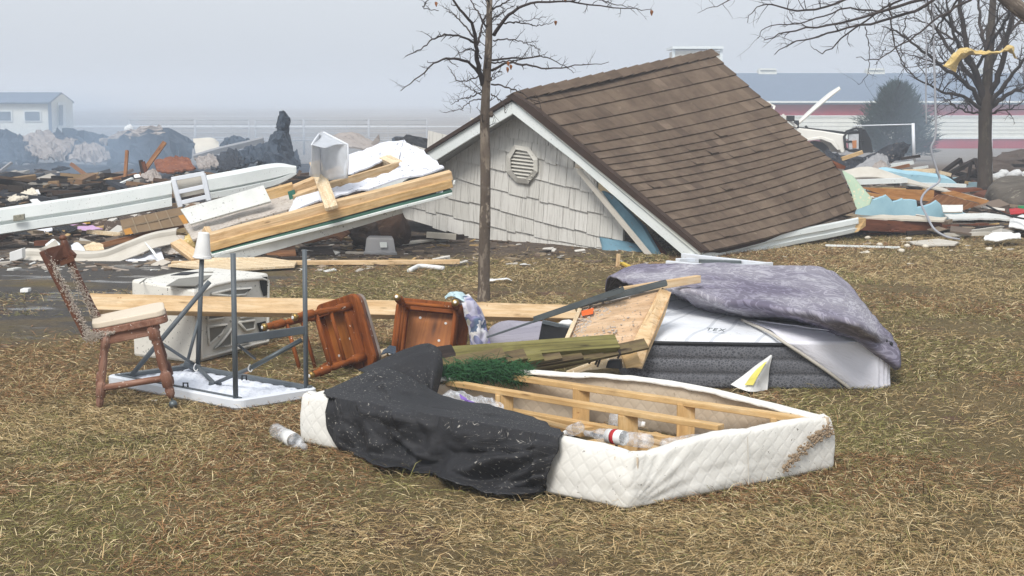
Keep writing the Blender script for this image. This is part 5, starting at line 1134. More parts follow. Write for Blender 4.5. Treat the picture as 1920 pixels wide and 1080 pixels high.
part('branches', cm, M['twig'], t3, smooth=True)

# yellow insulation caught in the right tree
mb = MB(); d = 24.0
mb.grid(patch([[P(1772, 120, d), P(1790, 100, d), P(1808, 91, d), P(1840, 96, d + .2), P(1868, 98, d), P(1885, 92, d - .1), P(1898, 87, d - .1)],
               [P(1768, 128, d - .1), P(1792, 112, d - .1), P(1815, 97, d - .1), P(1838, 102, d), P(1864, 101, d - .1), P(1886, 95, d - .15), P(1902, 96, d - .2)],
               [P(1792, 134, d), P(1797, 118, d), P(1814, 103, d), P(1838, 101, d + .1), P(1862, 101, d), P(1888, 95, d - .1), P(1908, 107, d - .1)]], 26, 6, .07, 9))
solo('insulation_strip', mb, M['yellow_ins'], 'torn strip of yellow insulation caught in the bare branches', 'insulation', solid=.012)
# hanging wires
M['wire'] = m_gen('pale_cable', C('a8aab0'), C('989aa2'), 3, .6)
d = 18.6
w = [P(1748, -80, d), P(1750, 60, d), P(1754, 200, d), P(1754, 255, d), P(1746, 280, d), P(1757, 320, d), P(1761, 340, d), P(1737, 358, d - .3), P(1727, 378, d - .8), P(1738, 405, 17.2), P(1752, 430, 16.95), P(1775, 444, 16.7), G(1800, 449, .015)]
mb = MB(); mb.tube([cr(w, i / 70) for i in range(71)], .014, 6); solo('hanging_cable', mb, M['wire'], 'pale cable hanging from the branches down to the ground over the blue boards', 'cable', smooth=True)
w = [P(1735, -80, d + .4), P(1737, 80, d + .4), P(1736, 170, d + .4), P(1737, 232, d + .4)]
mb = MB(); mb.tube([cr(w, i / 30) for i in range(31)], .009, 6); solo('hanging_cable', mb, M['wire'], 'shorter thin cable dangling in mid-air in front of the spruce', 'cable', smooth=True)
# ================================================================ foreground
# ---- box spring lying upside down
A_, B_2, C_2 = G(562, 830), G(1178, 958), G(1565, 880)
D_2 = A_ + C_2 - B_2
BH = .225
bs = thing('box_spring', 'white quilted box spring lying upside down with its wooden frame bared', 'box spring', (A_ + C_2) / 2)
def m_quilt(name, c1, c2, sp=None, stain=None):
    t = NT(name); v = t.tc()
    col = t.mix(t.ramp(t.noise(v, 3, 4), [(.35, 0), (.7, 1)]), c1, c2)
    # diamond stitching
    w1 = t.n('ShaderNodeTexWave'); w1.wave_type = 'BANDS'; w1.bands_direction = 'X'; w1.inputs['Scale'].default_value = 6.4; w1.inputs['Distortion'].default_value = 1.0; w1.inputs['Detail Scale'].default_value = 2; t.l(t.tc((1, 1, 1), (0, 0, .78)), w1.inputs[0])
    w2 = t.n('ShaderNodeTexWave'); w2.wave_type = 'BANDS'; w2.bands_direction = 'X'; w2.inputs['Scale'].default_value = 6.4; w2.inputs['Distortion'].default_value = 1.0; w2.inputs['Detail Scale'].default_value = 2; t.l(t.tc((1, 1, 1), (0, 0, -.78)), w2.inputs[0])
    a = t.ramp(w1.outputs['Fac'], [(0, 0), (.22, .8), (1, 1)]); b_ = t.ramp(w2.outputs['Fac'], [(0, 0), (.22, .8), (1, 1)])
    h = t.math('MULTIPLY', a, b_); col = t.mix(t.ramp(h, [(0, .15), (.3, 0)]), col, tuple(x * .62 for x in c1[:3]) + (1,))
    if sp:
        col = t.mix(t.math('MULTIPLY', t.ramp(t.noise(v, 42, 3, .7), [(.64, 0), (.68, 1)]), t.ramp(t.noise(v, 3.2, 3), [(.45, 0), (.6, 1)])), col, sp)
    col = t.mix(t.ramp(t.noise(v, 4.5, 6, .75), [(.50, 0), (.74, .5)]), col, tuple(x * .66 for x in c1[:3]) + (1,))
    if stain:
        col = t.mix(t.math('MULTIPLY', t.ramp(t.noise(v, 20, 4, .8), [(.42, 0), (.52, 1)]), t.ramp(t.noise(v, 2.4, 3), [(.62, 0), (.68, 1)])), col, stain)
    t.bump(t.math('ADD', h, t.math('MULTIPLY', t.noise(v, 30, 4), .25)), .16, .008); return t.fin(col, .85, .2)
M['quilt'] = m_quilt('white_quilted_cloth', C('dedcd5'), C('e8e6e0'), C('5a5048'))
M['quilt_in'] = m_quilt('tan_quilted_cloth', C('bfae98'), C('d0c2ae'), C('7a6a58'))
ctr = (A_ + C_2) / 2
def side(name, p, q, mat, out=.0, h0=BH, h1=BH, n=60, m=14, wr=.006, inner=False, top_in=.02, hf=None):
    """upright cloth panel from p to q, slightly padded"""
    d = (q - p).normalized(); o = V(d.y, -d.x, 0)
    if o.dot((p + q) / 2 - ctr) < 0: o = -o
    pos = []
    for j in range(m + 1):
        t = j / m; row = []
        for i in range(n + 1):
            s = i / n; h = (h0 + (h1 - h0) * s) + (hf(s) if hf else 0)
            b_ = p.lerp(q, s); e = .028 * math.sin(math.pi * min(1, max(0, t))) ** .5
            # end rounding
            x = b_ + V(0, 0, .005 + h * t)
            wv = wr * (nz((s * 9, t * 2.5, p.x), 1.0) + .6 * nz((s * 4 + t * 6, t * 8, p.y), 1.3))
            x = x + o * (out + (e - top_in * t * t if not inner else -.008) + wv); row.append(x)
        pos.append(row)
    if not inner:   # roll the cloth over the top rail
        for k, (din, dz) in enumerate([(.03, .006), (.06, -.006)]):
            pos.append([pos[m][i] - o * din + V(0, 0, dz + .004 * nz((i * .4, k, 0), 1)) for i in range(n + 1)])
    mb = MB(); mb.grid(pos); return part(name, mb, mat, bs, smooth=True, solid=.006)
def wrap_path(cs, rad, per):
    out = []; n_ = len(cs)
    for i in range(n_):
        p, c, q = cs[i - 1], cs[i], cs[(i + 1) % n_]; a_, b_ = (p - c).normalized(), (q - c).normalized(); nx = cs[(i + 1) % n_]
        for k in range(9):
            t = k / 8; out.append((c + a_ * rad) * (1 - t) ** 2 + c * 2 * t * (1 - t) + (c + b_ * rad) * t ** 2)
        e0, e1 = c + b_ * rad, nx - (nx - c).normalized() * rad
        for k in range(1, per): out.append(e0.lerp(e1, k / per))
    return out
path = wrap_path([A_, B_2, C_2, D_2], .030, 70)
dDC, LDC = (C_2 - D_2).normalized(), (C_2 - D_2).length
oDC = V(-dDC.y, dDC.x, 0)
if oDC.dot(D_2 - A_) < 0: oDC = -oDC
def bowf(s): return math.sin(math.pi * min(1, max(0, s))) ** 1.3 * (1 - .3 * s)
for i, q in enumerate(path):
    s = (q - D_2).dot(dDC) / LDC
    if abs((q - D_2).dot(oDC)) < .03 and 0 < s < 1: path[i] = q + oDC * .17 * bowf(s)
npth = len(path)
def onorm(i):
    t = path[(i + 1) % npth] - path[i - 1]; t.normalize(); o = V(t.y, -t.x, 0)
    return o if o.dot(path[i] - ctr) > 0 else -o
dBC, LBC = (C_2 - B_2).normalized(), (C_2 - B_2).length
dAB, LAB = (B_2 - A_).normalized(), (B_2 - A_).length
pos = []; mm = 18
for j in range(mm + 1):
    t = j / mm; row = []
    for i in range(npth):
        o = onorm(i); b_ = path[i]; sbc = (b_ - B_2).dot(dBC); near_bc = abs((b_ - B_2 - dBC * sbc).length) < .03; sab = (b_ - A_).dot(dAB)
        h = BH + .004 * nz(b_, 5, 2)
        if near_bc: h += -.030 * math.exp(-((sbc / LBC - .13) / .09) ** 2) + .004 * math.sin(sbc * 16)
        sdc = (b_ - D_2).dot(dDC) / LDC
        if (b_ - D_2).dot(oDC) > -.02: h += .028 * bowf(sdc)
        h += -.012 * math.exp(-((b_ - B_2).length / .1) ** 2)
        z = .004 + h * t; e = .011 * math.sin(math.pi * t) ** .5 - .012 * t * t
        w = .005 * nz((b_.x * 4, b_.y * 4, z * 9), 1.6, 3) + .003 * nz((b_.x * 14, b_.y * 14, z * 22), 1, 6)
        if near_bc and sbc > 0:
            an = math.atan2(z - .01, sbc + .02); w += .006 * math.sin(an * 30 + 2 * nz(b_, 6)) * math.exp(-sbc / .26) * min(1, sbc * 12)
            w += .004 * nz((sbc * 3, z * 40, 0), 1, 9) * math.exp(-((t - .25) / .25) ** 2)
        row.append(b_ + o * (e + w) + V(0, 0, z))
    pos.append(row)
for din, dz in ((.028, .007), (.055, .0), (.06, -.012)):
    pos.append([pos[mm][i] - onorm(i) * din + V(0, 0, dz + .005 * nz((i * .35, din * 40, 0), 1)) for i in range(npth)])
mb = MB(); mb.grid(pos, True); part('side_panel', mb, M['quilt'], bs, smooth=True, solid=.005)
# inner cloth seen inside the far panel
def IN(s, t, z): return A_ + (B_2 - A_) * s + (D_2 - A_) * t + V(0, 0, z)
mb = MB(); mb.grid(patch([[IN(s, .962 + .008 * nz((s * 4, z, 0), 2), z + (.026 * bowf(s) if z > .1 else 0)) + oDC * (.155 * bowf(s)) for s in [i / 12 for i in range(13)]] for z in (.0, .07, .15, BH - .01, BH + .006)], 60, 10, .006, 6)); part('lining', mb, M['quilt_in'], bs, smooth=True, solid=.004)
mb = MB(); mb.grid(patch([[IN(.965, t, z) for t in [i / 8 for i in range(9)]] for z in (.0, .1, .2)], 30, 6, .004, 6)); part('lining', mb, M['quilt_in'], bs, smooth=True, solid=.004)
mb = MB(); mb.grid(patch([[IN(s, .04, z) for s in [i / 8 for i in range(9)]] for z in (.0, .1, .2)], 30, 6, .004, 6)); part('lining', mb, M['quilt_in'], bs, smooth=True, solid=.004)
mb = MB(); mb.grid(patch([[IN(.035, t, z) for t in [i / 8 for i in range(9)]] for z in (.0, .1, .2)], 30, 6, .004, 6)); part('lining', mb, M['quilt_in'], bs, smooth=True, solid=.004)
def bsbar(name, p, q, w, h, mat='pine_gold', up=(0, 0, 1)):
    mb = MB(); mb.bar(p, q, w, h, up, 0, 6, .003); part(name, mb, M[mat], bs, bevel=.003)
bsbar('rail', IN(.02, .945, BH - .018), IN(.97, .945, BH - .018), .045, .026)
bsbar('rail', IN(.02, .90, .04), IN(.96, .88, .03), .05, .04)
bsbar('centre_rail', P(822, 714, IN(.12, .6, 0).y + .2), P(1352, 802, IN(.85, .5, 0).y), .05, .024)
for u, vt, vb, w in ((945, 742, 790, 30), (1176, 784, 838, 32)):
    ra_, rb_ = P(822, 714, IN(.12, .6, 0).y + .2), P(1352, 802, IN(.85, .5, 0).y)
    f = min((k / 200 for k in range(201)), key=lambda k: abs(960 + FPX * (ra_.lerp(rb_, k).x) / (ra_.lerp(rb_, k).y * cp + (CAM_H - ra_.lerp(rb_, k).z) * sp) - u))
    p = ra_.lerp(rb_, f) - V(0, 0, .012); q = V(p.x, p.y, .0)
    bsbar('post', q, p, .085, .035, up=(0, 1, .1))
for s, w in ((.30, .08), (.62, .08), (.88, .08)):
    p = IN(s, .945, .01); bsbar('post', p, p + V(0, 0, BH - .033), w, .03, up=(0, 1, 0))
for (a, b_, w) in [((.30, .12), (.38, .95), .05), ((.46, .10), (.54, .95), .05), ((.58, .2), (.66, .9), .05), ((.76, .1), (.80, .95), .05), ((.90, .1), (.92, .9), .05)]:
    bsbar('slat', IN(*a, .03), IN(*b_, .035), w, .025)
bsbar('slat', IN(.55, .30, .10), IN(.70, .12, .06), .06, .025, 'pine')
bsbar('slat', IN(.62, .7, .05), IN(.95, .55, .05), .06, .025, 'pine_gold')
bsbar('slat', IN(.42, .35, .06), IN(.60, .62, .05), .05, .022, 'pine_gold'); bsbar('slat', IN(.50, .82, .05), IN(.72, .74, .045), .06, .022, 'pine'); bsbar('slat', IN(.68, .88, .04), IN(.90, .80, .06), .05, .022, 'pine_gold'); bsbar('slat', IN(.22, .8, .05), IN(.45, .72, .05), .06, .022, 'pine_gold')
# plastic seam and staple strip on the near right panel
d = (C_2 - B_2).normalized(); o = V(d.y, -d.x, 0)
p = B_2.lerp(C_2, .53); mb = MB(); mb.bar(p + o * .031 + V(0, 0, .02), p + o * .020 + V(0, 0, BH - .01), .004, .004, (0, 1, 0)); part('seam', mb, M['siding'], bs)
# mud stain plaque on the right panel, built as crumbs of dried mud
mb = MB(); r = random.Random(3)
for k in range(240):
    t = r.random(); s = .70 + .27 * t; z = .045 + .145 * math.sin(t * 1.45) + r.gauss(0, .014)
    p = B_2.lerp(C_2, s) + o * (.034 - .02 * (z / BH) ** 2) + V(0, 0, z); q = r.uniform(.003, .009); mb.lump(p, q, q, q * .8, k, .3, 3, 6, 4)
part('dried_mud', mb, M['dirt'], bs, kind=None) if False else part('dried_mud', mb, m_gen('dried_mud', C('8a7660'), C('9c8a74'), 20, 1), bs)
NOGRASS.append([(p.x, p.y) for p in (A_, B_2, C_2, D_2)])

# ---- black dust cover draped over the corner of the box spring
def ctl(rows): return [[P(*q) for q in r] for r in rows]
dc = thing('dust_cover', 'torn black dust cover cloth draped over the corner of the white box spring', 'cloth', G(830, 900))
ab = (B_2 - A_).normalized(); abo = V(ab.y, -ab.x, 0)
def rim(u, v, off, ): # point on the outer face plane of AB pushed outwards by off
    return PL(u, v, A_ + abo * off, abo)
rows = [[P(612, 733, 6.78), P(662, 708, 6.88), P(715, 690, 6.95), P(770, 712, 6.85), P(830, 744, 6.62), P(930, 767, 6.32), P(1000, 788, 6.1), P(1048, 816, 5.86)],
        [P(610, 738, 6.66), P(660, 735, 6.66), P(718, 726, 6.66), P(772, 744, 6.55), P(832, 764, 6.38), P(932, 784, 6.12), P(1002, 800, 5.94), P(1050, 820, 5.78)],
        [rim(609, 752, .022), rim(660, 762, .03), rim(720, 772, .05), rim(775, 782, .04), rim(832, 796, .03), rim(932, 812, .04), rim(1005, 828, .03), rim(1050, 836, .025)],
        [rim(611, 775, .03), rim(662, 785, .04), rim(722, 800, .06), rim(778, 812, .05), rim(835, 828, .05), rim(935, 845, .07), rim(1002, 855, .05), rim(1042, 862, .035)],
        [rim(614, 803, .03), rim(665, 818, .045), rim(724, 838, .06), rim(780, 850, .05), rim(840, 862, .07), rim(930, 874, .09), rim(995, 888, .06), rim(1032, 890, .04)],
        [rim(624, 826, .035), rim(670, 842, .05), rim(722, 862, .07), rim(782, 875, .08), rim(842, 886, .10), rim(915, 905, .12), rim(980, 912, .08), rim(1022, 908, .05)],
        [G(640, 842, .015), G(682, 864, .02), G(726, 881, .03), G(786, 892, .01), G(846, 904, .03), G(905, 925, .02), G(962, 931, .03), G(1014, 925, .012)]]
g = patch(rows, 110, 70)
CREASE = [(.30, .02, .40, .60, .035, .07), (.60, .80, .97, .28, .075, .10), (.52, .98, .80, .52, .05, .07), (.72, .99, .92, .58, .05, .06), (.16, .2, .24, .95, .03, .06), (.38, .9, .56, .45, .04, .06), (.86, .2, .96, .85, .035, .05), (.05, .3, .16, .9, .02, .05), (.62, .62, .90, .42, -.05, .05), (.45, .3, .62, .12, .03, .06), (.30, .55, .52, .72, .03, .05), (.80, .9, .99, .7, .04, .05), (.2, .05, .34, .02, .03, .05)]
def crease(s, t):
    v = 0
    for s0, t0, s1, t1, h, w in CREASE:
        dx, dy = s1 - s0, t1 - t0; k = max(0, min(1, ((s - s0) * dx + (t - t0) * dy) / (dx * dx + dy * dy)))
        d = math.hypot(s - s0 - k * dx, (t - t0 - k * dy) * .7); v += h * max(0, 1 - d / w) ** 1.1 * math.sin(math.pi * (.08 + .84 * k))
    return v
out = []
for j, row in enumerate(g):
    r_ = []
    for i, p in enumerate(row):
        fr = j / 70; cz = crease(i / 110 + .03 * nz(p, 5, 2), fr + .03 * nz(p, 6, 8)); k = -.012 + .010 * nz((p.x, p.z * 1.6, p.y), 4.2, 3) + (.010 + .030 * fr * fr) * (.30 - abs(nz((p.x * 1.1 + p.z * .9, p.z * .8, p.y), 3.4, 7))) * 1.3 + .020 * (.22 - abs(nz((p.x * .7 - p.z * 1.4, p.z, p.y), 6.5, 12))) + .004 * nz(p, 21, 1) + cz + .050 * (vf((p.x, p.y, p.z * 1.3), 3.4, 3) - .25) + .026 * (vf((p.x * 1.2, p.y, p.z), 8, 6) - .25)
        r_.append(p + abo * k + V(0, 0, max(0, k * .4)))
    out.append(r_)
for r_ in out:
    for i, p in enumerate(r_):
        s_ = (p - A_).dot(abo)
        if -.10 < s_ < .030 and p.z < BH + .018:
            if p.z > BH - .05 or s_ < -.03: r_[i] = V(p.x, p.y, BH + .018)
            else: r_[i] = p + abo * (.030 - s_)
for q_, r_ in enumerate(out[-14:]):
    for i in range(len(r_)):
        e_ = nz((r_[i].x * 5, r_[i].y * 2, 0), 1.6, 4); r_[i] = r_[i] + (abo * .05 * e_ + V(0, 0, .05 * max(0, e_))) * (q_ / 13) ** 1.5
        r_[i].z = max(r_[i].z, .012)
mb = MB(); mb.grid(out); part('drape', mb, M['black_fab'], dc, smooth=True, solid=.004)
rows = ctl([[(672, 694, 7.16), (722, 672, 7.16), (764, 654, 7.2), (800, 645, 7.18), (818, 650, 7.08), (829, 662, 7.02)],
            [(690, 702, 7.04), (732, 692, 7.03), (768, 684, 7.03), (800, 676, 7.0), (816, 685, 6.94), (829, 690, 7.0)],
            [(712, 712, 6.94), (748, 712, 6.93), (774, 714, 6.93), (799, 708, 6.9), (811, 712, 6.84), (824, 716, 6.96)],
            [(735, 728, 6.86), (765, 736, 6.84), (785, 742, 6.82), (800, 744, 6.8), (808, 746, 6.78), (816, 745, 6.88)]])
g = patch(rows, 44, 34); g = [[p + V(0, -.8, .3) * (.012 * nz(p, 6, 4) + .03 * (vf(p, 6, 2) - .25)) for p in r_] for r_ in g]; mb = MB(); mb.grid(g); part('raised_fold', mb, M['black_fab'], dc, smooth=True, solid=.004)
NOGRASS.append(poly_px([(612, 800), (640, 836), (690, 860), (786, 888), (846, 900), (905, 920), (1014, 922), (1040, 880), (900, 820)]))
# clear packaging and bottles inside the frame
def m_wrap(name, c, al):
    t = NT(name); v = t.tc(); f = t.ramp(t.noise(v, 30, 4, .7), [(.45, 0), (.6, 1)])
    t.bump(t.noise(v, 40, 4), .8, .01); m = t.fin(c, .2, .6); t.set(t.b.inputs['Alpha'], t.math('ADD', t.math('MULTIPLY', f, .30), al)); return m
M['wrap'] = m_wrap('clear_wrap', C('e6e9ee'), .16)
pk = thing('plastic_wrap', 'crumpled clear plastic wrap with purple print inside the box spring', 'plastic', IN(.25, .45, .1))
d0 = IN(.28, .42, 0).y
mb = MB(); mb.grid(patch([[P(816, 742, d0 + .25), P(858, 734, d0 + .2), P(900, 744, d0 + .15), P(944, 756, d0 + .1)], [P(820, 756, d0 + .1), P(860, 750, d0 + .03), P(905, 756, d0), P(945, 768, d0)], [P(830, 775, d0), P(870, 780, d0 - .05), P(910, 785, d0 - .1), P(945, 785, d0 - .1)]], 26, 16, .045, 14)); part('film', mb, M['wrap'], pk, solid=.001)
M['purple'] = m_gen('purple_print', C('6a4a98'), C('8a6ab8'), 20, .4)
for (u, v, w) in ((880, 752, 10), (926, 771, 6), (868, 744, 7)):
    mb = MB(); mb.grid(patch([[P(u - w, v - 3, d0 - .02), P(u + w, v + 2, d0 - .04)], [P(u - w + 3, v + 4, d0 - .05), P(u + w, v + 8, d0 - .07)]], 5, 4, .01, 20)); part('printed_label', mb, M['purple'], pk, solid=.001)
mb = MB(); mb.grid(patch([[P(868, 748, d0 - .02), P(900, 762, d0 - .05)], [P(874, 758, d0 - .05), P(902, 772, d0 - .08)]], 5, 4, .01, 20)); part('printed_label', mb, M['foam_white'], pk, solid=.001)
def bottle(p, q, r, label, lab_col=None, cap=None, group=None):
    b = thing('water_bottle', label, 'bottle', p, group)
    x = [0, .02, .12, .35, .38, .42, .66, .78, .86, .9, 1.0]; rr = [.75, 1, 1, 1, .9, 1, 1, .9, .55, .42, .42]
    part('bottle_body', MB().tube([p.lerp(q, a) for a in x], [r * k for k in rr], 14), M['wrap'], b, smooth=True)
    if lab_col is not None: part('wrap_label', MB().tube([p.lerp(q, .4), p.lerp(q, .64)], [r * 1.03] * 2, 14, False), lab_col, b, smooth=True, solid=.001)
    if cap is not None: part('cap', MB().tube([p.lerp(q, .95), p.lerp(q, 1.05)], r * .46, 12), cap, b, smooth=True)
dB = IN(.70, .5, 0).y
bottle(P(1142, 784, dB + .45), P(1206, 796, dB + .42), .030, 'clear bottle lying behind the post of the bared frame', None, M['foam_white'])
bottle(P(1220, 828, dB - .45), P(1098, 812, dB - .2), .030, 'clear bottle with white label and red band inside the box spring', M['foam_white'])
part('red_band', MB().tube([P(1220, 828, dB - .45).lerp(P(1098, 812, dB - .2), k) for k in (.50, .56)], [.0318] * 2, 14, False), M['red'], bpy.data.objects['water_bottle.001'], smooth=True, solid=.001)
bottle(P(1240, 836, dB - .35), P(1330, 822, dB - .3), .028, 'clear bottle lying under the slats at the sagging corner', None, M['foam_white'])
bottle(P(1090, 800, dB + .15), P(1060, 812, dB + .2), .026, 'small clear bottle end between the loose slats', None, M['foam_white'])
bottle(G(516, 806, .035), G(572, 838, .032), .034, 'crushed clear bottle with white label on the grass by the box spring', M['foam_white'])
# ---- upside down folding table
tb = thing('folding_table', 'white folding table lying upside down with grey legs in the air', 'table', G(400, 735))
TL, TN, TR = G(197, 722), G(446, 771), G(600, 746); TF = TL + TR - TN
TH = .056
def TT(s, t, z): return TN + (TL - TN) * s + (TR - TN) * t + V(0, 0, z)   # s along long side, t across
def rr_outline(ins, n=6, rad=.05):
    a, b_ = (TL - TN).length, (TR - TN).length; out = []
    for cx, cy, a0 in ((rad, rad, 180), (a - rad, rad, 270), (a - rad, b_ - rad, 0), (rad, b_ - rad, 90)):
        for k in range(n + 1):
            g_ = math.radians(a0 + 90 * k / n); x = cx + (rad - ins) * math.cos(g_); y_ = cy + (rad - ins) * math.sin(g_); out.append((x / a, y_ / b_))
    return out
o1, o2, o3 = rr_outline(0), rr_outline(.008), rr_outline(.030)
n = len(o1); mb = MB()
rings = [[TT(s, t, .002) for s, t in o2], [TT(s, t, .012) for s, t in o1], [TT(s, t, TH - .006) for s, t in o1], [TT(s, t, TH) for s, t in o2], [TT(s, t, TH) for s, t in o3], [TT(s, t, TH - .018) for s, t in o3]]
vs_ = [p for r_ in rings for p in r_]; fs = []
for k in range(5):
    for i in range(n): fs.append((k * n + i, k * n + (i + 1) % n, (k + 1) * n + (i + 1) % n, (k + 1) * n + i))
fs.append(tuple(range(n - 1, -1, -1)))
mb.add(vs_, fs); part('table_rim', mb, M['plastic_white'], tb)
gp = [[TT(.03 + .94 * i / 44, .06 + .88 * j / 20, TH - .018 + .010 * max(0, nz((i * .5, j * .55, 0), 1.0)) + (.006 if (i // 2 + j // 2) % 2 else 0)) for i in range(45)] for j in range(21)]
mb = MB(); mb.grid(gp); part('tabletop', mb, M['table_in'], tb)
def tbar(name, p, q, w, h, mat='grey_metal', up=(0, 0, 1)):
    mb = MB(); mb.bar(p, q, w, h, up); part(name, mb, M[mat], tb, bevel=.003)
def ttube(name, pts, r, mat='grey_metal', n=10):
    mb = MB(); mb.tube(pts, r, n); return part(name, mb, M[mat], tb, smooth=True)
tbar('steel_rail', TT(.02, .92, TH), TT(.98, .92, TH), .030, .022); tbar('steel_rail', TT(.03, .09, TH - .004), TT(.97, .09, TH - .004), .02, .018); tbar('steel_rail', TT(.93, .1, TH), TT(.93, .9, TH), .04, .02)
f1b = PL(443, 748, TT(.03, .1, 0), V(0, 1, 0)); f1b.z = TH
p1 = P(442, 750, TT(.04, .08, 0).y); t1_ = P(437, 475, TT(.04, .08, 0).y)
p2 = P(574, 738, TT(.06, .86, 0).y); t2_ = P(571, 468, TT(.06, .86, 0).y)
ttube('leg', [p1, t1_], .0135); ttube('leg', [p2, t2_], .0125)
tbar('cross_bar', P(444, 637, p1.y), P(574, 618, p2.y), .012, .042)
p3 = P(243, 708, TT(.92, .12, 0).y); t3_ = P(393, 528, TT(.95, .6, 0).y - .1)
p4 = P(371, 690, TT(.92, .85, 0).y); t4_ = P(379, 470, TT(.92, .85, 0).y)
ttube('leg', [p3, t3_], .0135); ttube('leg', [p4, t4_], .0135)
for p in (t1_, t2_, t3_):
    pass
d4 = p4.y
ttube('brace', [P(288, 634, p3.y), P(352, 676, d4 - .1), P(366, 684, d4 - .05)], .009); ttube('brace', [P(372, 600, d4), P(352, 676, d4 - .06)], .009)
tbar('pivot_plate', P(345, 682, d4 - .05), P(375, 690, d4 - .05), .03, .03)
jj = P(402, 719, TT(.5, .45, 0).y)
ttube('brace', [P(366, 684, d4 - .05), jj], .011); ttube('brace', [jj, P(470, 690, p1.y + .2)], .010)
ttube('brace', [P(470, 690, p1.y + .2), P(566, 637, p2.y)], .0125, 'steel'); ttube('brace', [P(448, 648, p1.y + .05), P(478, 672, p1.y + .25)], .007)
tbar('pivot_plate', P(392, 718, jj.y), P(415, 722, jj.y), .03, .02)
def hook(u, v, d):
    q = [P(u - 1, v - 7, d), P(u - 4, v - 2, d), P(u - 4, v + 4, d), P(u, v + 7, d), P(u + 3, v + 3, d)]
    ttube('wire_hook', [cr(q, i / 10) for i in range(11)], .0035, 'foam_white', 5)
hook(470, 690, p1.y + .12); hook(368, 689, d4 - .15)
for u, v in ((348, 727), (458, 713)):
    q = G(u, v, TH); ttube('clip', [q + V(-.012, 0, 0), q + V(-.012, 0, .025), q + V(.012, 0, .025), q + V(.012, 0, 0)], .005, 'black_plain', 6)
NOGRASS.append([(p.x, p.y) for p in (TL, TN, TR, TF)])
# foam cup on the leg
cpd = d4; cb = P(379, 484, cpd)
mb = MB(); ct = cb + V(.014, 0, .145)
prf = [(.0, .052), (.04, .054), (.06, .049), (.10, .050), (.12, .047), (.80, .034), (.97, .031), (1.0, .026)]
mb.tube([cb.lerp(ct, a) for a, r_ in prf], [r_ for a, r_ in prf], 28); solo('foam_cup', mb, M['foam_white'], 'stack of white foam cups upside down on a table leg', 'cup', base=cb, smooth=False)
# ---- long pine beam across the background of the furniture
mb = MB(); mb.bar(P(166, 569, 8.42), P(1078, 588, 10.0), .125, .042, (0, -.0, 1), .72, 26, .004)
solo('pine_beam', mb, M['pine'], 'long pine beam lying across the beige appliance and behind the overturned chairs', 'lumber', bevel=.004)
# ---- beige appliance on its side
wa = thing('washing_machine', 'beige dented washing machine lying on its side with its ribbed base showing', 'appliance', G(380, 672))
wL, wM, wR = G(250, 668), G(368, 682), G(507, 645); wB = wL + wR - wM
wh_ = .455
mb = MB(); up = V(0, 0, wh_)
mb.hexa([wL, wM, wR, wB, wL + V(0, 0, .475), wM + V(0, 0, .445), wR + V(0, 0, .46), wB + V(0, 0, .47)]); part('cabinet', mb, M['appliance'], wa, bevel=.018)
bn_ = (wR - wM).normalized(); bo = V(bn_.y, -bn_.x, 0)
if bo.y > 0: bo = -bo
def WF(u, v, o=0): return PL(u, v, wM + bo * o, bo)
# raised ring and recessed panels of the base
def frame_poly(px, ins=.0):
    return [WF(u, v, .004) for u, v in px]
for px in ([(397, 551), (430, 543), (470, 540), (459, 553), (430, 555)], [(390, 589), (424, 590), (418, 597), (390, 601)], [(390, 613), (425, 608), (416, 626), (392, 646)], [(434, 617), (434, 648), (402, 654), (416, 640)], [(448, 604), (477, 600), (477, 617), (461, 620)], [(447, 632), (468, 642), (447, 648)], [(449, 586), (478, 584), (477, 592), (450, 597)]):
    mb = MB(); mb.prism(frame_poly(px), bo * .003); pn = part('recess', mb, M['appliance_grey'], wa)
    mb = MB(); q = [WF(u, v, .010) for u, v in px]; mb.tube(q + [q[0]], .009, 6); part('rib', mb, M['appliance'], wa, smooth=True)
mb = MB(); q = [WF(u, v, .008) for u, v in ((376, 548), (400, 535), (440, 526), (490, 522), (502, 526), (502, 640), (440, 655), (377, 672))]; mb.tube(q + [q[0]], .012, 6); part('rib', mb, M['appliance'], wa, smooth=True)
for px in ([(486, 519), (500, 519), (502, 552), (494, 555), (489, 540)], [(482, 606), (497, 602), (500, 630), (490, 636)]):
    mb = MB(); mb.prism([WF(u, v, .004) for u, v in px], bo * .006); part('torn_edge', mb, M['black_plain'], wa)
tz_ = wM.z + .452
mb = MB(); mb.prism([G(u, v, .462) for u, v in ((312, 537), (340, 521), (398, 517), (367, 537))], (0, 0, .005)); part('lid_glass', mb, M['appliance_grey'], wa)
mb = MB(); mb.prism([G(u, v, .470) for u, v in ((320, 517), (345, 511), (372, 511), (350, 516))], (0, 0, .005)); part('lid_glass', mb, M['black_plain'], wa)
mb = MB(); mb.tube([G(u, v, .472) for u, v in ((262, 531), (275, 522), (330, 511), (400, 510))], .004, 5); part('seam', mb, M['appliance_grey'], wa)
# ---- chairs
def turned(p, q, r, prof): return MB().tube([p.lerp(q, a) for a, k in prof], [r * k for a, k in prof], 14)
LEGP = [(0, 1.25), (.20, 1.25), (.22, .85), (.25, 1.0), (.28, .75), (.34, .85), (.58, 1.0), (.64, .65), (.66, .95), (.68, 1.2), (.84, 1.2), (.86, .8), (.88, 1.0), (.95, .9), (1.0, .55)]
wc = thing('wooden_chair', 'standing brown wooden chair with cream seat and debris-caked broken back', 'chair', G(250, 760))
dC = D(766)
def CH(u, v, o=0.0): return P(u, v, dC + o)
far = .30
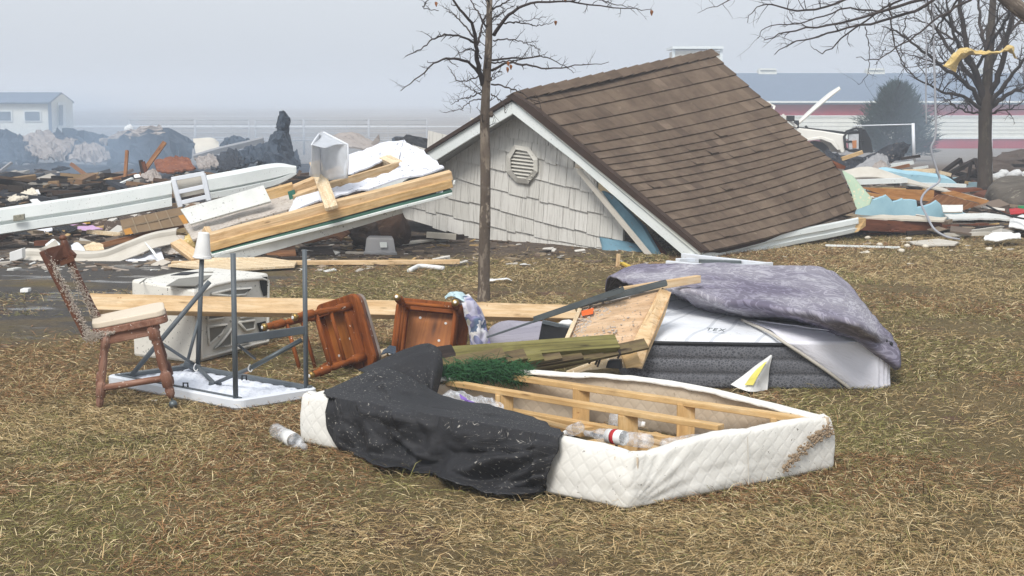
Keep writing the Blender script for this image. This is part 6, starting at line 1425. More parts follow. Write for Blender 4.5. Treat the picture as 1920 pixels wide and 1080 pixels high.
# legs, near pair and far pair seen in line
for o in (0, far):
    k = 1 if o == 0 else dC / (dC + 0)
    XX = lambda u, v: V(CH(u, v).x * (dC + o) / dC, dC + o, CH(u, v).z)
    a = XX(200, 622); b_ = XX(186, 766); b_.z = 0
    part('leg', turned(a, b_, .020, LEGP), M['chair_pink'], wc, smooth=True)
    a = XX(283, 606); b_ = XX(322, 746)
    lg = part('leg', turned(a, b_, .024, LEGP), M['chair_pink'] if o == 0 else M['chair_dark'], wc, smooth=True)
    part('caster_stem', MB().tube([b_, V(b_.x + .004, b_.y, .03)], .006, 8), M['steel'], lg)
    part('caster', MB().lump(V(b_.x + .006, dC + o, .022), .022, .022, .022, 1, 0, 1), M['steel'], lg, smooth=True)
    if o == 0: part('stretcher', MB().tube([XX(196, 727), XX(315, 708)], .017, 10), M['chair_pink'], wc, smooth=True)
    part('apron', MB().bar(XX(188, 636), XX(290, 616), .022, .062, (0, 0, 1), 0, 6, .002), M['chair_pink'], wc, bevel=.004)
sx0, sx1 = CH(172, 631), CH(312, 602)
ax = (sx1 - sx0).normalized(); az = V(-ax.z, 0, ax.x); ay = V(CH(245, 600).x / dC, 1, 0).normalized()
sl = (sx1 - sx0).length
def seat_slab(z0, z1, ins, nm, mat):
    pts = []
    for cx, cy, a0 in ((.07, .07, 180), (sl - .05, .05, 270), (sl - .05, far - .03, 0), (.07, far - .05, 90)):
        for k in range(7):
            g_ = math.radians(a0 + 15 * k); pts.append(sx0 + ax * (cx + (.06 - ins) * math.cos(g_)) + ay * (cy - .03 + (.06 - ins) * math.sin(g_)) + az * z0)
    return part(nm, MB().prism(pts, az * (z1 - z0)), mat, wc, bevel=.006)
seat_slab(-.005, .032, 0, 'seat', M['chair_pink'])
M['cream_pad'] = m_gen('cream_seat_face', C('dccfbc'), C('cfc2ae'), 5, .7, C('8a6a58'), .66, 50)
seat_slab(.0335, .064, .004, 'seat_pad', M['cream_pad'])
# back: two posts, crest rail with knob
pA0, pA1 = CH(166, 630, .02), CH(82, 468, .02); pB0, pB1 = CH(192, 606, .30), CH(121, 452, .30)
pB1 = CH(118, 448, .16); pB0 = CH(186, 602, .20)
part('back_post', MB().bar(CH(163, 632, .03), CH(80, 470, .03), .028, .055, (0, 1, 0)), M['chair_dark'], wc, bevel=.006)
part('back_post', MB().tube([cr([pB0, CH(165, 560, .19), CH(140, 505, .18), CH(132, 490, .17), CH(118, 446, .16)], i / 16) for i in range(17)], [.020, .020, .019, .018, .018, .017, .016, .016, .015, .017, .020, .022, .022, .022, .021, .020, .014], 12), M['chair_dark'], wc, smooth=True)
part('knob', MB().lump(CH(118, 446, .16), .020, .02, .016, 1, .0), M['chair_dark'], wc, smooth=True)
part('crest_rail', MB().prism([CH(76, 468, .05), CH(118, 458, .14), CH(139, 478, .16), CH(136, 486, .16), CH(118, 484, .13), CH(106, 498, .1), CH(96, 492, .07), CH(84, 490, .05)], (.008, .03, 0)), M['chair_dark'], wc, bevel=.004)
part('crest_rail', MB().bar(CH(112, 494, .12), CH(138, 484, .16), .02, .025), M['chair_dark'], wc)
part('torn_paper', MB().grid(patch([[CH(72, 467, .04), CH(88, 460, .05), CH(104, 449, .08)], [CH(80, 471, .05), CH(94, 464, .05), CH(110, 460, .08)]], 8, 3, .006, 12)), M['siding'], wc, solid=.003)
# caked insulation crumbs
r = random.Random(12); mb = MB()
for k in range(2600):
    t = r.random()
    which = r.random()
    if which < .36: c = CH(166, 628, .0).lerp(CH(97, 490, -.005), t ** 1.3); s = .018
    elif which < .66: c = pB0.lerp(CH(134, 500, .14), t ** 1.2) + V(0, -.02, 0); s = .018
    else: c = CH(160 + 55 * t, 634 - 12 * t, -.02); s = .022 * (1.2 - t)
    c = c + V(r.gauss(0, s * .55), r.gauss(0, s * .4), r.gauss(0, s * .7)); q = r.uniform(.0012, .0042)
    mb.lump(c, q, q, q * .7, k % 30, .35, 3, 5, 4)
M['crumb'] = m_gen('insulation_crumbs', C('a3968a'), C('c6bcb0'), 60, 1, C('6a5a50'), .6, 90)
part('caked_crumbs', mb, M['crumb'], wc)

def rot(o, X, Y, Z):
    X, Y, Z = [Vector(a).normalized() for a in (X, Y, Z)]
    return lambda x, y, z: o + X * x + Y * y + Z * z
def stool(name, label, o, X, Y, Z, W=.40, H=.40, leg=.40, splay=.05):
    """overturned chair seat; local Z is the seat's own up, legs along -Z"""
    f = rot(o, X, Y, Z); c = thing(name, label, 'chair', V(o.x, o.y, 0))
    def slab(z0, z1, w, h, rad, nm, mat):
        pts = []
        for sx, sy, a0 in ((-1, -1, 180), (1, -1, 270), (1, 1, 0), (-1, 1, 90)):
            for k in range(7):
                g_ = math.radians(a0 + 15 * k); pts.append(f(sx * (w / 2 - rad) + rad * math.cos(g_), sy * (h / 2 - rad) + rad * math.sin(g_), z0))
        return part(nm, MB().prism(pts, f(0, 0, z1) - f(0, 0, z0)), mat, c, bevel=.006)
    slab(0, .028, W, H, .06, 'seat', M['chair_red']); slab(.029, .05, W - .012, H - .012, .055, 'seat_rim', M['chair_dark']); slab(.051, .072, W - .02, H - .02, .05, 'seat_pad', m_gen('worn_grey_seat', C('8a8078'), C('6a5c54'), 6, .7))
    slab(-.004, -.001, W * .66, H * .68, .01, 'seat_board', M['chair_orange'])
    a, b_ = W * .335, H * .345
    for p, q in (((-a, b_), (a, b_)), ((-a, -b_), (a, -b_)), ((-a, -b_), (-a, b_)), ((a, -b_), (a, b_))):
        part('apron', MB().bar(f(*p, -.032), f(*q, -.032), .022, .062, Z), M['chair_red'], c, bevel=.003)
    ends = {}
    for sx in (-1, 1):
        for sy in (-1, 1):
            p, q = f(sx * a, sy * b_, -.01), f(sx * (a + splay), sy * (b_ + splay), -leg)
            lg = part('leg', turned(p, q, .021, LEGP), M['chair_red'], c, smooth=True)
            e = (q - p).normalized()
            part('caster_cup', MB().tube([q - e * .012, q + e * .006, q + e * .012], [.022, .022, .012], 14), m_gen('brass_cup', C('8a6a34'), C('a8905a'), 20, .35, metal=.8) if 'brass' not in M else M['brass'], lg, smooth=True)
            part('stem_hole', MB().tube([q + e * .010, q + e * .016], [.010, .009], 10), M['foam_white'], lg)
            ends[sx, sy] = (p, q)
    for sx in (-1, 1):
        part('stretcher', MB().tube([ends[sx, -1][0].lerp(ends[sx, -1][1], .62), ends[sx, 1][0].lerp(ends[sx, 1][1], .62)], .012, 10), M['chair_red'], c, smooth=True)
        part('stretcher', MB().tube([ends[sx, -1][0].lerp(ends[sx, -1][1], .36), ends[sx, 1][0].lerp(ends[sx, 1][1], .36)], .011, 10), M['chair_red'], c, smooth=True)
    part('stretcher', MB().tube([ends[-1, 1][0].lerp(ends[-1, 1][1], .5), ends[1, 1][0].lerp(ends[1, 1][1], .5)], .012, 10), M['chair_red'], c, smooth=True)
    for x_, y_ in ((-.09, .08), (.07, .10), (-.06, -.03), (.10, -.11)):
        part('screw', MB().tube([f(x_, y_, -.004), f(x_, y_, -.009)], .008, 10), M['foam_white'], c)
    return f
M['brass'] = m_gen('brass_caster_cup', C('8a6a34'), C('a8905a'), 20, .35, metal=.8)
oA = P(645, 628, 8.62); zA = V(.72, .66, .12)
yA = V(-.30, .10, .95); xA = yA.cross(zA); stool('overturned_chair', 'overturned red-brown chair on its side with legs pointing left under the pine beam', oA, xA, zA.cross(xA), zA, .45, .43, .40, .02)
oB = P(806, 628, 9.05); zB = V(.06, .93, -.26); yB = V(.10, .25, .94); xB = yB.cross(zB)
stool('overturned_chair', 'overturned red-brown chair showing its square underside behind the black cloth', oB, xB, zB.cross(xB), zB, .46, .43, .36, .02)
# floral garment over the chair corner
def m_floral():
    t = NT('floral_cloth'); v = t.tc(); k = t.vor(v, 26, 'F1', 1)
    s = t.n('ShaderNodeSeparateColor'); t.l(k, s.inputs[0])
    col = t.ramp(s.outputs[0], [(0.0, C('d8d8dc')), (.35, C('c8c8d2')), (.5, C('7a7a9a')), (.66, C('d4d2d0')), (.8, C('5a6a82')), (.92, C('b0b0a4'))], 'CONSTANT')
    w = t.ramp(t.noise(v, 4, 2), [(.48, 0), (.52, 1)]); col = t.mix(t.math('MULTIPLY', w, .6), col, C('8f8cae')); t.bump(t.noise(v, 14, 4), .6, .02); return t.fin(col, .9, .15)
fl = thing('garment', 'floral and teal garment hanging over the corner of the chair beside the black cloth', 'garment', P(880, 650, 8.7))
part('cloth', MB().grid(patch([[P(848, 562, 9.0), P(862, 552, 9.0), P(878, 552, 8.98)], [P(866, 574, 8.8), P(880, 566, 8.8), P(892, 566, 8.84)], [P(872, 592, 8.78), P(890, 590, 8.74), P(908, 595, 8.8)], [P(880, 615, 8.78), P(896, 616, 8.72), P(912, 620, 8.8)], [P(884, 655, 8.76), P(900, 656, 8.7), P(922, 656, 8.8)]], 22, 44, .035, 12)), m_floral(), fl, smooth=True, solid=.006)
part('teal_lining', MB().grid(patch([[P(834, 556, 9.0), P(845, 547, 9.0), P(862, 547, 9.0), P(875, 558, 8.98)], [P(838, 562, 8.9), P(850, 556, 8.84), P(866, 562, 8.8), P(882, 580, 8.82)]], 18, 8, .02, 14)), m_gen('teal_cloth', C('a8c4ca'), C('c8d8da'), 14, .9, C('4f7a88'), .55, 30), fl, smooth=True, solid=.005)
part('lavender_lining', MB().grid(patch([[P(902, 622, 8.76), P(915, 630, 8.78)], [P(906, 656, 8.74), P(924, 656, 8.76)]], 6, 8, .02, 14)), m_gen('violet_cloth', C('746c98'), C('8a82ac'), 10, .9), fl, smooth=True, solid=.005)
# scraps behind the black cloth
mb = MB(); mb.prism([G(698, 668, .02), G(728, 660, .02), G(740, 668, .02), G(704, 684, .02)], (0, 0, .03)); solo('pale_board', mb, M['pine_pale'], 'pale board corner between the two overturned chairs', 'board')
quad_sheet('cloth_scrap', [[(718, 660, 8.5), (730, 650, 8.6), (742, 652, 8.6)], [(716, 666, 8.4), (728, 664, 8.4), (742, 664, 8.4)]], M['char_blue'], 'grey and teal cloth scrap on the pale board between the overturned chairs', 'cloth', .03, 10, 3, .006)
# grey cushion
M['cushion'] = m_gen('grey_lavender_cloth', C('8c8994'), C('a09da8'), 4, .9, bump=.6, bscale=14, bdist=.02)
def pillow(name, label, c, X, Y, Z, mat, cat='cushion'):
    mb = MB(); pos = []
    for j in range(17):
        th = math.pi * j / 16; row = []
        for i in range(32):
            ph = 2 * math.pi * i / 32; sg = lambda x, e: math.copysign(abs(x) ** e, x)
            x = sg(math.cos(ph), .45) * sg(math.sin(th), .6); y_ = sg(math.sin(ph), .45) * sg(math.sin(th), .6); z = sg(math.cos(th), .8)
            p = Vector(c) + Vector(X) * x + Vector(Y) * y_ + Vector(Z) * z; row.append(p + V(0, 0, 1) * .008 * nz(p, 9))
        pos.append(row)
    mb.grid(pos, True); return solo(name, mb, mat, label, cat, smooth=True)
pillow('cushion', 'grey lavender cushion under the drawer slides', P(985, 630, 9.2) + V(0, 0, -.03), (.24, 0, 0), (0, .2, .03), (0, -.02, .10), M['cushion'])
# black speaker box
sb = thing('speaker_box', 'small black box between the grey cushion and the drawer', 'box', P(1040, 645, 8.9))
mb = MB(); mb.hexa([P(1008, 645, 8.75), P(1056, 645, 8.7), P(1062, 640, 8.95), P(1020, 640, 8.95), P(1016, 604, 8.75), P(1066, 615, 8.7), P(1072, 612, 8.95), P(1026, 600, 8.95)]); part('body', mb, M['black_plain'], sb, bevel=.006)
part('edge_trim', MB().bar(P(1017, 603, 8.74), P(1069, 615, 8.72), .02, .02), M['grey_metal'], sb)
mb = MB(); mb.lump(P(1062, 606, 8.9), .05, .05, .018, 3, .3); solo('white_scrap', mb, M['foam_white'], 'white scrap behind the black box', 'scrap', smooth=True)
# ---- wooden drawer with slides
dw_ = thing('drawer_box', 'wooden drawer tipped up on edge with plaster debris in it', 'drawer', P(1160, 690, 8.04))
dTL, dTR, dBR, dBL = P(1088, 577, 8.29), P(1244, 540, 8.29), P(1178, 662, 7.79), P(1060, 645, 7.84)
part('bottom', MB().prism([dTL, dTR, P(1184, 662, 7.84), P(1168, 655, 7.84), dBL], (.0, .014, -.012)), m_wood('drawer_ply', C('c8a988'), C('b4926e'), C('d8bea0'), speck=C('8a7a6c'), thr=.60, sscale=50), dw_)
part('side', MB().hexa([P(1178, 656, 7.78), P(1176, 688, 7.72), P(1204, 692, 7.78), P(1216, 650, 7.84), P(1236, 541, 8.26), P(1238, 541, 8.24), P(1258, 549, 8.26), P(1256, 548, 8.30)]), M['pine'], dw_, bevel=.004)
part('side', MB().prism([P(1176, 688, 7.73), P(1178, 660, 7.77), P(1244, 540, 8.26), P(1259, 549, 8.28), P(1247, 592, 8.14), P(1204, 692, 7.78)], (-.004, .03, 0)), M['pine'], dw_, bevel=.003)
part('front', MB().prism([P(1062, 697, 7.74), P(1126, 674, 7.74), P(1164, 664, 7.75), P(1174, 690, 7.71), P(1140, 691, 7.71), P(1100, 695, 7.72), P(1062, 708, 7.72)], (0, .03, 0)), M['pine_pale'], dw_, bevel=.003)
part('corner_block', MB().prism([P(1164, 664, 7.74), P(1192, 654, 7.75), P(1204, 687, 7.70), P(1174, 691, 7.69)], (0, .05, 0)), M['pine_gold'], dw_, bevel=.003)
part('side', MB().bar(P(1060, 642, 7.82), P(1088, 579, 8.26), .022, .035, (0, -1, .4)), M['pine_pale'], dw_, bevel=.003)
part('tag', MB().prism([P(1090, 583, 8.16), P(1113, 577, 8.16), P(1112, 588, 8.12), P(1091, 592, 8.12)], (0, -.01, 0)), m_gen('orange_tag', C('e0642a'), C('d0561e'), 9, .6), dw_, bevel=.002)
r = random.Random(9); mb = MB()
for k in range(420):
    a, b_ = min(1, abs(r.gauss(.30, .2))), min(1, max(0, r.gauss(.55, .24)))
    c = (dTL.lerp(dTR, a)).lerp(dBL.lerp(dBR, a), b_) + V(0, -.012, .006); q = r.uniform(.003, .009); mb.lump(c + V(r.gauss(0, .008), -abs(r.gauss(0, .006)), 0), q, q, q * .7, k % 30, .4, 3, 5, 4)
part('plaster_crumbs', mb, M['crumb'], dw_)['kind'] = 'stuff'
def slide(label, a, b_, m_):
    s = thing('drawer_slide', label, 'drawer slide', a.lerp(b_, .5)); f = lambda t: a.lerp(b_, t)
    dz = V(0, 0, 1)
    part('outer_channel', MB().bar(f(.35), f(1), .045, .014), M['steel'], s, bevel=.002); part('outer_channel', MB().bar(f(.35) + V(0, -.022, .012), f(1) + V(0, -.022, .012), .006, .026), M['steel'], s)
    part('outer_channel', MB().bar(f(.35) + V(0, .022, .012), f(1) + V(0, .022, .012), .006, .026), M['steel'], s)
    part('inner_channel', MB().bar(f(0), f(.5), .032, .012), M['grey_metal'], s, bevel=.002); part('roller', MB().bar(f(.93) + dz * .015, f(.99) + dz * .015, .04, .02), M['black_plain'], s)
slide('long grey drawer slide reaching from the garment up over the black box', P(914, 632, 8.45), P(1170, 546, 8.15), 0)
slide('grey drawer slide fixed along the top edge of the tipped drawer', P(1078, 577, 8.26), P(1250, 533, 8.26), 1)
mb = MB(); mb.bar(P(1165, 546, 8.5), P(1310, 523, 8.9), .04, .045); solo('pine_strip', mb, M['pine'], 'short pine strip resting on the comforter above the drawer', 'lumber', bevel=.003)
# ---- mossy slatted panel and fir garland
sl_ = thing('slatted_fence', 'mossy weathered panel of overlapping wooden slats lying over the garland', 'panel', P(1000, 690, 7.6))
part('slat', MB().bar(P(832, 667, 7.34), P(1156, 643, 7.62), .095, .035, (0, 0, 1), .62, 12, .006), M['moss_wood'], sl_)
part('slat_end', MB().bar(P(826, 670, 7.33), P(852, 666, 7.36), .11, .045, (0, 0, 1), .62), M['burnt_wood'], sl_)
for i, (ua, va, ub, vb, m_) in enumerate([(830, 684, 945, 662, 'old_wood'), (835, 690, 985, 664, 'old_wood'), (860, 690, 1016, 666, 'moss_wood'), (880, 692, 1050, 664, 'old_wood'), (920, 692, 1090, 664, 'old_wood'), (960, 690, 1130, 662, 'old_wood'), (990, 690, 1182, 652, 'old_wood'), (1020, 686, 1212, 645, 'old_wood')]):
    f = lambda u: 7.24 + (u - 830) / 380 * .34
    part('slat', MB().bar(P(ua, va, f(ua) + .012 * i), P(ub, vb, f(ub) + .012 * i), .07, .014, (0, -.3, 1), .35, 6, .004), M[m_], sl_)
for u, v0, v1 in ((1106, 664, 682), (1118, 662, 684), (1122, 660, 688), (1160, 655, 672)):
    part('hanging_fibre', MB().tube([P(u, v0, 7.58), P(u + 3, (v0 + v1) / 2, 7.56), P(u - 2, v1, 7.56)], .006, 5), M['burnt_wood'], sl_)
mb = MB(); mb.hexa([P(1135, 690, 7.6), P(1165, 692, 7.6), P(1168, 690, 7.7), P(1140, 690, 7.7), P(1140, 676, 7.6), P(1163, 674, 7.6), P(1166, 672, 7.7), P(1144, 673, 7.7)]); solo('black_case', mb, M['black_plain'], 'small black case in front of the tipped drawer corner', 'case', bevel=.005)
rng = random.Random(6); mb = MB()
for k in range(4200):
    t = rng.random(); u = 834 + 160 * t; d = 7.12 + .16 * t
    c = P(u, 694 + 4 * math.sin(t * 9), d) + V(rng.gauss(0, .02), rng.gauss(0, .04), rng.gauss(-.006, .022))
    o = V(rng.uniform(-1, 1), rng.uniform(-1, .3), rng.uniform(-1, .6)).normalized(); s = o.orthogonal().normalized(); l_ = rng.uniform(.03, .07); w = rng.uniform(.0011, .0022)
    z = V(rng.random() * 9, rng.random(), 0); b_ = c + o * l_ * .5 + V(0, 0, .004)
    mb.add([c - s * w, c + s * w, b_ + s * w, b_ - s * w, c + o * l_], [(0, 1, 2, 3), (3, 2, 4)], [z] * 5)
M['fir'] = m_gen('fir_needles', C('1a3f22'), C('2c5a32'), 1.0, .8)
solo('fir_garland', mb, M['fir'], 'dark green artificial fir garland under the mossy slats', 'garland')
# ---- mattress, sheet, comforter
mt = thing('mattress', 'grey sided white topped mattress half covered by the purple comforter', 'mattress', G(1430, 728))
yF = D(729); MX0, MX1, MZ = (1186 - 960) / FPX * yF * 1.0, P(1668, 728, yF).x, .245
def m_hex():
    t = NT('grey_hex_border'); v = t.tc((1, 1.15, 1)); k = t.vor(v, 62, 'DISTANCE_TO_EDGE')
    s = t.n('ShaderNodeSeparateXYZ'); t.l(t.tc(), s.inputs[0])
    col = t.mix(t.ramp(k, [(.06, 1), (.16, 0)]), C('4c4d52'), C('74757a'))
    col = t.mix(t.ramp(t.noise(t.tc((1, 5, 1)), 2, 3), [(.4, 0), (.6, .6)]), col, C('56575c')); t.bump(k, .5, .004); return t.fin(col, .8, .25)
M['hex'] = m_hex()
def m_top():
    t = NT('white_mattress_top'); v = t.tc(); w = t.n('ShaderNodeTexWave'); w.inputs['Scale'].default_value = .9; w.inputs['Distortion'].default_value = 3.5; w.inputs['Detail'].default_value = 1; w.inputs['Detail Scale'].default_value = .8; t.l(t.tc((1, 1, 1), (0, 0, .5)), w.inputs[0])
    f = t.math('MULTIPLY', t.ramp(w.outputs[1], [(.62, 0), (.66, 1), (.78, 1), (.82, 0)]), .7)
    col = t.mix(f, C('dcdfe4'), C('b9bdc4')); col = t.mix(t.math('MULTIPLY', t.ramp(t.noise(v, 26, 4, .8), [(.56, 0), (.64, 1)]), t.ramp(t.noise(v, 2.2, 2), [(.5, 0), (.62, .8)])), col, C('a09a92')); t.bump(t.noise(v, 6, 4), .6, .03); return t.fin(col, .85, .2)
M['mtop'] = m_top()
# front border with rounded right end, three stitched bands
pth = [V(MX0 - .02, yF + .5, 0), V(MX0 - .01, yF + .10, 0), V(MX0 + .03, yF + .03, 0), V(MX0 + .10, yF + .002, 0), V(.5 * (MX0 + MX1), yF - .01, 0), V(MX1 - .12, yF, 0)] + [V(MX1 - .12 + .12 * math.sin(a), yF + .12 - .12 * math.cos(a), 0) for a in [math.radians(x) for x in (15, 30, 45, 60, 75, 90)]] + [V(MX1 - .01, yF + .8, 0), V(MX1 - .10, yF + 1.85, 0)]
fine = [cr(pth, i / 90) for i in range(91)]
def outn(i):
    a = fine[min(i + 1, 90)] - fine[max(i - 1, 0)]; a.z = 0; a.normalize(); return V(a.y, -a.x, 0)
pos = []
for j in range(25):
    t = j / 24; b3 = abs(math.sin(t * math.pi * 3)) ** .5
    pos.append([fine[i] + outn(i) * (.011 * b3 - (.012 if t > .97 or t < .03 else 0)) + V(0, 0, t * MZ + .010 * math.sin(i * .12)) for i in range(91)])
part('border', MB().grid(pos), M['hex'], mt, smooth=True)
part('piping', MB().tube([fine[i] + outn(i) * (.008 - .03 * max(0, min(1, (i - 60) / 6))) + V(0, 0, MZ + .004 - .02 * max(0, min(1, (i - 60) / 6)) + .010 * math.sin(i * .12)) for i in range(91)], .010, 8), M['black_plain'], mt, smooth=True)
g = []
for j in range(31):
    row = []
    for i in range(61):
        x = MX0 + (MX1 - .02 - MX0) * i / 60; y_ = yF + .005 + 1.95 * j / 30; e = min(1, 7 * min(i / 60, 1 - i / 60), 9 * j / 30 + .0)
        if j < 4 and x > MX1 - .12: y_ = max(y_, yF + .12 - math.sqrt(max(0, .0144 - (x - MX1 + .12) ** 2)))
        row.append(V(x, y_, MZ + .008 + .030 * e ** .5 - .05 * sstep(.93, 1, i / 60) + .012 * nz((x, y_, 0), 3.2)))
    g.append(row)
part('top', MB().grid(g), M['mtop'], mt, smooth=True)
NOGRASS.append([(MX0 - .3, yF), (MX1, yF), (MX1, yF + 2), (MX0 - .3, yF + 2)])
fc = bpy.data.curves.new('lettering', 'FONT'); fc.body = 'TEX'; fc.size = .055; fc.extrude = .0008; fc.align_x = 'CENTER'; fc.space_character = 1.2
fo = bpy.data.objects.new('lettering_curve', fc); COL.objects.link(fo); bpy.context.view_layer.update()
fm = bpy.data.meshes.new_from_object(fo); bpy.data.objects.remove(fo); fm.materials.append(M['steel'])
fo = bpy.data.objects.new('lettering', fm); COL.objects.link(fo); fo.parent = mt
pt = P(1340, 641, yF + .17); pt.z = MZ + .047; fo.location = pt - mt.location; fo.rotation_euler = (math.radians(14), 0, math.radians(-24))
# white tag-like sheet over the right corner
sh_ = thing('fitted_sheet', 'pale lavender white sheet pulled over the right corner of the mattress', 'sheet', G(1650, 728))
M['sheet'] = m_gen('pale_lavender_sheet', C('e4e4ee'), C('ececf4'), 3, .85, C('6a6a74'), .70, 24, .5, 6, bdist=.02)
h_ = MZ + .052
def i_at(u):   # index on the border path nearest to column u at the front
    return min(range(20, 44), key=lambda i: abs(960 + fine[i].x / fine[i].y * FPX - u))
iA, iB, iE = i_at(1492), i_at(1612), 66
gf = []
for j in range(17):
    t = j / 16; i0 = iB + (iA - iB) * t; row = []
    for k in range(31):
        x = i0 + (iE - i0) * k / 30; i = min(int(x), 89); f = x - i
        p = fine[i].lerp(fine[i + 1], f) + outn(i) * (.026 + .006 * nz((x * .25, t * 2, 0), 1, 3) + .006 * math.sin(x * .9 + t * 2) * (1 - t))
        row.append(p + V(0, 0, .004 + t * (MZ + .012) * (1 - .22 * sstep(46, 62, x))))
    gf.append(row)
part('front_flap', MB().grid(gf), M['sheet'], sh_, smooth=True, solid=.005)
edge = gf[-1][:25]
rows = [edge[::3], [e.lerp(G(1405 + 24 * k, 600 + 3.2 * k, h_), .35) + V(0, .03, .022) for k, e in enumerate(edge[::3])], [G(1392 + 21 * k, 598 + 3.0 * k, h_ + .004) for k in range(9)]]
part('top_cloth', MB().grid(patch(rows, 50, 20, .006, 6, 2)), M['sheet'], sh_, smooth=True, solid=.006)
q = [G(1392, 600, h_ + .004), G(1440, 622, h_)] + [gf[j][0] + V(0, -.004, 0) for j in (16, 11, 6, 0)]
part('hem', MB().tube([cr(q, i / 30) for i in range(31)], .009, 8), M['siding'], sh_, smooth=True)
def m_damask():
    t = NT('purple_damask'); v = t.tc(); n1 = t.noise(v, 9, 2, .5, 1.2)
    f = t.ramp(n1, [(.47, 0), (.50, 1), (.56, 1), (.59, 0)]); big = t.ramp(t.noise(v, 1.2, 3), [(.38, 0), (.62, 1)])
    base = t.mix(big, C('676272'), C('908d97')); hi = t.mix(big, C('837e90'), C('aeacb4'))
    col = t.mix(f, base, hi); col = t.mix(t.math('MULTIPLY', t.ramp(t.noise(v, 60, 3, .8), [(.58, 0), (.64, 1)]), t.math('MULTIPLY', big, .7)), col, C('c8c4be')); t.bump(t.math('ADD', t.noise(v, 9, 4), t.math('MULTIPLY', n1, .1)), .35, .02); return t.fin(col, .9, .2)
rows = ctl([[(1138, 552, 10.35), (1180, 540, 10.4), (1260, 530, 10.4), (1360, 530, 10.4), (1450, 532, 10.4), (1530, 535, 10.3), (1598, 572, 9.9)],
    [(1136, 542, 10.22), (1172, 522, 10.3), (1260, 512, 10.3), (1360, 512, 10.35), (1450, 516, 10.35), (1540, 520, 10.25), (1606, 566, 9.8)],
    [(1143, 518, 10.05), (1185, 500, 10.1), (1265, 497, 10.1), (1360, 498, 10.12), (1450, 503, 10.15), (1540, 507, 10.05), (1600, 545, 9.65)],
]) + [
    [G(1160, 528, .36), G(1215, 520, .42), G(1290, 516, .44), G(1370, 520, .44), G(1455, 528, .44), G(1560, 540, .42), P(1626, 580, 9.3)],
    [G(1190, 540, .38), G(1250, 538, .42), G(1310, 540, .43), G(1390, 548, .43), G(1475, 558, .43), G(1585, 580, .42), P(1652, 612, 8.85)],
    [G(1230, 548, .38), G(1280, 550, .42), G(1320, 558, .42), G(1400, 574, .42), G(1500, 588, .42), G(1606, 612, .40), P(1674, 640, 8.42)],
    [G(1262, 548, .37), G(1290, 556, .38), G(1316, 571, .335), G(1405, 588, .32), G(1510, 601, .315), G(1600, 628, .315), P(1684, 660, 8.12)],
    [G(1270, 552, .33), G(1292, 562, .33), G(1320, 579, .295), G(1408, 594, .29), G(1512, 606, .29), G(1598, 635, .285), P(1686, 688, 8.0)],
    [G(1275, 553, .30), G(1298, 564, .29), G(1326, 581, .28), G(1410, 597, .28), G(1512, 609, .28), G(1596, 640, .27), P(1680, 690, 8.04)]]
g = patch(rows, 100, 80); out = []
for j, row in enumerate(g):
    rr_ = []
    for i, p in enumerate(row):
        fr = max(0, 1 - abs(j / 80 - .72) / .4); k = .024 * nz((p.x, p.y * 1.2, p.z), 3.4, 2) + (.016 + .030 * fr) * (abs(nz((p.x * .8 + p.y * .9, p.y, p.z), 4.5, 6)) - .12) + .030 * (vf((p.x + p.y * .5, p.y * .7, p.z), 3.6, 3) - .25) + .012 * (vf((p.x, p.y, p.z), 9, 5) - .25) + .004 * nz(p, 19, 4)
        rr_.append(p + V(0, -.35, .8) * k)
    out.append(rr_)
mb = MB(); mb.grid(out); solo('comforter', mb, m_damask(), 'purple grey patterned comforter heaped over the mattress', 'comforter', smooth=True, solid=.012)
# paper sack
ps = thing('paper_sack', 'crumpled white sack with a yellow stripe leaning on the mattress side', 'sack', G(1410, 736))
yS = yF - .09
g = patch([[P(1444, 668, yF - .03), P(1446, 667, yF - .03), P(1447, 669, yF - .03)], [P(1412, 690, yS + .03), P(1428, 692, yS - .02), P(1442, 690, yS + .03)], [P(1388, 708, yS), P(1415, 712, yS - .05), P(1440, 712, yS + .02)], [P(1370, 722, yS), P(1405, 735, yS - .06), P(1438, 732, yS)]], 14, 16, .010, 10)
part('paper', MB().grid(g), M['foam_white'], ps, solid=.003)
part('stripe', MB().grid(patch([[P(1433, 680, yS - .012), P(1438, 678, yS - .012)], [P(1412, 700, yS - .05), P(1424, 700, yS - .052)], [P(1396, 722, yS - .062), P(1412, 722, yS - .07)]], 5, 10, .006, 14)), m_gen('pale_yellow_print', C('e2d878'), C('d6ca60'), 20, .7), ps, solid=.002)
part('print_block', MB().grid(patch([[P(1422, 706, yS - .066), P(1427, 703, yS - .066)], [P(1416, 716, yS - .074), P(1422, 714, yS - .074)]], 3, 3)), M['bin_grey'], ps, solid=.002)
# small litter lying apart on the lawn
for (u, v, s, lb) in ((936, 527, .07, 'flat piece of clear and white plastic on the grass right of the sapling'), (984, 497, .035, 'short white strip on the grass below the shake wall')):
    mb = MB(); c = G(u, v, .015); mb.grid(patch([[c + V(-s * 1.4, s * .3, 0), c + V(0, s * .5, .02), c + V(s * 1.5, s * .2, .005)], [c + V(-s * 1.3, -s * .4, 0), c + V(0, -s * .4, .015), c + V(s * 1.6, -s * .3, .004)]], 10, 6, .02, 16)); solo('litter_scrap', mb, M['foam_white'], lb, 'scrap', solid=.004)
for i, (u, v) in enumerate(((1627, 446), (1649, 459), (1704, 448), (1701, 461), (1854, 467), (1690, 470), (1735, 462))):
    mb = MB(); mb.lump(G(u, v, .02), .035, .03, .022, i, .4, 2, 10, 7); solo('foam_bit', mb, M['cream'], 'cream foam bit on the grass near the grey plank', 'foam', 'foam bits on the right lawn', smooth=True)
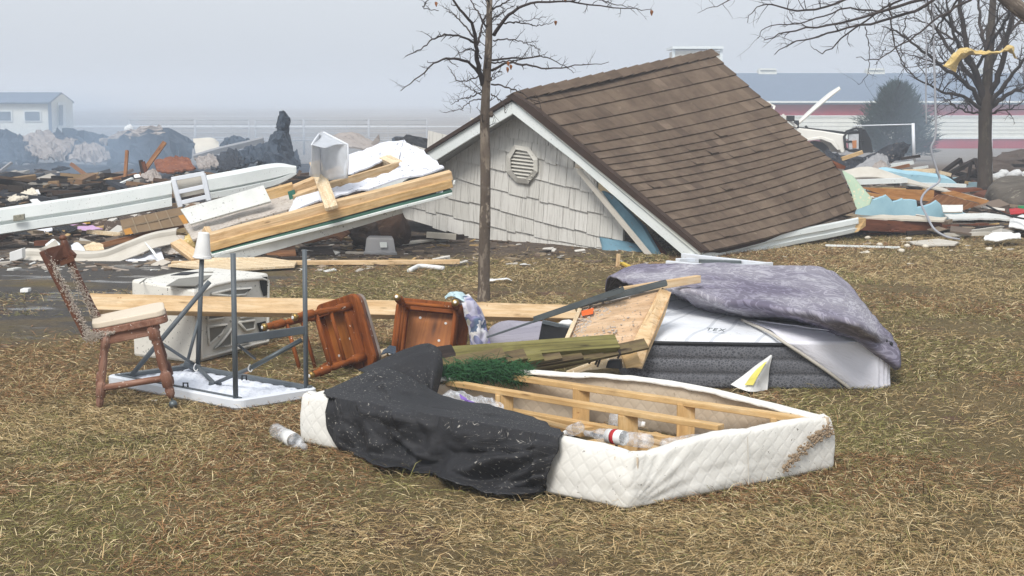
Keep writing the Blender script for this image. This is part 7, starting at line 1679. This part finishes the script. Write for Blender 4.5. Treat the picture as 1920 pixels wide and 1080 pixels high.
# ================================================================ loose litter too small to count, then the lawn
def litter(name, n, place, smin, smax, cols, seed):
    r = random.Random(seed); mb = MB(); cc = []
    for k in range(n):
        x, y, z = place(r); s = r.uniform(smin, smax) * r.choice((.5, .7, 1, 1, 1.6)); a = r.random() * 6.283; t = r.uniform(-.25, .35)
        X = V(math.cos(a), math.sin(a), t * .5).normalized() * s; Y = V(-math.sin(a), math.cos(a), t).normalized() * s * (r.uniform(.12, .6) if name != 'splinters' else r.uniform(.05, .14)); Z = X.cross(Y).normalized() * s * r.uniform(.03, .15)
        mb.box((x, y, z + s * .12), X, Y, Z); cc += [C(r.choice(cols), r.uniform(.75, 1.1))] * 8
    t = NT(name + '_mix'); a = t.n('ShaderNodeAttribute'); a.attribute_name = 'lc'; m = t.fin(a.outputs['Color'], .85, .25)
    o = setting(name, mb, m, 'stuff'); at = o.data.attributes.new('lc', 'FLOAT_COLOR', 'POINT'); at.data.foreach_set('color', np.array(cc, np.float32).ravel())
def pl(xa, xb, ya, yb, f=None, sk=1.0):
    def g_(r):
        y = ya + (yb - ya) * r.random() ** sk; x = r.uniform(xa, xb)
        return x, y, (gz(y) + (f(x, y) if f else 0))
    return g_
rub = lambda x, y: max(0, hf(x, y) * min(1, (y - 19.5) * .4))
litter('debris', 900, pl(-13, -2.2, 20.5, 27, rub), .05, .22, ['22242a', '2c2e34', '3a3634', '5a4a3c', '6a645e', 'a8a298', '4a3c32', '1c1d22', '30343c', '6a5440'], 1)
litter('debris', 1300, pl(-8.5, -1.6, 15.6, 21.5, lambda x, y: .05 + .10 * abs(nz((x, y, 0), 1.4))), .02, .12, ['d8d4cc', '8a7a68', '6a5444', '4a4038', '9a8a74', 'b89a6a', '5a4a3e', '3a342f', 'c8c4bc', '74665a', 'a89c90', '2e2a28'], 2)
litter('debris', 620, pl(-3.6, 1.4, 14.0, 17.2), .012, .06, ['d0ccc4', '8a7a68', '5a4a3e', '4a4038', '9a8a74', 'b89a6a', '3a342f', '6a5a4c'], 3)
litter('debris', 420, pl(-5.2, -1.2, 13.6, 15.5), .015, .07, ['d8d8d4', 'a89c90', '8a7a68', '5a4a3e', 'c0b8ac', '6a5a4c'], 4)
litter('debris', 900, pl(4.2, 9.0, 17.0, 29, lambda x, y: .04 + .08 * abs(nz((x, y, 0), 1.2))), .03, .16, ['d8d4cc', '8a7a68', '4a4038', '3a302a', '9a8a74', 'b89a6a', '6a3e2a', '2a2624', 'a8c4cc', '74665a'], 5)
litter('splinters', 500, pl(-12, -2.0, 19.5, 25, lambda x, y: rub(x, y) + .03), .10, .34, ['2c2622', '5a4638', '7a6048', '3a322c', '8e7658', '24211f', '463830'], 8)
litter('debris', 130, pl(-4.6, 4.6, 5.2, 14, None, .8), .006, .018, ['d8d4cc', 'e0dcd4', 'b8a890', '8a7a68'], 6)
litter('debris', 70, pl(2.4, 5.5, 14.2, 17), .012, .035, ['e0dcd4', 'd8d0c0', 'b8b0a4'], 7)
litter('fallen_leaves', 150, pl(-4.2, 4.6, 5.0, 13, None, .8), .010, .024, ['8a6a50', '9a7a5e', '6a4a38', 'a88a6c', '7a5a44'], 9)
NOGRASS.append([(p.x, p.y) for p in (wL, wM, wR, wB)])
grow_grass()
